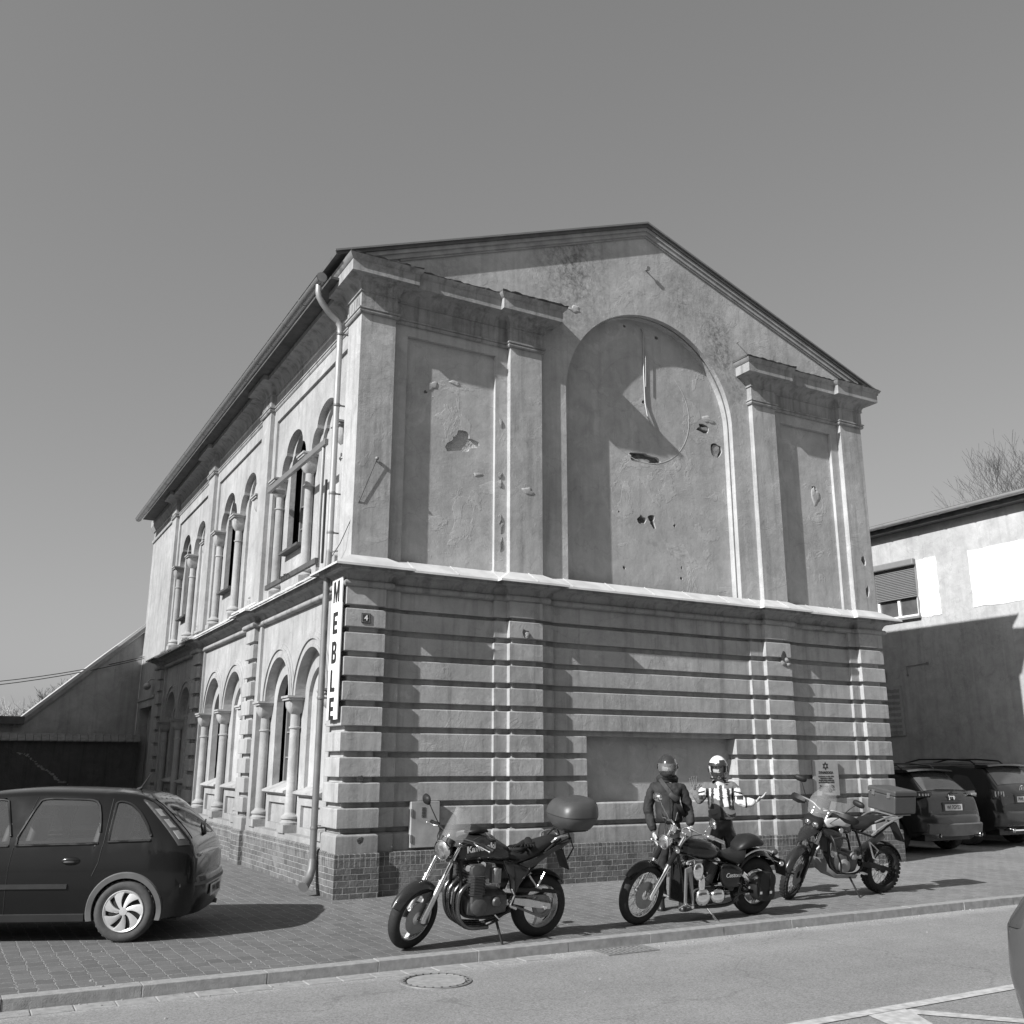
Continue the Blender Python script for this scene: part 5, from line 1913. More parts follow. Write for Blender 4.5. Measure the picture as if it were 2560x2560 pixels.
# --- grey car cut by the right edge of the picture
EDGE = dict(CORSA, L=4.2)
eh = R(2)
ec = thing('parked_car', 'grey hatchback of which only the rear corner shows at the right edge', 'car', (2.18, -8.52, ROADZ), (0, 0, R(-90)))
c2 = Car(dict(CORSA, wheels=[(.70, .36), (3.11, .345)]))
c2.body('body', 'paint_grey', ec)
top_patch(c2, .07, .50, .50, .46, .006).build('rear_window', 'car_glass', ec, smooth=50)
for sg_ in (1, -1):
    glass(c2, ec, [(.42, .955), (.9, .94)], [(.42, .97), (.5, 1.1), (.6, 1.22), (.72, 1.30), (.80, 1.315), (.84, 1.30), (.86, .96)], .43, .84, sg_, 'quarter_window')
    glass(c2, ec, [(.9, .93), (1.7, .91)], [(.93, 1.0), (.965, 1.18), (1.02, 1.31), (1.1, 1.335), (1.5, 1.345), (1.58, 1.33), (1.64, 1.2), (1.73, .95)], .935, 1.72, sg_, 'rear_door_window')
    glass(c2, ec, [(1.75, .91), (2.75, .89)], [(1.78, .96), (1.86, 1.2), (1.92, 1.335), (2.15, 1.33), (2.4, 1.22), (2.75, .93)], 1.79, 2.74, sg_, 'front_door_window')
    for wx in (.70, 3.11):
        car_wheel(ec, (wx, sg_ * .735, .29), .29, .175, .19, sg_, 'cover')
    tq = MB()
    rings = []
    for i in range(9):
        z = .82 + .3 * i / 8
        xs = .04 + .2 * (i / 8)
        rings.append([(xs + dx, sg_ * (c2.side_y(xs + dx, z) + o), z) for dx, o in ((-.0, .0), (.03, .012), (.1, .012), (.13, .0))])
    tq.loft(rings)
    tq.build('tail_lamp', 'lamp_red', ec, smooth=50)
bp2 = MB()
rings = []
for i in range(17):
    y = -.80 + 1.6 * i / 16
    e = 1 - (abs(y) / .86) ** 4
    xo = -.075 * e + .17 * (abs(y) / .8) ** 6
    rings.append([(xo + .12, y, .26), (xo + .02, y, .28), (xo - .01, y, .40), (xo - .02, y, .54), (xo - .005, y, .585), (xo + .06, y, .60), (xo + .14, y, .58)])
bp2.loft(rings)
bp2.build('rear_bumper', 'paint_grey', ec, smooth=50)
u_ = MB()
u_.box(.15, 3.6, -.6, .6, .17, .5)
u_.build('underbody', 'black', ec)
# ------------------------------------------------------------------ motorcycles
M['bike_paint'] = simple('dark_motorcycle_paint', .024, .3, spec=.35, coat=.45, var=.05)
M['bike_black'] = simple('black_motorcycle_paint', .008, .22, spec=.35, coat=.45, var=.05)
M['vinyl'] = simple('seat_vinyl', .016, .45, spec=.3, var=.1, bmp=.0008, bscale=200)
M['alu'] = simple('polished_aluminium', .6, .3, .9, var=.08)
M['alu_dull'] = simple('dull_aluminium', .3, .5, .6, var=.15)
M['engine'] = simple('dark_engine_casting', .085, .5, .4, var=.2, scale=30)
M['glass_lens'] = simple('headlamp_glass', .5, .12, .85, coat=1.0, var=.55, scale=26, bmp=.006, bscale=40)
M['case'] = simple('dark_top_case_plastic', .06, .42, bmp=.0006, bscale=250)
M['header'] = simple('dark_exhaust_pipe', .16, .28, .9, var=.3)
M['mirror'] = simple('mirror_glass', .7, .05, 1.0, var=.02)
m_, nt_, b_ = base_mat('tinted_screen', .05, coat=1.0)
b_.inputs['Base Color'].default_value = (.5, .5, .5, 1)
b_.inputs['Alpha'].default_value = .24
M['screen'] = m_
M['spoke'] = simple('steel_spoke', .7, .3, .8, var=.05)
M['decal'] = simple('light_decal', .5, .4, var=.05)

def rotM(axis, a, about=(0, 0, 0)):
    T_ = Matrix.Translation(Vector(about))
    return T_ @ Matrix.Rotation(a, 4, axis) @ T_.inverted()

def bike_wheel(name, parent, c, r, w, rim_r, M0, kind, tyre_m='tyre_black', rim_m='alu', tread=0, disc=None, disc_side=1):
    """wheel mesh about axle c (axis y) in matrix M0"""
    base = M0 @ Matrix.Translation(Vector(c))
    t = tyre_mb(r, w, rim_r, n=56)
    # rounder motorcycle tyre profile
    mb = MB()
    mb.M = base
    pr = []
    for i in range(13):
        a = R(-105 + 210 * i / 12)
        pr.append((r - w * .52 + w * .52 * math.cos(a), w * .5 * math.sin(a)))
    mb.lathe([(rim_r, -w * .33)] + pr + [(rim_r, w * .33)], (0, 0, 0), (0, 1, 0), 60, wrap=True)
    if tread:
        for k in range(tread):
            a = 2 * PI * k / tread
            sv = mb.M
            for (yy, rr_) in ((-w * .36, r - w * .13), (-w * .12, r - .004), (w * .12, r - .004), (w * .36, r - w * .13)) :
                mb.M = base @ Matrix.Rotation(a + (PI / tread if abs(yy) < w * .2 else 0), 4, 'Y')
                mb.box(rr_ - .010, rr_ + .006, yy - w * .09, yy + w * .09, -PI * r / tread * .62, PI * r / tread * .62)
            mb.M = sv
    T_ = mb.build('wheel', tyre_m, parent, smooth=40)
    e = MB()
    e.M = base
    e.lathe([(rim_r + .004, -w * .36), (rim_r + .012, -w * .30), (rim_r - .012, -w * .26), (rim_r - .02, 0), (rim_r - .012, w * .26), (rim_r + .012, w * .30), (rim_r + .004, w * .36), (rim_r + .02, 0)], (0, 0, 0), (0, 1, 0), 60, wrap=True)
    if kind == 'cast':
        for k in range(3):
            a = 2 * PI * k / 3 + .35
            rings = []
            for i in range(5):
                t_ = i / 4
                rr = .04 + (rim_r - .05) * t_
                wd = .052 - .03 * math.sin(PI * t_) + .012 * t_
                hh = .028 - .008 * t_
                ca, sa = math.cos(a + t_ * .12), math.sin(a + t_ * .12)
                rings.append([(rr * ca - sa * u, v, rr * sa + ca * u) for u, v in ((-wd, -hh), (wd, -hh), (wd, hh), (-wd, hh))])
            e.loft(rings)
        e.lathe([(.02, -.07), (.06, -.06), (.062, .06), (.02, .07)], (0, 0, 0), (0, 1, 0), 20, wrap=True)
    else:
        e.lathe([(.02, -.06), (.05, -.055), (.05, -.04), (.03, -.03), (.03, .03), (.05, .04), (.05, .055), (.02, .06)], (0, 0, 0), (0, 1, 0), 20, wrap=True)
    e.build('rim', rim_m, T_, smooth=40)
    if kind == 'spoked':
        sp_ = MB()
        sp_.M = base
        n = 36
        for k in range(n):
            a = 2 * PI * k / n
            sd = 1 if k % 2 else -1
            off = (.38 if (k // 2) % 2 else -.38)
            p0 = (.045 * math.cos(a + off * 2.2), sd * .048, .045 * math.sin(a + off * 2.2))
            p1 = ((rim_r - .015) * math.cos(a), sd * .006, (rim_r - .015) * math.sin(a))
            sp_.tube([p0, p1], .0028, 4)
        sp_.build('spokes', 'spoke', T_)
    if disc:
        d = MB()
        d.M = base
        yy = disc_side * (w * .36 + .012)
        d.lathe([(disc * .55, yy - .003), (disc, yy - .003), (disc, yy + .003), (disc * .55, yy + .003)], (0, 0, 0), (0, 1, 0), 40, wrap=True)
        d.lathe([(.03, yy - .006), (disc * .6, yy - .002), (disc * .6, yy + .002), (.03, yy + .004)], (0, 0, 0), (0, 1, 0), 20, wrap=True)
        for k in range(20):
            a = 2 * PI * k / 20
            rr = disc * (.72 if k % 2 else .86)
            d.lathe([(.008, yy - .0045), (.008, yy + .0045)], (rr * math.cos(a), 0, rr * math.sin(a)), (0, 1, 0), 6)
        d.build('brake_disc', 'alu_dull', T_, smooth=40)
    return T_

def xloft(mb, secs, n=20, p=2.4):
    """secs: (x, zc, half width, half height)"""
    mb.loft([ell_ring((x, 0, z), (0, 1, 0), (0, 0, 1), w, h, n, p) for x, z, w, h in secs])
    return mb

def side_plate(pts, y0, t, sgn=1):
    mb = MB()
    mb.plate([[(p[0], p[1]) for p in pts]], t, (0, y0, 0), (1, 0, 0), (0, 0, 1))
    return mb

def smooth_poly(pts, n=6):
    """closed Catmull-Rom"""
    out = []
    m = len(pts)
    for i in range(m):
        p0, p1, p2, p3 = pts[i - 1], pts[i], pts[(i + 1) % m], pts[(i + 2) % m]
        for k in range(n):
            t = k / n
            out.append(tuple(.5 * ((2 * p1[a]) + (-p0[a] + p2[a]) * t + (2 * p0[a] - 5 * p1[a] + 4 * p2[a] - p3[a]) * t * t + (-p0[a] + 3 * p1[a] - 3 * p2[a] + p3[a]) * t ** 3) for a in (0, 1)))
    return out

def smooth_path(pts, n=5):
    out = []
    m = len(pts)
    for i in range(m - 1):
        p0 = pts[max(i - 1, 0)]; p1 = pts[i]; p2 = pts[i + 1]; p3 = pts[min(i + 2, m - 1)]
        for k in range(n):
            t = k / n
            out.append(tuple(.5 * ((2 * p1[a]) + (-p0[a] + p2[a]) * t + (2 * p0[a] - 5 * p1[a] + 4 * p2[a] - p3[a]) * t * t + (-p0[a] + 3 * p1[a] - 3 * p2[a] + p3[a]) * t ** 3) for a in (0, 1, 2)))
    out.append(tuple(pts[-1]))
    return out

def pillow(pts, y0, t, mb=None, inset=.85, M0=None):
    """side panel with a bevelled, domed face; pts in (x,z); outer face towards +y for t>0"""
    mb = mb or MB()
    cx = sum(p[0] for p in pts) / len(pts)
    cz = sum(p[1] for p in pts) / len(pts)
    f = lambda k, y: [(cx + (p[0] - cx) * k, y, cz + (p[1] - cz) * k) for p in pts]
    mb.loft([f(1, y0), f(1, y0 + t * .4), f(.96, y0 + t * .75), f(inset, y0 + t), f(inset * .5, y0 + t * 1.08)])
    return mb

def mudguard(mb, c, r, w, a0, a1, n=18, drop=.035, th=.004):
    rings = []
    for i in range(n + 1):
        a = R(a0 + (a1 - a0) * i / n)
        taper = 1 - .25 * abs(2 * i / n - 1) ** 3
        ring = []
        for k in range(9):
            u = -1 + k / 4
            rr = r - drop * u * u
            ring.append((c[0] + rr * math.cos(a), w * u * taper, c[2] + rr * math.sin(a)))
        for k in range(8, -1, -1):
            u = -1 + k / 4
            rr = r - drop * u * u - th
            ring.append((c[0] + rr * math.cos(a), w * u * taper * .96, c[2] + rr * math.sin(a)))
        rings.append(ring)
    mb.loft(rings)
    return mb

# ---- 1: naked roadster with small screen and dark top case
LEAN = R(7)
def bike_root(name, label, x, y, heading_deg, lean):
    return thing(name, label, 'motorcycle', (x, y, 0), (-lean, 0, R(180 + heading_deg)))
b1 = bike_root('motorcycle', 'dark naked motorcycle with small clear windscreen and rounded top case, nearest the corner', .17, -3.60, 0, LEAN)
RW, FW = (-.725, 0, .315), (.70, 0, .315)
rake = R(25)
head = (.30, 0, .86)
steer = R(24)
SM = rotM(Vector((-math.sin(rake), 0, math.cos(rake))), steer, head)
I4 = Matrix.Identity(4)
bike_wheel('wheel', b1, RW, .315, .16, .215, I4, 'cast', disc=.11, disc_side=1)
bike_wheel('wheel', b1, FW, .305, .12, .215, SM, 'cast', disc=.15, disc_side=1)
def fork(parent, FWc, top, spread, r1, r2, M0, gaiter=False, mat1='alu', mat2='chrome'):
    for s in (1, -1):
        d = (Vector(top) - Vector(FWc))
        off = Vector((-.035, s * spread, 0))
        mid = Vector(FWc) + d * .5
        e = MB()
        e.M = M0
        e.tube([Vector(FWc) + off * 1 + Vector((.0, 0, -.03)), Vector(FWc) + off, mid + off], [r1 * 1.05, r1 * 1.1, r1], 14)
        e.tube([mid + off, mid + off + d * .02], r1 * 1.25, 14)
        o = e.build('fork_leg', mat1, parent, smooth=40)
        e2 = MB()
        e2.M = M0
        e2.tube([mid + off, Vector(top) + off + d * .05], r2, 14)
        e2.build('fork_tube', mat2, o, smooth=40)
        if gaiter:
            e3 = MB()
            e3.M = M0
            pts, rr = [], []
            for k in range(28):
                pts.append(mid + off + d * (.0 + .34 * k / 27))
                rr.append(r1 * (1.28 if k % 2 else .98))
            e3.tube(pts, rr, 14)
            e3.build('fork_gaiter', 'trim_dark', o, smooth=30)
    y = MB()
    y.M = M0
    for t in (.80, 1.02):
        p = Vector(FWc) + (Vector(top) - Vector(FWc)) * t + Vector((-.035, 0, 0))
        y.loft([ell_ring(p + Vector((dx, 0, dx * .35)), (0, 1, 0), (0, 0, 1), spread + .035, .018, 16, 5) for dx in (-.05, -.02, .03)])
    y.build('triple_clamp', 'engine', parent, smooth=40)
fork(b1, FW, (.36, 0, .96), .10, .03, .022, SM)
fm = MB(); fm.M = SM
mudguard(fm, FW, .345, .075, 25, 150, drop=.06)
for s in (1, -1):
    fm.loft([[(.58, s * .07, .56), (.72, s * .075, .56), (.66, s * .08, .46), (.60, s * .08, .46)], [(.58, s * .076, .56), (.72, s * .081, .56), (.66, s * .086, .46), (.60, s * .086, .46)]])
fm.build('front_mudguard', 'bike_paint', b1, smooth=50)
cl = MB(); cl.M = SM
for s in (1, -1):
    cl.box(.57, .63, s * .065 - .02, s * .065 + .02, .24, .40)
cl.each('brake_caliper', 'engine', b1)
def headlamp(parent, c, r, M0, depth=.13, shell='bike_paint', tilt=-.08):
    e = MB(); e.M = M0
    ax = Vector((1, 0, tilt))
    e.lathe([(.01, -depth), (r * .55, -depth * .9), (r * .88, -depth * .5), (r * 1.0, 0), (r * .96, .004), (.01, .004)], c, ax, 32)
    o = e.build('headlamp', shell, parent, smooth=50)
    e = MB(); e.M = M0
    e.lathe([(r * 1.0, -.012), (r * 1.07, -.006), (r * 1.07, .012), (r * .97, .014)], c, ax, 36, wrap=True)
    e.build('rim', 'chrome', o, smooth=40)
    e = MB(); e.M = M0
    e.lathe([(.001, .03), (r * .5, .026), (r * .85, .016), (r * .98, .006), (r * .9, -.0), (.001, -.0)], c, ax, 32)
    e.build('lens', 'glass_lens', o, smooth=60)
headlamp(b1, (.45, 0, .915), .092, SM)
ws = MB(); ws.M = SM
rings = []
for i in range(9):
    t = i / 8
    z = .98 + .35 * t
    x = .475 - .14 * t - .03 * math.sin(PI * t)
    w = .125 + .03 * math.sin(PI * min(1, t * 1.1)) - .05 * t ** 3
    rings.append([(x - .11 * (abs(u)) ** 2, w * u, z - .04 * u * u * t) for u in [(-1 + k / 6) for k in range(13)]])
ws.loft(rings, closed=False, cap=False)
ws.build('windscreen', 'screen', b1, smooth=60)
ins = MB(); ins.M = SM
for s in (1, -1):
    ins.lathe([(.01, -.05), (.042, -.045), (.045, 0), (.01, .0)], (.40, s * .05, 1.03), (-.5, 0, 1), 20)
ins.box(.36, .44, -.09, .09, .97, 1.0)
ins.build('instruments', 'trim_dark', b1, smooth=40)
hb1 = MB(); hb1.M = SM
hb1.tube(smooth_path([(.22, .36, 1.03), (.27, .28, 1.05), (.31, .16, 1.05), (.33, 0, 1.01), (.31, -.16, 1.05), (.27, -.28, 1.05), (.22, -.36, 1.03)]), .013, 10)
hb1.build('handlebar', 'trim_dark', b1, smooth=40)
for s in (1, -1):
    g_ = MB(); g_.M = SM
    g_.tube([(.235, s * .30, 1.045), (.20, s * .41, 1.02)], .019, 12)
    g_.tube([(.20, s * .41, 1.02), (.195, s * .43, 1.017)], .023, 12)
    gg = g_.build('grip', 'trim_dark', b1, smooth=40)
    l_ = MB(); l_.M = SM
    l_.tube(smooth_path([(.29, s * .25, 1.05), (.31, s * .30, 1.045), (.285, s * .36, 1.035), (.26, s * .43, 1.02)]), .007, 8)
    l_.ball((.26, s * .43, 1.02), .011)
    l_.build('lever', 'alu', gg, smooth=50)
def mirror(parent, p0, p1, M0, n_=(-1, 0, .1), w=.075, h=.045, mat='trim_dark'):
    e = MB(); e.M = M0
    e.tube(smooth_path([p0, tuple((Vector(p0) + Vector(p1)) / 2 + Vector((.02, 0, .02))), p1]), .006, 8)
    o = e.build('mirror_stalk', mat, parent, smooth=40)
    e = MB(); e.M = M0
    nn = Vector(n_).normalized()
    up = Vector((0, 0, 1))
    rt = nn.cross(up).normalized()
    up = rt.cross(nn)
    c_ = Vector(p1)
    e.loft([ell_ring(c_ + nn * d, rt, up, w * f, h * f, 20, 2.8) for d, f in ((.0, 1.0), (-.012, 1.0), (-.03, .82), (-.042, .4))])
    o2 = e.build('mirror', mat, o, smooth=50)
    e = MB(); e.M = M0
    e.loft([ell_ring(c_ + nn * d, rt, up, w * .9, h * .88, 20, 2.8) for d in (.001, .003)])
    e.build('mirror_face', 'mirror', parent, smooth=30)
mirror(b1, (.27, -.26, 1.06), (.30, -.44, 1.26), SM, (-.9, .3, .1), .07, .05)
mirror(b1, (.27, .22, 1.06), (.12, .30, 1.11), SM, (-.2, .1, 1), .1, .045)
# tank
tk = MB()
secs = [(.30, .88, .05, .07), (.27, .89, .10, .10), (.18, .905, .145, .125), (.05, .915, .165, .13), (-.08, .905, .16, .12), (-.2, .87, .13, .105), (-.30, .83, .10, .085), (-.34, .81, .07, .05)]
xloft(tk, secs, 28, 2.6)
tko = tk.build('fuel_tank', 'bike_paint', b1, smooth=60)
fc = MB()
fc.lathe([(.001, .01), (.03, .01), (.034, 0)], (-.02, 0, 1.04), (0, 0, 1), 20)
fc.build('filler_cap', 'alu', tko, smooth=40)
text_mesh('Kawasaki', .085, 'tank_lettering', 'decal', tko, face_mtx((.06, .168, .935), (-1, 0, .12), (0, 0, 1)), bold=.002, thick=.002)
gb = MB()   # gloves and bag lying on tank
gb.loft([ell_ring((x, .0, z), (0, 1, 0), (0, 0, 1), w, h, 16, 2.2) for x, z, w, h in ((.17, 1.06, .02, .01), (.13, 1.07, .08, .03), (.05, 1.085, .1, .04), (-.04, 1.075, .08, .03), (-.08, 1.06, .03, .01))])
gb.build('tank_bag', 'vinyl', b1, smooth=50)
# gloves on seat : a thing of its own
gv = thing('riding_gloves', 'pair of black leather gloves lying on the seat of the naked motorcycle', 'gloves', (.60, -3.76, .915), (0, 0, R(200)))
e = MB()
e.loft([ell_ring((x, y, z), (0, 1, 0), (0, 0, 1), w, h, 12, 2.2) for x, y, z, w, h in ((-.09, 0, .01, .04, .035), (-.05, 0, .0, .045, .03), (0, 0, -.01, .04, .02), (.04, 0, -.01, .045, .018), (.06, 0, -.012, .04, .012))])
for k in range(4):
    e.tube([(.05, -.035 + k * .023, -.012), (.09, -.045 + k * .028, -.01), (.12, -.05 + k * .03, -.022)], [.011, .01, .008], 8)
e.tube([(.0, .04, -.01), (.04, .075, -.01), (.07, .08, -.02)], [.013, .011, .009], 8)
e.build('glove', 'vinyl', gv, smooth=60)
e = MB()
e.M = Matrix.Translation((-.05, .09, .01)) @ Matrix.Rotation(.8, 4, 'Z')
e.loft([ell_ring((x, y, z), (0, 1, 0), (0, 0, 1), w, h, 12, 2.2) for x, y, z, w, h in ((-.09, 0, .02, .04, .04), (-.05, 0, .0, .045, .03), (0, 0, -.01, .04, .02), (.05, 0, -.01, .045, .018))])
for k in range(4):
    e.tube([(.04, -.035 + k * .023, -.012), (.08, -.045 + k * .028, -.008), (.11, -.05 + k * .03, -.02)], [.011, .01, .008], 8)
e.build('glove', 'vinyl', gv, smooth=60)
# seat with raised pillion
st_ = MB()
xloft(st_, [(-.26, .82, .07, .03), (-.30, .83, .10, .05), (-.38, .815, .125, .05), (-.48, .82, .135, .05), (-.56, .85, .135, .06), (-.66, .895, .125, .06), (-.78, .935, .11, .05), (-.88, .96, .09, .04), (-.92, .965, .05, .02)], 22, 3.2)
st_.build('seat', 'vinyl', b1, smooth=60)
for s in (1, -1):
    sp_ = MB()
    tp = smooth_poly([(-.40, .75), (-.52, .70), (-.66, .77), (-.8, .85), (-.98, .93), (-1.02, .98), (-.9, .95), (-.7, .86), (-.55, .80)], 5)
    pillow(tp, s * .085, s * .05, sp_)
    sp_.build('tail_fairing', 'bike_paint', b1, smooth=50)
    sc2 = MB()
    pp_ = smooth_poly([(-.22, .79), (-.36, .76), (-.52, .70), (-.50, .64), (-.42, .54), (-.38, .46), (-.33, .50), (-.30, .62)], 5)
    pillow(pp_, s * .10, s * .035, sc2)
    sc2.build('side_cover', 'bike_paint', b1, smooth=50)
tail = MB()
xloft(tail, [(-.86, .90, .08, .045), (-.98, .935, .07, .04), (-1.07, .95, .045, .025)], 16, 3)
tail.build('tail_lamp', 'lamp_red', b1, smooth=50)
gh = MB()
for s in (1, -1):
    gh.tube(smooth_path([(-.78, s * .115, .95), (-.82, s * .155, 1.0), (-.93, s * .15, 1.02), (-.98, s * .1, .98)]), .011, 8)
gh.each('grab_handle', 'alu', b1, smooth=50)
rk_ = MB()
for s in (1, -1):
    rk_.tube(smooth_path([(-.70, s * .12, .86), (-.85, s * .12, .97), (-.95, s * .11, 1.04), (-1.2, s * .1, 1.05)]), .011, 8)
    rk_.tube([(-.98, s * .11, 1.04), (-1.06, s * .1, .88), (-1.0, s * .08, .76)], .008, 6)
rk_.box(-1.22, -.92, -.12, .12, 1.05, 1.065)
rk_.build('luggage_rack', 'trim_dark', b1, smooth=40)
# top case: rounded clamshell
tc = thing('top_case', 'rounded dark hard top case mounted behind the seat of the naked motorcycle', 'luggage box', (1.27, -3.71, 1.06), (-LEAN, 0, R(180)))
e = MB()
rings = []
for i in range(11):
    t = i / 10
    z = .0 + .145 * t
    f = .72 + .28 * math.sin(t * PI / 2)
    rings.append(ell_ring((0, 0, z * .88), (1, 0, 0), (0, 1, 0), .23 * f, .26 * f, 36, 3.2))
e.loft(rings)
e.build('shell', 'case', tc, smooth=50)
e = MB()
rings = []
for i in range(12):
    t = i / 11
    z = .152 + .19 * math.sin(t * PI / 2)
    f = math.cos(t * PI / 2 * .9) ** .42
    rings.append(ell_ring((-.02 * t, 0, z * .88), (1, 0, -.12 * t), (0, 1, 0), .235 * f, .265 * f, 36, 3.2))
e.loft(rings)
lid = e.build('lid', 'case', tc, smooth=50)
e = MB()
e.loft([ell_ring((0, 0, z), (1, 0, 0), (0, 1, 0), .233, .263, 36, 3.2) for z in (.127, .135)])
e.build('seam', 'black', tc, smooth=30)
e = MB()
e.loft([[(.10, .22 * 1.0, .05), (.20, .1, .05), (.16, .12, .30), (.05, .22, .30)], [(.11, .235, .05), (.215, .11, .05), (.175, .13, .30), (.06, .235, .30)]]) if False else None
# frame, engine
fr1 = MB()
for s in (1, -1):
    fr1.tube(smooth_path([(.28, s * .04, .88), (.24, s * .1, .70), (.23, s * .13, .45), (.18, s * .14, .30), (-.2, s * .13, .27), (-.32, s * .13, .34), (-.36, s * .13, .5), (-.34, s * .12, .74)]), .018, 8)
    fr1.tube([(.27, s * .05, .84), (-.3, s * .12, .76), (-.85, s * .1, .88)], .016, 8)
    fr1.tube([(-.34, s * .12, .5), (-.72, s * .1, .83)], .012, 8)
fr1.build('frame', 'trim_dark', b1, smooth=50)
en1 = MB()
for k in range(4):
    y = -.18 + .12 * k
for z in range(13):
    zz = .50 + z * .014
    en1.loft([ell_ring((.085, 0, zz + d), (1, 0, 0), (0, 1, 0), .095 - .012 * (z % 2), .215, 24, 7) for d in (0, .006)])
en1.loft([ell_ring((.085, 0, zz), (1, 0, 0), (0, 1, 0), .075, .20, 20, 7) for zz in (.42, .70)])
en1.loft([ell_ring((.085, 0, zz), (1, 0, 0), (0, 1, 0), a_, .2, 20, 5) for zz, a_ in ((.68, .085), (.71, .10), (.75, .10), (.775, .07))])
en1.build('cylinder_head', 'engine', b1, smooth=30)
cr1 = MB()
xloft(cr1, [(.20, .38, .12, .07), (.17, .38, .17, .10), (.05, .38, .18, .125), (-.12, .39, .175, .13), (-.26, .39, .16, .11), (-.30, .39, .1, .07)], 20, 4)
cr1.build('crankcase', 'engine', b1, smooth=40)
for (x_, z_, r_, m__) in ((.06, .385, .088, 'engine'), (-.13, .42, .05, 'engine')):
    cv = MB()
    cv.lathe([(.001, .035), (r_ * .7, .033), (r_ * .95, .02), (r_, 0), (r_, -.02)], (x_, .18, z_), (0, 1, 0), 32)
    cv.build('engine_cover', m__, b1, smooth=40)
for k, (x_, z_) in enumerate(((.18, .775), (.02, .80))):
    cb_ = MB()
    cb_.lathe([(.001, .03), (.03, .028), (.034, .01), (.034, -.03), (.001, -.03)], (x_, .13, z_ - .03), (.2, 1, 0), 20)
    cb_.build('chrome_cap', 'chrome', b1, smooth=40)
cbr = MB()
for s in (1, -1):
    cbr.lathe([(.03, -.06), (.035, -.02), (.03, .0), (.04, .03), (.03, .07)], (-.14, s * .12, .66), (0, 0, 1), 16)
    cbr.box(-.2, -.1, s * .1 - .03, s * .1 + .03, .58, .72)
cbr.each('carburettor', 'alu_dull', b1, smooth=40)
exh = MB()
for k, y in enumerate((.16, .06, -.06, -.16)):
    exh.tube(smooth_path([(.12, y, .60), (.20, y * 1.02, .58), (.265, y, .50), (.27, y * .95, .36), (.22, y * .9, .24), (.12, y * .8, .18), (-.1, y * .6, .165)]), .021, 12)
exh.build('exhaust_headers', 'header', b1, smooth=60)
mf = MB()
mf.tube([(-.1, 0, .165), (-.3, -.1, .18), (-.42, -.17, .24), (-.9, -.19, .36)], [.035, .035, .055, .055], 18)
mf.build('silencer', 'chrome', b1, smooth=50)
sw1 = MB()
for s in (1, -1):
    sw1.loft([[(x, s * .11 - .018, z - h), (x, s * .11 + .018, z - h), (x, s * .11 + .018, z + h), (x, s * .11 - .018, z + h)] for x, z, h in ((-.36, .40, .03), (-.5, .375, .038), (-.74, .33, .032), (-.80, .32, .028))])
sw1.build('swingarm', 'alu', b1, bevel=.004)
ax1 = MB()
ax1.lathe([(.001, .15), (.02, .148), (.024, .13), (.024, -.13), (.001, -.14)], RW, (0, 1, 0), 16)
ax1.build('rear_axle', 'chrome', b1, smooth=40)
spk = MB()
spk.lathe([(.07, .075), (.105, .075), (.105, .083), (.07, .083)], RW, (0, 1, 0), 40, wrap=True)
pts = [(RW[0] + .105 * math.cos(R(a)), .08, RW[2] + .105 * math.sin(R(a))) for a in range(90, 271, 20)] + [(-.36, .08, .355), (-.33, .08, .385), (-.36, .08, .43)]
spk.tube(pts, .012, 6, wrap=True)
spk.build('chain', 'iron', b1, smooth=40)
cg = MB()
cg.loft([[(x, .085, z), (x, .125, z), (x, .125, z + .035), (x, .085, z + .035)] for x, z in ((-.36, .48), (-.6, .475), (-.86, .44))])
cg.build('chain_guard', 'trim_dark', b1, bevel=.004)
rmg = MB()
mudguard(rmg, RW, .355, .085, 70, 140, drop=.03)
rmg.build('rear_mudguard', 'trim_dark', b1, smooth=50)
pl1 = MB()
pl1.loft([[(-.93, -.09, .86), (-.93, .09, .86), (-1.02, .09, .66), (-1.02, -.09, .66)], [(-.94, -.09, .865), (-.94, .09, .865), (-1.03, .09, .665), (-1.03, -.09, .665)]])
pl1.build('plate_hanger', 'trim_dark', b1)
fp = MB()
for s in (1, -1):
    fp.tube([(-.30, s * .16, .36), (-.31, s * .27, .365)], .013, 8)
    fp.tube([(-.30, s * .16, .36), (-.36, s * .14, .46), (-.32, s * .14, .52)], .009, 6)
    fp.tube([(-.62, s * .14, .52), (-.52, s * .14, .64)], .01, 6)
    fp.tube([(-.62, s * .14, .52), (-.70, s * .14, .66)], .01, 6)
    fp.tube([(-.62, s * .14, .52), (-.62, s * .22, .53)], .013, 8)
    fp.tube([(-.12, s * .19, .30), (-.16, s * .21, .26), (-.27, s * .19, .3)], .007, 6)
fp.each('footrest_assembly', 'alu', b1, smooth=50)
sd1 = MB()
sd1.tube([(-.17, .12, .25), (-.20, .235, .035), (-.205, .245, .022)], [.014, .012, .012], 8)
sd1.box(-.235, -.17, .215, .28, .016, .026)
sd1.build('side_stand', 'trim_dark', b1, smooth=40)
lv = MB(); lv.M = SM
lv.tube(smooth_path([(.30, .2, 1.03), (.40, .17, .98), (.45, .12, .8), (.5, .09, .6)]), .006, 6)
lv.tube(smooth_path([(.30, -.2, 1.03), (.42, -.12, .98), (.42, -.06, .8)]), .006, 6)
lv.build('cables', 'black', b1, smooth=50)

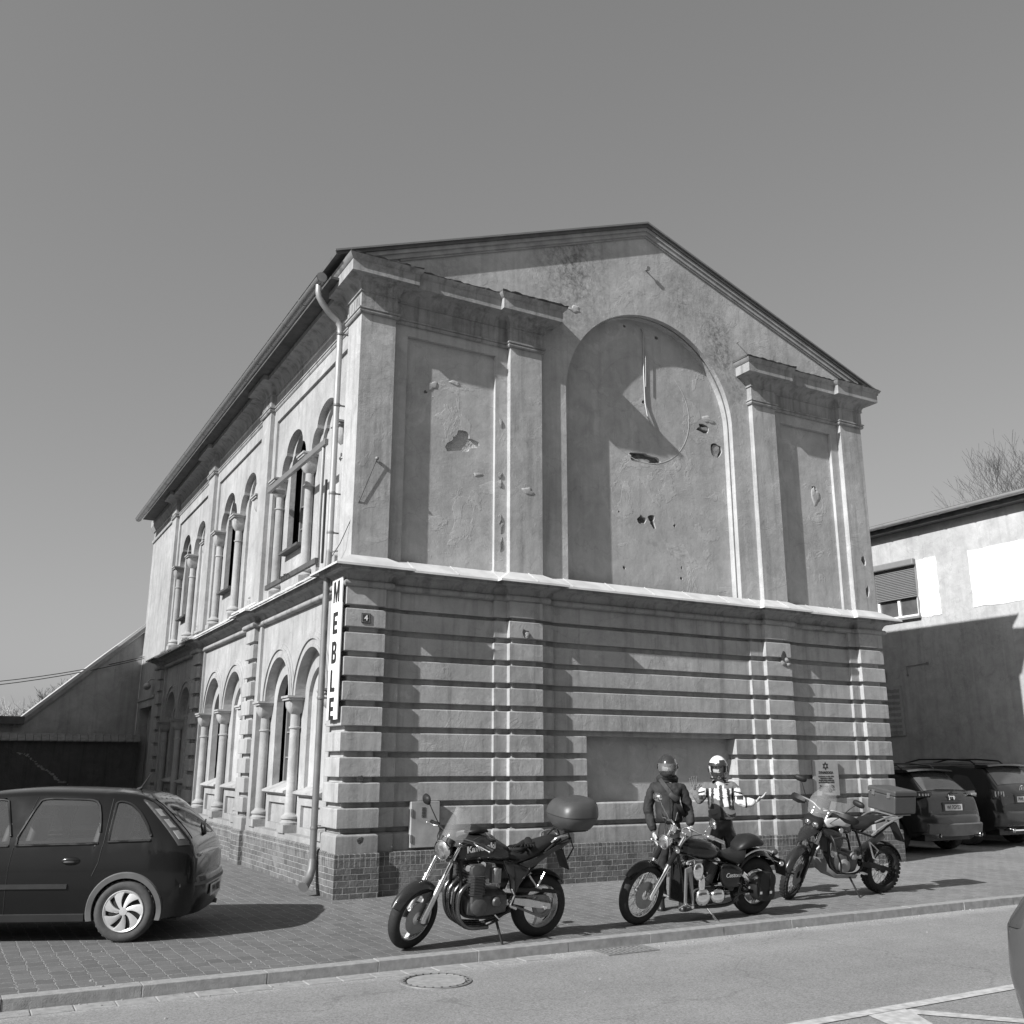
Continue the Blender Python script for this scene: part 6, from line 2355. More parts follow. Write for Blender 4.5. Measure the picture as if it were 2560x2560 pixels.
# ---- 2: black cruiser
b2 = bike_root('motorcycle', 'black cruiser motorcycle with chrome engine and spoked wheels, in the middle', 3.10, -3.50, 0, R(8))
RW, FW = (-.80, 0, .33), (.82, 0, .33)
rake = R(35)
head = (.42, 0, .86)
SM = rotM(Vector((-math.sin(rake), 0, math.cos(rake))), R(13), head)
bike_wheel('wheel', b2, RW, .33, .17, .20, I4, 'spoked', rim_m='chrome')
bike_wheel('wheel', b2, FW, .335, .11, .245, SM, 'spoked', rim_m='chrome', disc=.15, disc_side=1)
fork(b2, FW, (.39, 0, .95), .105, .026, .024, SM, gaiter=True, mat1='chrome')
fm = MB(); fm.M = SM
mudguard(fm, FW, .37, .07, 38, 150, drop=.045)
fm.build('front_mudguard', 'bike_black', b2, smooth=50)
cl = MB(); cl.M = SM
cl.box(.68, .76, .07, .1, .38, .46)
cl.build('brake_caliper', 'alu', b2, bevel=.006)
headlamp(b2, (.56, 0, .88), .075, SM, .12, 'chrome')
for s in (1, -1):
    e = MB(); e.M = SM
    e.ball((.55, s * .19, .84), .03, .028, .028, 14, 8)
    e.tube([(.5, s * .08, .84), (.55, s * .17, .84)], .008, 6)
    e.build('indicator', 'chrome', b2, smooth=60)
hb2 = MB(); hb2.M = SM
hb2.tube(smooth_path([(.10, .40, .98), (.16, .36, 1.0), (.27, .25, 1.03), (.34, .12, 1.06), (.35, 0, 1.0), (.34, -.12, 1.06), (.27, -.25, 1.03), (.16, -.36, 1.0), (.10, -.40, .98)]), .0125, 10)
hb2.tube([(.36, .06, .93), (.35, .06, 1.04)], .016, 8)
hb2.tube([(.36, -.06, .93), (.35, -.06, 1.04)], .016, 8)
hb2.build('handlebar', 'chrome', b2, smooth=50)
for s in (1, -1):
    g_ = MB(); g_.M = SM
    g_.tube([(.15, s * .36, 1.0), (.05, s * .42, .965)], .02, 12)
    g_.tube([(.21, s * .30, 1.015), (.16, s * .36, 1.0)], .026, 12)
    gg = g_.build('grip', 'trim_dark' if s < 0 else 'alu', b2, smooth=40)
    l_ = MB(); l_.M = SM
    l_.tube(smooth_path([(.24, s * .29, 1.03), (.23, s * .36, 1.02), (.15, s * .43, 1.0)]), .006, 8)
    l_.build('lever', 'chrome', gg, smooth=50)
ins = MB(); ins.M = SM
ins.lathe([(.001, -.07), (.04, -.065), (.045, -.02), (.05, 0), (.001, .002)], (.43, 0, 1.05), (-.4, 0, 1), 28)
ins.build('speedometer', 'chrome', b2, smooth=50)
mirror(b2, (.22, .27, 1.03), (.20, .36, 1.17), SM, (-.8, .5, .1), .085, .05, 'chrome')
mirror(b2, (.22, -.27, 1.03), (.28, -.42, 1.24), SM, (-.9, .1, .1), .07, .05, 'chrome')
tk = MB()
xloft(tk, [(.38, .83, .04, .04), (.33, .825, .10, .085), (.20, .80, .155, .11), (.05, .78, .17, .115), (-.08, .76, .15, .105), (-.2, .73, .10, .075), (-.26, .71, .05, .04)], 26, 2.4)
tko = tk.build('fuel_tank', 'bike_black', b2, smooth=60)
e = MB()
e.lathe([(.001, .02), (.03, .018), (.034, 0)], (.1, 0, .885), (0, 0, 1), 20)
e.build('filler_cap', 'chrome', tko, smooth=40)
s1 = MB()
xloft(s1, [(-.14, .745, .05, .02), (-.2, .73, .10, .035), (-.3, .69, .13, .045), (-.42, .665, .17, .065), (-.5, .675, .17, .075), (-.56, .72, .13, .06), (-.60, .76, .09, .03)], 22, 2.8)
s1.build('rider_seat', 'vinyl', b2, smooth=60)
s2 = MB()
xloft(s2, [(-.50, .76, .07, .03), (-.54, .79, .115, .05), (-.64, .84, .14, .075), (-.76, .85, .135, .07), (-.86, .825, .1, .04), (-.91, .81, .05, .02)], 22, 2.6)
s2o = s2.build('pillion_seat', 'vinyl', b2, smooth=60)
rmg = MB()
mudguard(rmg, RW, .43, .105, -4, 150, n=26, drop=.07)
rmg.build('rear_mudguard', 'bike_black', b2, smooth=50)
for s in (1, -1):
    e = MB()
    e.tube([(RW[0] + .44 * math.cos(R(a)), s * .112, RW[2] + .44 * math.sin(R(a)) * 1.0 - .01) for a in range(8, 125, 9)], .012, 8)
    e.build('fender_strut', 'chrome', b2, smooth=50)
e = MB()
e.ball((-1.12, 0, .70), .05, .06, .04, 16, 10)
e.build('tail_lamp', 'lamp_red', b2, smooth=60)
e = MB()
e.loft([[(-1.2, -.1, .62), (-1.2, .1, .62), (-1.27, .1, .42), (-1.27, -.1, .42)], [(-1.206, -.1, .62), (-1.206, .1, .62), (-1.276, .1, .42), (-1.276, -.1, .42)]])
e.tube([(-1.1, 0, .66), (-1.21, 0, .6)], .012, 6)
e.build('number_plate', 'trim_dark', b2)
for s in (1, -1):
    e = MB()
    e.ball((-1.08, s * .17, .60), .035, .03, .03, 14, 8)
    e.tube([(-1.06, 0, .62), (-1.08, s * .15, .60)], .008, 6)
    e.build('indicator', 'chrome', b2, smooth=60)
fr2 = MB()
for s in (1, -1):
    fr2.tube(smooth_path([(.44, s * .02, .90), (.37, s * .06, .7), (.30, s * .11, .35), (.24, s * .13, .20), (-.2, s * .14, .17), (-.42, s * .13, .22), (-.5, s * .12, .4), (-.42, s * .1, .66)]), .019, 10)
    fr2.tube([(.42, s * .03, .84), (-.1, s * .08, .66), (-.45, s * .11, .58), (-.8, s * .12, .34)], .02, 8)
fr2.build('frame', 'bike_black', b2, smooth=50)
rd = MB()
rd.box(.27, .32, -.11, .11, .22, .60)
for k in range(24):
    rd.box(.319, .326, -.10, .10, .235 + k * .015, .24 + k * .015)
rd.build('radiator', 'trim_dark', b2)
for s in (1, -1):
    e = MB()
    e.plate([[(.19, .17), (.33, .20), (.34, .60), (.25, .63)], [(.215, .21), (.24, .58), (.31, .56), (.30, .22)]], .02, (0, s * .135, 0))
    e.build('radiator_cover', 'alu_dull', b2, bevel=.003)
def vcyl(cx, cz, ang, parent):
    e = MB()
    a = R(ang)
    dx, dz = math.cos(a), math.sin(a)
    for k in range(12):
        t = .10 + k * .017
        e.loft([ell_ring((cx + dx * (t + d), 0, cz + dz * (t + d)), (-dz, 0, dx), (0, 1, 0), .078, .09, 22, 3) for d in (0, .009)])
    e.loft([ell_ring((cx + dx * t, 0, cz + dz * t), (-dz, 0, dx), (0, 1, 0), .062, .07, 20, 3) for t in (.02, .32)])
    o = e.build('cylinder', 'engine', parent, smooth=30)
    e = MB()
    e.loft([ell_ring((cx + dx * t, 0, cz + dz * t), (-dz, 0, dx), (0, 1, 0), w1, w2, 22, 3.4) for t, w1, w2 in ((.305, .07, .09), (.32, .082, .1), (.37, .08, .1), (.395, .06, .08), (.40, .03, .05))])
    e.build('head_cover', 'chrome', o, smooth=50)
vcyl(.04, .34, 62, b2)
vcyl(-.02, .34, 116, b2)
e = MB()
e.ball((.16, .155, .57), .075, .035, .10, 22, 14)
e.ball((.10, .15, .43), .05, .03, .11, 18, 12)
e.build('air_cleaner_cover', 'chrome', b2, smooth=60)
cr = MB()
xloft(cr, [(.20, .28, .10, .06), (.16, .28, .14, .09), (.02, .28, .15, .105), (-.16, .28, .145, .10), (-.24, .28, .1, .06)], 20, 3)
cr.build('crankcase', 'engine', b2, smooth=40)
for (x_, z_, rx, rz) in ((.08, .285, .10, .10), (-.14, .285, .105, .085)):
    e = MB()
    e.loft([ell_ring((x_, y, z_), (1, 0, 0), (0, 0, 1), rx * f, rz * f, 30, 2.4) for y, f in ((.14, 1), (.16, .97), (.185, .8), (.198, .5), (.203, .15))])
    e.build('engine_cover', 'chrome', b2, smooth=60)
e = MB()
pillow(smooth_poly([(-.20, .62), (-.48, .58), (-.50, .42), (-.44, .36), (-.24, .38)], 5), .11, .045, e)
sc_o = e.build('side_cover', 'bike_black', b2, smooth=50)
text_mesh('Custom', .07, 'cover_lettering', 'decal', sc_o, face_mtx((-.36, .16, .50), (-1, 0, 0), (0, 0, 1)), font_shear=.3, thick=.001)
e = MB()
pillow(smooth_poly([(-.20, .62), (-.48, .58), (-.50, .42), (-.44, .36), (-.24, .38)], 5), -.11, -.045, e)
e.build('side_cover', 'bike_black', b2, smooth=50)
ex2 = MB()
ex2.tube(smooth_path([(.12, -.08, .56), (.2, -.14, .5), (.2, -.17, .3), (.0, -.18, .2), (-.4, -.19, .2), (-1.15, -.2, .24)]), .03, 14)
ex2.tube(smooth_path([(-.18, -.08, .56), (-.22, -.16, .46), (-.25, -.18, .3), (-.5, -.19, .28), (-1.15, -.2, .32)]), .03, 14)
ex2.build('exhaust', 'chrome', b2, smooth=60)
for s in (1, -1):
    e = MB()
    e.tube([(-.52, s * .135, .50), (-.80, s * .135, .33)], .03, 14)
    e.tube([(-.50, s * .135, .515), (-.56, s * .135, .475)], .036, 14)
    e.build('shock_absorber', 'chrome', b2, smooth=40)
e = MB()
for s in (1, -1):
    e.tube([(-.42, s * .12, .28), (-.84, s * .12, .33)], .022, 10)
e.build('swingarm', 'bike_black', b2, smooth=50)
sb = thing('saddlebag', 'small worn black leather saddlebag strapped low beside the cruiser rear wheel', 'bag', (3.86, -3.72, .36), (-R(8), 0, R(180)))
e = MB()
e.loft([[(x, y, z) for x, z in smooth_poly([(-.16 * f, -.17 * f), (.09 * f, -.16 * f), (.14 * f, 0), (.09 * f, .12 * f), (-.13 * f, .13 * f), (-.17 * f, 0)], 4)] for y, f in ((-.05, .92), (-.02, 1), (.05, 1), (.08, .88))])
bgo = e.build('pouch', 'vinyl', sb, smooth=50)
e = MB()
e.loft([[(x, y, z) for x, z in smooth_poly([(-.15, -.0), (-.02, -.05), (.11, .0), (.09, .12), (-.13, .13)], 4)] for y in (.082, .09)])
e.build('flap', 'vinyl', sb, smooth=40)
for x_ in (-.08, .07):
    e = MB()
    e.box(x_ - .013, x_ + .013, .088, .096, -.12, .12)
    st2 = e.build('strap', 'trim_dark', sb)
    e = MB()
    e.box(x_ - .018, x_ + .018, .095, .1, -.09, -.06)
    e.build('buckle', 'chrome', st2)
e = MB()
for s in (1, -1):
    e.tube([(.30, s * .14, .22), (.34, s * .3, .23)], .016, 8)
    e.tube([(-.55, s * .13, .36), (-.55, s * .22, .37)], .016, 8)
    e.tube([(.36, s * .2, .24), (.46, s * .2, .2)], .008, 6)
e.each('footrest', 'chrome', b2, smooth=40)
e = MB()
e.tube([(-.0, .12, .17), (-.06, .24, .05), (-.10, .27, .02)], [.013, .012, .012], 8)
e.tube([(-.10, .27, .022), (-.15, .25, .022)], .01, 6)
e.build('side_stand', 'chrome', b2, smooth=40)
e = MB(); e.M = SM
e.tube(smooth_path([(.24, .28, 1.03), (.40, .2, .98), (.44, .12, .8), (.40, .1, .6)]), .006, 6)
e.tube(smooth_path([(.24, -.28, 1.03), (.42, -.14, 1.0), (.5, -.05, .85), (.55, -.06, .6)]), .006, 6)
e.build('cables', 'black', b2, smooth=50)

# ---- 3: adventure bike
b3 = bike_root('motorcycle', 'tall adventure motorcycle with knobbly tyres, windscreen and crash bars, farthest right', 6.08, -2.80, -4, R(9))
RW, FW = (-.76, 0, .325), (.80, 0, .345)
rake = R(27)
head = (.38, 0, .98)
SM = rotM(Vector((-math.sin(rake), 0, math.cos(rake))), R(30), head)
bike_wheel('wheel', b3, RW, .325, .15, .225, I4, 'spoked', rim_m='trim_dark', tread=34)
bike_wheel('wheel', b3, FW, .345, .10, .275, SM, 'spoked', rim_m='trim_dark', tread=36, disc=.15, disc_side=1)
fork(b3, FW, (.40, 0, 1.10), .10, .027, .025, SM, mat1='trim_dark', mat2='alu')
fm = MB(); fm.M = SM
mudguard(fm, FW, .385, .07, 15, 150, drop=.05)
for s in (1, -1):
    fm.loft([[(x, s * .12, z), (x, s * .135, z), (x - .02, s * .14, z - .0)] for x, z in ((.74, .62), (.80, .42), (.83, .30))])
fm.build('front_mudguard', 'bike_paint', b3, smooth=50)
bk = MB(); bk.M = SM
bk.loft([[(x, -w, z), (x, -w * .6, z + h), (x, w * .6, z + h), (x, w, z), (x, 0, z - .03)] for x, z, w, h in ((.92, .82, .02, .01), (.82, .86, .07, .03), (.68, .90, .1, .05), (.5, .93, .11, .06))])
bk.build('beak', 'bike_paint', b3, smooth=50)
hl3 = MB(); hl3.M = SM
hl3.loft([ell_ring((x, 0, z), (0, 1, 0), (0, 0, 1), w, h, 24, 3) for x, z, w, h in ((.45, 1.02, .10, .08), (.56, 1.02, .13, .08), (.62, 1.0, .10, .055))])
ho = hl3.build('headlamp', 'trim_dark', b3, smooth=50)
for s in (1, -1):
    e = MB(); e.M = SM
    e.loft([ell_ring((x, s * .052, 1.0), (0, 1, 0), (0, 0, 1), w, h, 18, 2.6) for x, w, h in ((.59, .045, .04), (.625, .04, .034), (.635, .02, .02))])
    e.build('lens', 'glass_lens', ho, smooth=60)
ws = MB(); ws.M = SM
rings = []
for i in range(9):
    t = i / 8
    z = 1.10 + .40 * t
    x = .58 - .26 * t
    w = .13 + .05 * math.sin(PI * min(1, t * 1.2)) - .04 * t ** 3
    rings.append([(x - .10 * abs(u) ** 2, w * u, z - .05 * u * u * t) for u in [(-1 + k / 6) for k in range(13)]])
ws.loft(rings, closed=False, cap=False)
ws.build('windscreen', 'screen', b3, smooth=60)
e = MB(); e.M = SM
e.box(.33, .37, -.09, .09, 1.18, 1.30)
e.box(.31, .33, -.05, .05, 1.30, 1.36)
e.tube([(.38, 0, 1.08), (.35, 0, 1.2)], .012, 6)
e.build('instruments', 'trim_dark', b3, bevel=.006)
e = MB(); e.M = SM
e.tube(smooth_path([(.20, .43, 1.15), (.24, .33, 1.17), (.31, .15, 1.18), (.33, 0, 1.13), (.31, -.15, 1.18), (.24, -.33, 1.17), (.20, -.43, 1.15)]), .013, 10)
e.build('handlebar', 'alu_dull', b3, smooth=50)
for s in (1, -1):
    g_ = MB(); g_.M = SM
    g_.tube([(.235, s * .31, 1.17), (.20, s * .43, 1.15)], .019, 12)
    gg = g_.build('grip', 'trim_dark', b3, smooth=40)
    e = MB(); e.M = SM
    e.loft([[(x, s * y, z - h), (x + .03, s * y, z), (x, s * y, z + h), (x - .012, s * y, z)] for x, y, z, h in ((.34, .24, 1.16, .03), (.345, .33, 1.16, .06), (.30, .43, 1.15, .055), (.24, .475, 1.145, .02))])
    e.build('hand_guard', 'trim_dark', gg, smooth=50)
mirror(b3, (.25, .27, 1.18), (.18, .40, 1.36), SM, (-.9, .2, .1), .085, .042)
mirror(b3, (.25, -.27, 1.18), (.22, -.42, 1.40), SM, (-.9, -.2, .1), .085, .042)
tk = MB()
xloft(tk, [(.38, .97, .06, .06), (.33, .98, .13, .10), (.22, .98, .17, .13), (.08, .96, .18, .13), (-.06, .92, .14, .10), (-.14, .89, .09, .06)], 24, 2.8)
tko = tk.build('fuel_tank', 'bike_paint', b3, smooth=60)
for s in (1, -1):
    e = MB()
    pillow(smooth_poly([(.42, 1.04), (.22, 1.06), (-.02, 1.0), (.02, .94), (.22, .96), (.38, .94)], 5), s * .165, s * .03, e)
    e.build('tank_panel', 'decal', tko, smooth=50)
    e = MB()
    pillow(smooth_poly([(.46, .93), (.30, .92), (.12, .84), (.10, .70), (.2, .66), (.30, .76), (.40, .84)], 5), s * .15, s * .04, e)
    e.build('radiator_shroud', 'bike_paint', b3, smooth=50)
    e = MB()
    e.lathe([(.001, .006), (.034, .005), (.036, 0)], (.16, s * .2, .90), (0, s, 0), 24)
    e.build('round_badge', 'alu', tko, smooth=40)
s1 = MB()
xloft(s1, [(-.06, .95, .06, .03), (-.12, .93, .11, .05), (-.25, .91, .14, .05), (-.38, .93, .14, .05), (-.45, .97, .13, .05), (-.6, .995, .13, .045), (-.72, 1.0, .11, .035), (-.76, 1.0, .06, .02)], 22, 3)
s1.build('seat', 'vinyl', b3, smooth=60)
e = MB()
for s in (1, -1):
    e.tube(smooth_path([(-.45, s * .13, .80), (-.62, s * .16, .92), (-.80, s * .17, 1.0), (-1.0, s * .14, 1.05)]), .014, 8)
    e.tube(smooth_path([(-.5, s * .14, .98), (-.7, s * .17, 1.05), (-.95, s * .13, 1.06)]), .012, 8)
e.box(-1.15, -.8, -.15, .15, 1.06, 1.072)
e.build('luggage_rack', 'alu_dull', b3, smooth=40)
tc3 = thing('aluminium_case', 'square edged dark metal luggage case on the rack of the adventure motorcycle', 'luggage box', (7.10, -2.96, 1.08), (-R(9), 0, R(176)))
e = MB()
e.loft([[(-.20, -.25, z), (.20, -.25, z), (.20, .25, z), (-.20, .25, z)] for z in (0, .24)])
e.build('shell', 'case', tc3, bevel=.02)
e = MB()
e.loft([[(-.205 * f, -.255 * f, z), (.205 * f, -.255 * f, z), (.205 * f, .255 * f, z), (-.205 * f, .255 * f, z)] for z, f in ((.243, 1), (.29, 1), (.315, .95))])
lo3 = e.build('lid', 'case', tc3, bevel=.008)
for y_ in (-.14, .14):
    e = MB()
    e.box(.2, .218, y_ - .025, y_ + .025, .2, .27)
    e.build('latch', 'alu', lo3, bevel=.002)
e = MB()
for s in (1, -1):
    e.tube(smooth_path([(.38, s * .03, 1.0), (.30, s * .1, .8), (.28, s * .13, .5), (.15, s * .15, .34), (-.2, s * .14, .33), (-.32, s * .12, .5), (-.2, s * .1, .85)]), .016, 8)
    e.tube([(-.2, s * .1, .86), (-.5, s * .13, .78), (-.85, s * .13, .98)], .015, 8)
e.build('frame', 'trim_dark', b3, smooth=50)
cb3 = MB()
for s in (1, -1):
    cb3.tube(smooth_path([(.30, s * .10, .86), (.33, s * .24, .80), (.30, s * .27, .66), (.20, s * .25, .50), (.14, s * .2, .36)]), .013, 8)
    cb3.tube(smooth_path([(.33, s * .24, .80), (.18, s * .25, .82), (.05, s * .2, .78)]), .013, 8)
    cb3.tube(smooth_path([(.30, s * .27, .66), (.10, s * .24, .60), (.0, s * .18, .5)]), .013, 8)
cb3.build('crash_bars', 'trim_mid', b3, smooth=50)
for s in (1, -1):
    e = MB()
    e.lathe([(.001, -.05), (.035, -.045), (.042, 0), (.001, .004)], (.36, s * .27, .62), (1, 0, 0), 20)
    e.build('fog_lamp', 'glass_lens', b3, smooth=50)
e = MB()
xloft(e, [(.22, .47, .09, .08), (.16, .47, .15, .14), (0, .47, .17, .16), (-.16, .46, .16, .14), (-.24, .46, .1, .08)], 20, 3.4)
e.build('engine_block', 'engine', b3, smooth=40)
for (x_, z_, r_) in ((.05, .43, .09), (-.1, .55, .05)):
    e = MB()
    e.lathe([(.001, .045), (r_ * .7, .04), (r_ * .96, .022), (r_, 0), (r_, -.02)], (x_, .16, z_), (0, 1, 0), 26)
    e.build('engine_cover', 'alu_dull', b3, smooth=40)
e = MB()
e.loft([[(.10 + dx, -.14, z), (.28 + dx, -.14, z), (.28 + dx, .14, z), (.10 + dx, .14, z)] for dx, z in ((.0, .60), (-.02, .78))])
e.build('cylinder_head', 'engine', b3, bevel=.01)
sk = MB()
sk.loft([[(x, -w, z + .05), (x, -w * .8, z), (x, w * .8, z), (x, w, z + .05), (x, w * .95, z + .06), (x, w * .75, z + .012), (x, -w * .75, z + .012), (x, -w * .95, z + .06)] for x, z, w in ((.36, .50, .12), (.30, .36, .15), (.18, .27, .17), (-.18, .25, .17))])
sk.build('skid_plate', 'alu_dull', b3, smooth=40)
e = MB()
e.tube(smooth_path([(.24, -.06, .66), (.32, -.1, .55), (.28, -.12, .36), (.0, -.14, .3), (-.3, -.16, .36), (-.5, -.18, .5)]), .022, 10)
e.tube([(-.5, -.18, .5), (-.98, -.2, .72)], [.05, .055], 16)
e.build('exhaust', 'alu_dull', b3, smooth=50)
e = MB()
for s in (1, -1):
    e.loft([[(x, s * .1 - .016, z - h), (x, s * .1 + .016, z - h), (x, s * .1 + .016, z + h), (x, s * .1 - .016, z + h)] for x, z, h in ((-.26, .43, .03), (-.5, .40, .035), (-.84, .33, .025))])
e.build('swingarm', 'trim_dark', b3, bevel=.004)
e = MB()
e.tube([(-.42, .12, .72), (-.50, .13, .5)], .012, 6)
e.tube([(-.42, .12, .72), (-.58, .13, .60), (-.50, .13, .5), (-.50, .2, .49)], .012, 6)
e.build('pillion_footrest', 'alu', b3, smooth=40)
e = MB()
mudguard(e, RW, .37, .08, 95, 165, drop=.03)
e.loft([[(-.95, -.08, .95), (-.95, .08, .95), (-1.12, .08, .68), (-1.12, -.08, .68)], [(-.96, -.08, .955), (-.96, .08, .955), (-1.13, .08, .685), (-1.13, -.08, .685)]])
e.build('rear_mudguard', 'trim_dark', b3, smooth=40)
e = MB()
e.tube([(-.06, .13, .30), (-.13, .29, .03)], [.014, .012], 8)
e.box(-.19, -.08, .27, .31, .004, .016)
e.build('side_stand', 'trim_dark', b3, smooth=30)
e = MB()
for s in (1, -1):
    e.box(-.26, -.20, s * .16, s * .27, .33, .345)
e.each('footrest', 'alu_dull', b3)
e = MB(); e.M = SM
e.tube(smooth_path([(.24, .30, 1.17), (.42, .22, 1.1), (.46, .1, .9), (.55, .1, .7)]), .006, 6)
e.tube(smooth_path([(.24, -.30, 1.17), (.44, -.14, 1.1), (.5, -.1, .8)]), .006, 6)
e.build('cables', 'black', b3, smooth=50)
# ------------------------------------------------------------------ people
M['skin'] = simple('skin', .42, .5, var=.06)
M['jacket_dark'] = simple('dark_hooded_jacket', .018, .8, var=.15, scale=12, bmp=.004, bscale=25)
M['jacket_grey'] = simple('grey_jacket_fabric', .13, .8, var=.12, scale=12, bmp=.003, bscale=30)
M['jacket_light'] = simple('white_jacket_fabric', .62, .75, var=.06, scale=12, bmp=.003, bscale=30)
M['jacket_black'] = simple('black_jacket_fabric', .02, .7)
M['trousers'] = simple('dark_denim', .024, .85, var=.2, scale=14, bmp=.004, bscale=25)
M['leather'] = simple('black_leather', .018, .4, var=.2, scale=14, bmp=.004, bscale=25)
M['helmet_dark'] = simple('dark_helmet_shell', .035, .16, coat=1.0, var=.05)
M['helmet_white'] = simple('white_helmet_shell', .8, .2, coat=.8, var=.03)
m_, nt_, b_ = base_mat('clear_visor', .03, coat=1.0)
b_.inputs['Base Color'].default_value = (.3, .3, .3, 1)
b_.inputs['Alpha'].default_value = .25
M['visor'] = m_

def skin_mesh(chains, sub=2):
    """chains: list of lists of (x,y,z,rx,ry); first point of a later chain may be ('j', i) = joint index to start from"""
    vs, rad, ed = [], [], []
    for ch in chains:
        prev = None
        for p in ch:
            if p[0] == 'j':
                prev = p[1]
                continue
            vs.append(p[:3])
            rad.append((p[3], p[4] if len(p) > 4 else p[3]))
            if prev is not None:
                ed.append((prev, len(vs) - 1))
            prev = len(vs) - 1
    me = bpy.data.meshes.new('tmp')
    me.from_pydata(vs, ed, [])
    ob = bpy.data.objects.new('tmp', me)
    sc.collection.objects.link(ob)
    md = ob.modifiers.new('skin', 'SKIN')
    md.use_smooth_shade = True
    md.branch_smoothing = .6
    for i, r_ in enumerate(rad):
        me.skin_vertices[0].data[i].radius = r_
        me.skin_vertices[0].data[i].use_root = (i == 0)
    ss = ob.modifiers.new('sub', 'SUBSURF')
    ss.levels = sub
    ss.render_levels = sub
    dg = bpy.context.evaluated_depsgraph_get()
    out = bpy.data.meshes.new_from_object(ob.evaluated_get(dg))
    bpy.data.objects.remove(ob)
    return out

def mesh_obj(name, me, mat, parent, wrinkle=0.0, seed=0, scale=15.0):
    if wrinkle:
        for v in me.vertices:
            n_ = noise.noise(Vector(v.co) * scale + Vector((seed, 0, 0))) + .5 * noise.noise(Vector(v.co) * scale * 2.3 + Vector((seed, 5, 0)))
            v.co += v.normal * n_ * wrinkle
    me.materials.clear()
    for m in (mat if isinstance(mat, list) else [mat]):
        me.materials.append(M[m])
    me.name = name
    me.shade_smooth()
    ob = bpy.data.objects.new(name, me)
    sc.collection.objects.link(ob)
    ob.parent = parent
    return ob

def shell_patch(mb, c, rx, ry, rz, az0, az1, el0, el1, off=0.0, n=24, m=12, th=.012, tilt=0.0, fwd=0.0):
    """az measured from the front (-y), to the right (+x)"""
    def pt(a, e, r_):
        ce = math.cos(e)
        x = (rx + r_) * ce * math.sin(a)
        y = -(ry + r_) * ce * math.cos(a)
        z = (rz + r_) * math.sin(e)
        if e < 0 and math.cos(a) > 0:
            y -= fwd * math.cos(a) * min(1, -e / .6)
        y2 = y * math.cos(tilt) - z * math.sin(tilt)
        z2 = y * math.sin(tilt) + z * math.cos(tilt)
        return (c[0] + x, c[1] + y2, c[2] + z2)
    A, Bm = [], []
    for i in range(n + 1):
        a = R(az0 + (az1 - az0) * i / n)
        A.append([pt(a, R(el0 + (el1 - el0) * j / m), off) for j in range(m + 1)] + [pt(a, R(el1 + (el0 - el1) * j / m), off - th) for j in range(m + 1)])
    mb.loft(A, wrap=False)
    return mb

def hand_chains(w, d, up, side, s=1.0, curl=.25, spread=.35):
    """fingers from wrist w along direction d; palm normal up; side = thumb direction"""
    w, d, up, side = Vector(w), Vector(d).normalized(), Vector(up).normalized(), Vector(side).normalized()
    ch = []
    palm = w + d * .045 * s
    lens = (.062, .072, .068, .052)
    for k in range(4):
        o = side * (.030 - .02 * k) * s
        base = palm + o * .8
        p1 = w + d * .088 * s + o * 1.1
        dd = (d + side * (spread * (.3 - .2 * k)) + up * curl * .6).normalized()
        p2 = p1 + dd * lens[k] * .5 * s
        d3 = (dd + up * curl).normalized()
        p3 = p2 + d3 * lens[k] * .5 * s
        ch.append([tuple(base) + (.011 * s, .011 * s), tuple(p1) + (.0095 * s, .0095 * s), tuple(p2) + (.0085 * s, .0085 * s), tuple(p3) + (.007 * s, .007 * s)])
    t0 = w + d * .025 * s + side * .02 * s
    t1 = t0 + (d * .6 + side * .9 + up * .2).normalized() * .04 * s
    t2 = t1 + (d * .9 + side * .45 + up * .2).normalized() * .035 * s
    ch.append([tuple(t0) + (.014 * s, .014 * s), tuple(t1) + (.0105 * s, .0105 * s), tuple(t2) + (.008 * s, .008 * s)])
    return ch

def head_mesh(mb, c):
    mb.ball(c, .075, .092, .11, 24, 16)
    x, y, z = c
    mb.loft([ell_ring((x, y - .085 - d, z - .012 - d * .6), (1, 0, 0), (0, .3, 1), w, h, 10, 2) for d, w, h in ((0, .012, .02), (.012, .010, .014), (.02, .006, .006))])
    mb.loft([ell_ring((x, y - .083 - d, z - .052), (1, 0, 0), (0, 0, 1), w, h, 12, 2) for d, w, h in ((0, .024, .008), (.006, .02, .005))])
    for s in (1, -1):
        mb.ball((x + s * .073, y + .005, z), .012, .02, .03, 10, 6)
    return mb

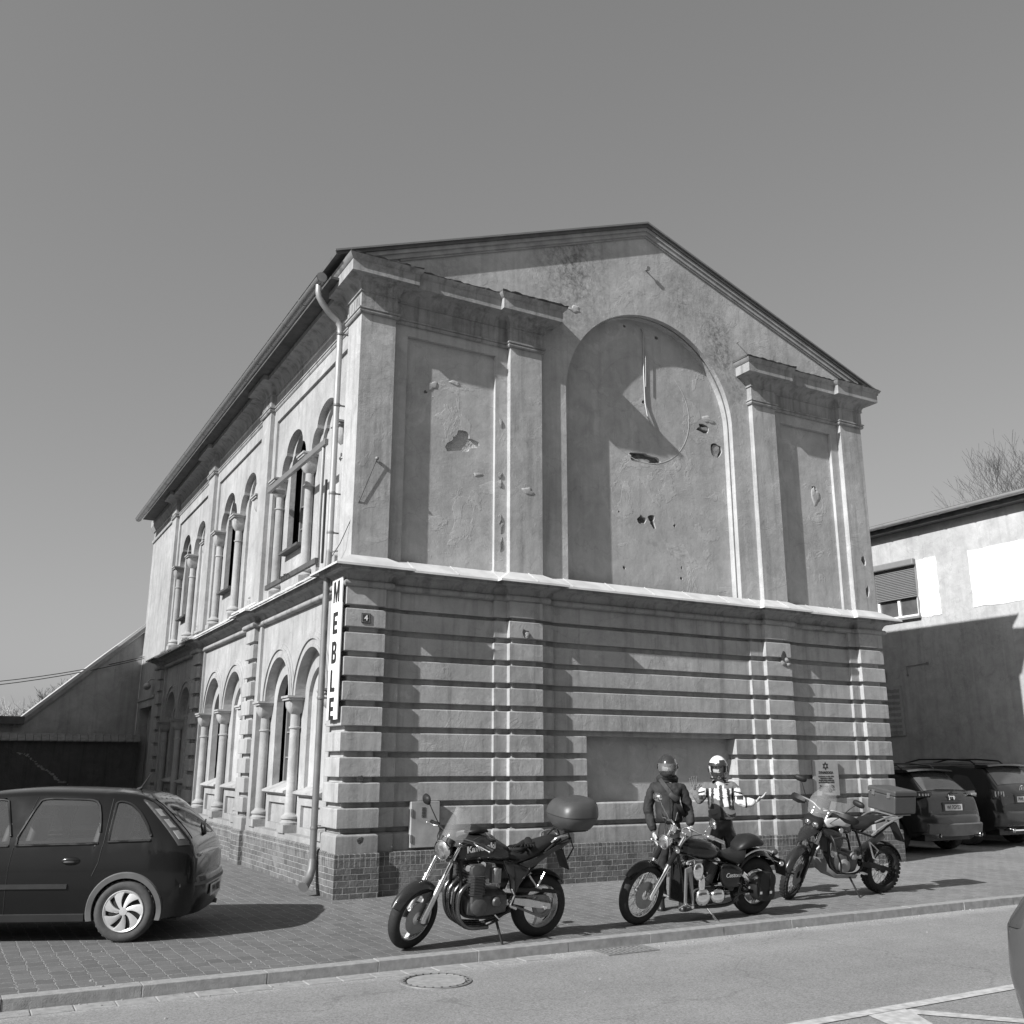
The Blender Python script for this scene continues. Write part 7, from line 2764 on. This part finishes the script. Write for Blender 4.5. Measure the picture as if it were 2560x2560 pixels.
def person(name_label, loc, rz, J, jacket_mats, jacket_fn, trouser_mat, wr=.008):
    T = thing('person', name_label, 'person', loc, (0, 0, rz))
    # body: one continuous skinned figure
    hipw = .09
    tor = [(J['hip'][0], J['hip'][1], J['hip'][2], .10, .07), (J['waist'][0], J['waist'][1], J['waist'][2], .125, .095), (J['chest'][0], J['chest'][1], J['chest'][2], .15, .11), (J['neckb'][0], J['neckb'][1], J['neckb'][2], .07, .065), (J['neck'][0], J['neck'][1], J['neck'][2], .055, .055)]
    def arm(k, rs):
        s_, e_, w_ = J['sh' + k], J['el' + k], J['wr' + k]
        mid = lambda a, b_, t: tuple(a[i] + (b_[i] - a[i]) * t for i in range(3))
        return [tuple(s_) + (rs[0],) * 2, tuple(mid(s_, e_, .5)) + (rs[1],) * 2, tuple(e_) + (rs[2],) * 2, tuple(mid(e_, w_, .5)) + (rs[3],) * 2, tuple(w_) + (rs[4],) * 2]
    def leg(k, rs):
        h_, kn, an = J['th' + k], J['kn' + k], J['an' + k]
        mid = lambda a, b_, t: tuple(a[i] + (b_[i] - a[i]) * t for i in range(3))
        return [tuple(h_) + (rs[0],) * 2, tuple(mid(h_, kn, .5)) + (rs[1],) * 2, tuple(kn) + (rs[2],) * 2, tuple(mid(kn, an, .4)) + (rs[3],) * 2, tuple(an) + (rs[4],) * 2]
    ch = [tor]
    n0 = 5
    ch.append([('j', 2)] + arm('L', (.055, .048, .042, .04, .026)))
    ch.append([('j', 2)] + arm('R', (.055, .048, .042, .04, .026)))
    ch.append([('j', 0)] + leg('L', (.06, .055, .045, .042, .035)))
    ch.append([('j', 0)] + leg('R', (.06, .055, .045, .042, .035)))
    me = skin_mesh(ch, 2)
    bm = bmesh.new()
    bm.from_mesh(me)
    for k in 'LR':
        for c_ in hand_chains(J['wr' + k], J['hd' + k], J['hu' + k], J['hs' + k], s=J.get('hsz', 1.08)):
            m2 = skin_mesh([c_], 2)
            bm.from_mesh(m2)
        w = Vector(J['wr' + k]); d = Vector(J['hd' + k]).normalized(); sd = Vector(J['hs' + k]).normalized()
        m3 = skin_mesh([[tuple(w) + (.024, .022), tuple(w + d * .04) + (.034, .018), tuple(w + d * .085) + (.036, .015)]], 2)
        bm.from_mesh(m3)
    hm = MB()
    head_mesh(hm, J['head'])
    tmp = bpy.data.meshes.new('h')
    tmp.from_pydata(hm.v, [], hm.f)
    bm.from_mesh(tmp)
    bmesh.ops.recalc_face_normals(bm, faces=bm.faces)
    bm.to_mesh(me)
    bm.free()
    bo = mesh_obj('body', me, ['skin', 'jacket_grey'], T)
    if J.get('dark_left'):
        for p in me.polygons:
            if p.center.x < -.24 and p.center.z > 1.33:
                p.material_index = 1
    for s in (1, -1):
        e = MB()
        hx, hy, hz = J['head']
        e.ball((hx + s * .03, hy - .078, hz + .012), .013, .012, .007, 12, 8)
        e.build('eye', 'leather', T, smooth=60)
    # jacket
    g = J.get('jk', 1.0)
    hem = J['hem']
    tor2 = [(J['hip'][0], J['hip'][1], hem + .02, .185 * g, .15 * g), (J['waist'][0], J['waist'][1], J['waist'][2], .172 * g, .145 * g), (J['chest'][0], J['chest'][1], J['chest'][2] - .1, .19 * g, .145 * g), (J['chest'][0], J['chest'][1], J['chest'][2], .185 * g, .135 * g), (J['neckb'][0], J['neckb'][1], J['neckb'][2] - .01, .10, .09), (J['neck'][0], J['neck'][1], J['neck'][2] - .03, .078, .075)]
    ch = [tor2, [('j', 3)] + arm('L', (.082 * g, .074 * g, .066 * g, .06 * g, .048)), [('j', 3)] + arm('R', (.082 * g, .074 * g, .066 * g, .06 * g, .048))]
    me = skin_mesh(ch, 4 if jacket_fn else 3)
    jo = mesh_obj('jacket', me, jacket_mats, T, wrinkle=wr, seed=loc[0])
    if jacket_fn:
        for p in me.polygons:
            c_ = p.center
            p.material_index = jacket_fn(c_)
    # trousers
    ch = [[(J['hip'][0], J['hip'][1], J['hip'][2] + .12, .165, .13), (J['hip'][0], J['hip'][1], J['hip'][2] + .03, .17, .135), (J['hip'][0], J['hip'][1], J['hip'][2] - .05, .15, .125)], [('j', 2)] + leg('L', (.13, .115, .088, .082, .075)), [('j', 2)] + leg('R', (.13, .115, .088, .082, .075))]
    me = skin_mesh(ch, 3)
    mesh_obj('trousers', me, trouser_mat, T, wrinkle=wr * .8, seed=loc[0] + 3)
    for k in 'LR':
        a = J['an' + k]
        b_ = MB()
        b_.loft([ell_ring((a[0], a[1] + dy, z), (1, 0, 0), (0, 1, 0), w, l, 18, 2.6) for dy, z, w, l in ((-.04, .0, .048, .135), (-.04, .025, .052, .14), (-.03, .06, .048, .125), (-.0, .10, .045, .075), (.005, .16, .05, .06), (.0, .22, .052, .058))])
        b_.build('boot', 'leather', T, smooth=60)
    return T, jo

fwd = (-.61, -.79)
# dark rider on the left
J1 = dict(hip=(.0, 0, .93), waist=(-.0, -.02, 1.10), chest=(-.02, -.0, 1.36), neckb=(-.01, .0, 1.50), neck=(-.0, -.01, 1.57), head=(0, -.02, 1.67),
    shL=(-.19, .0, 1.44), elL=(-.265, .02, 1.17), wrL=(-.195, -.06, .90), shR=(.16, .0, 1.44), elR=(.235, .03, 1.18), wrR=(.255, -.10, .98),
    hdL=(.15, -.15, -1), huL=(.6, -.2, 0), hsL=(.2, -1, 0), hdR=(.05, -.5, -1), huR=(-1, 0, 0), hsR=(0, -1, .3),
    thL=(-.10, 0, .86), knL=(-.13, -.04, .50), anL=(-.14, .02, .10), thR=(.09, 0, .86), knR=(.11, -.03, .50), anR=(.12, .03, .10), hem=.97, jk=1.02)
P1L = (3.29, -2.80, 0)
P1, jk1 = person('person in a dark full face helmet and dark hooded jacket, gloves in hand', P1L, R(-37.7), J1, ['jacket_dark'], None, 'trousers', .014)
def helmet(T, c, mat, kind):
    rx, ry, rz = .125, .15, .155
    tl = R(6)
    e = MB()
    shell_patch(e, c, rx, ry, rz, -180, 180, 16, 89.5, n=48, m=12, tilt=tl)
    shell_patch(e, c, rx, ry, rz, 62, 298, -62, 16, n=36, m=12, tilt=tl)
    if kind == 'full':
        shell_patch(e, c, rx, ry, rz, -62, 62, -62, -16, n=24, m=8, tilt=tl, fwd=.03)
    h = e.build('helmet', mat, T, smooth=50)
    if kind != 'full':
        e = MB()
        shell_patch(e, c, rx, ry, rz, -66, 66, -62, -20, n=24, m=8, tilt=tl, fwd=.04, off=.003)
        e.ball((c[0], c[1] - .185, c[2] - .115), .02, .012, .012, 12, 6)
        e.build('chin_bar', 'helmet_dark', h, smooth=50)
        e = MB()
        shell_patch(e, c, rx, ry, rz, -76, 76, 11, 25, n=24, m=6, tilt=tl, off=.012, th=.008)
        shell_patch(e, c, rx, ry, rz, 5, 60, 25, 42, n=24, m=4, tilt=tl, off=.003, th=.006)
        e.build('raised_visor', 'helmet_dark', h, smooth=50)
        e = MB()
        for s in (1, -1):
            e.ball((c[0] + s * .127, c[1] - .02, c[2] - .02), .014, .04, .045, 14, 8)
        e.build('visor_hinge', 'helmet_dark', h, smooth=50)
    else:
        e = MB()
        shell_patch(e, c, rx, ry, rz, -64, 64, -17, 17, n=24, m=8, tilt=tl, off=.006, th=.003, fwd=.01)
        e.build('visor', 'visor', h, smooth=60)
        e = MB()
        for s in (1, -1):
            e.ball((c[0] + s * .126, c[1] - .03, c[2] + .0), .01, .028, .03, 14, 8)
        e.build('visor_hinge', 'helmet_dark', h, smooth=50)
    e = MB()
    e.lathe([(.105, -.0), (.11, .02), (.085, .02), (.08, 0)], (c[0], c[1] + .015, c[2] - .15), (0, 0, 1), 28, wrap=True)
    e.build('neck_roll', 'leather', h, smooth=50)
    return h
helmet(P1, (0, -.015, 1.682), 'helmet_dark', 'full')
e = MB()
e.lathe([(.09, 0), (.13, .02), (.14, .07), (.115, .10), (.10, .09), (.118, .05), (.085, .02)], (-.01, .03, 1.47), (0, .25, 1), 28, wrap=True)
e.build('hood', 'jacket_dark', P1, smooth=60)
e = MB()
sp_pts = smooth_path([(.12, -.03, 1.53), (.06, -.145, 1.44), (.0, -.172, 1.36), (.09, -.178, 1.24), (.17, -.14, 1.14)])
sp_pts = smooth_path([(-.10, -.07, 1.53), (-.04, -.145, 1.45), (.05, -.178, 1.33), (.14, -.15, 1.18), (.19, -.05, 1.08)])
e.loft([[tuple(Vector(p) + Vector((-.02, 0, -.015))), tuple(Vector(p) + Vector((.02, 0, .015))), tuple(Vector(p) + Vector((.02, -.008, .015))), tuple(Vector(p) + Vector((-.02, -.008, -.015)))] for p in sp_pts])
e.loft([ell_ring((x, -.18 - d, z), (.8, 0, -.6), (.6, 0, .8), w, h, 16, 3.5) for x, z, d, w, h in ((.06, 1.32, 0, .07, .045), (.06, 1.32, .03, .065, .042), (.06, 1.32, .042, .05, .03))])
e.build('sling_bag', 'jacket_black', P1, smooth=40)
e = MB()
e.tube([(.0, -.168, 1.42), (.01, -.178, 1.2), (.01, -.165, .98)], .006, 6)
for s in (1, -1):
    e.tube([(s * .10, -.155, 1.14), (s * .07, -.168, 1.04)], .005, 5)
e.build('zip', 'leather', P1, smooth=40)
hg = thing('held_gloves', 'dark gloves held at the hip by the rider in the dark helmet', 'gloves', (3.29 - .79 * .21 + .61 * .08, -2.80 + .61 * .21 - .79 * -.0 - .08, .80), (0, 0, R(-37.7)))
e = MB()
for ox, rr in ((-.02, .9), (.02, 1.0)):
    e.loft([ell_ring((ox + x, y, z), (1, 0, 0), (0, 1, 0), w * rr, h * rr, 14, 2.4) for x, y, z, w, h in ((0, 0, .04, .03, .02), (-.01, 0, 0, .04, .022), (-.02, -.005, -.05, .045, .022), (-.025, 0, -.08, .04, .018))])
    for k in range(4):
        e.tube([(ox - .05 + k * .02, 0, -.07), (ox - .065 + k * .024, -.01, -.11), (ox - .07 + k * .026, -.02, -.145)], [.011, .010, .008], 8)
e.build('glove', 'leather', hg, smooth=60)

# rider with the white helmet
J2 = dict(dark_left=True, hip=(.02, 0, .93), waist=(.02, -.02, 1.10), chest=(.01, 0, 1.35), neckb=(.0, 0, 1.49), neck=(.0, -.01, 1.56), head=(0, -.02, 1.655),
    shL=(-.17, .0, 1.43), elL=(-.265, -.02, 1.22), wrL=(-.315, -.0, 1.37), shR=(.19, .0, 1.43), elR=(.27, -.08, 1.22), wrR=(.45, -.15, 1.235),
    hdL=(-.12, .0, 1), huL=(.3, -1, 0), hsL=(.8, -.2, .1), hdR=(.9, -.15, .62), huR=(-.5, -.1, .8), hsR=(-.1, -1, .15),
    thL=(-.08, 0, .86), knL=(-.12, -.05, .50), anL=(-.16, .02, .10), thR=(.12, 0, .86), knR=(.17, -.05, .50), anR=(.22, .02, .10), hem=.985, jk=1.09, hsz=1.2)
def jfn(c):
    x, y, z = c
    # 0 grey 1 white 2 black
    if abs(x) > .215 or (abs(x) > .19 and z > 1.3 and z < 1.4):
        if x > .30: 
            return 2 if abs(x - .33) < .012 else 1
        if x < -.27: return 0
        d = z - (1.22 + (abs(x) - .2) * -.2)
        if z > 1.41: return 0
        if abs(z - 1.355 + (abs(x) - .22) * .25) < .012: return 2
        if z > 1.315: return 1
        if z > 1.26: return 2
        return 0 if x < 0 else 1
    if y > .02: return 0
    if abs(x - .015) < .022 and z < 1.5: return 2
    if z > 1.40:
        if z > 1.5: return 1
        return 1 if abs(abs(x - .015) - .03) < .013 else 0
    if abs(abs(x - .01) - .105 + (z - 1.3) * .06) < .019 and z > 1.14: return 2
    if abs(abs(x - .01) - .165) < .02 and z > 1.14: return 2
    lim = 1.315 - max(0, (x + .15)) * .45
    if x > .03: lim = 1.17
    if z > lim: return 1
    if x > .06 and z < 1.04: return 1 if z > 1.0 else 0
    return 0
P2L = (4.35, -2.52, 0)
P2, jk2 = person('person in a white helmet and striped touring jacket spreading both arms', P2L, R(-37.7), J2, ['jacket_grey', 'jacket_light', 'jacket_black'], jfn, 'leather', .012)
helmet(P2, (0, -.015, 1.668), 'helmet_white', 'open')
e = MB()
for s in (1, -1):
    rings = []
    for i in range(9):
        u = i / 8
        x_ = .015 + s * (.045 + .13 * u)
        yy = -.150 + .028 * (u ** 2)
        zt = 1.135 - .03 * math.sin(PI * u)
        rings.append([(x_, yy, 1.13), (x_, yy - .010, 1.13), (x_, yy - .012, 1.10 - .025 * math.sin(PI * u)), (x_, yy, 1.10 - .03 * math.sin(PI * u))])
    e.loft(rings)
e.each('pocket_flap', 'jacket_grey', P2, smooth=50)
e = MB()
e.lathe([(.082, 0), (.088, .03), (.085, .05), (.078, .05), (.075, 0)], (0, .0, 1.515), (0, 0, 1), 28, wrap=True)
e.build('collar', 'jacket_light', P2, smooth=50)
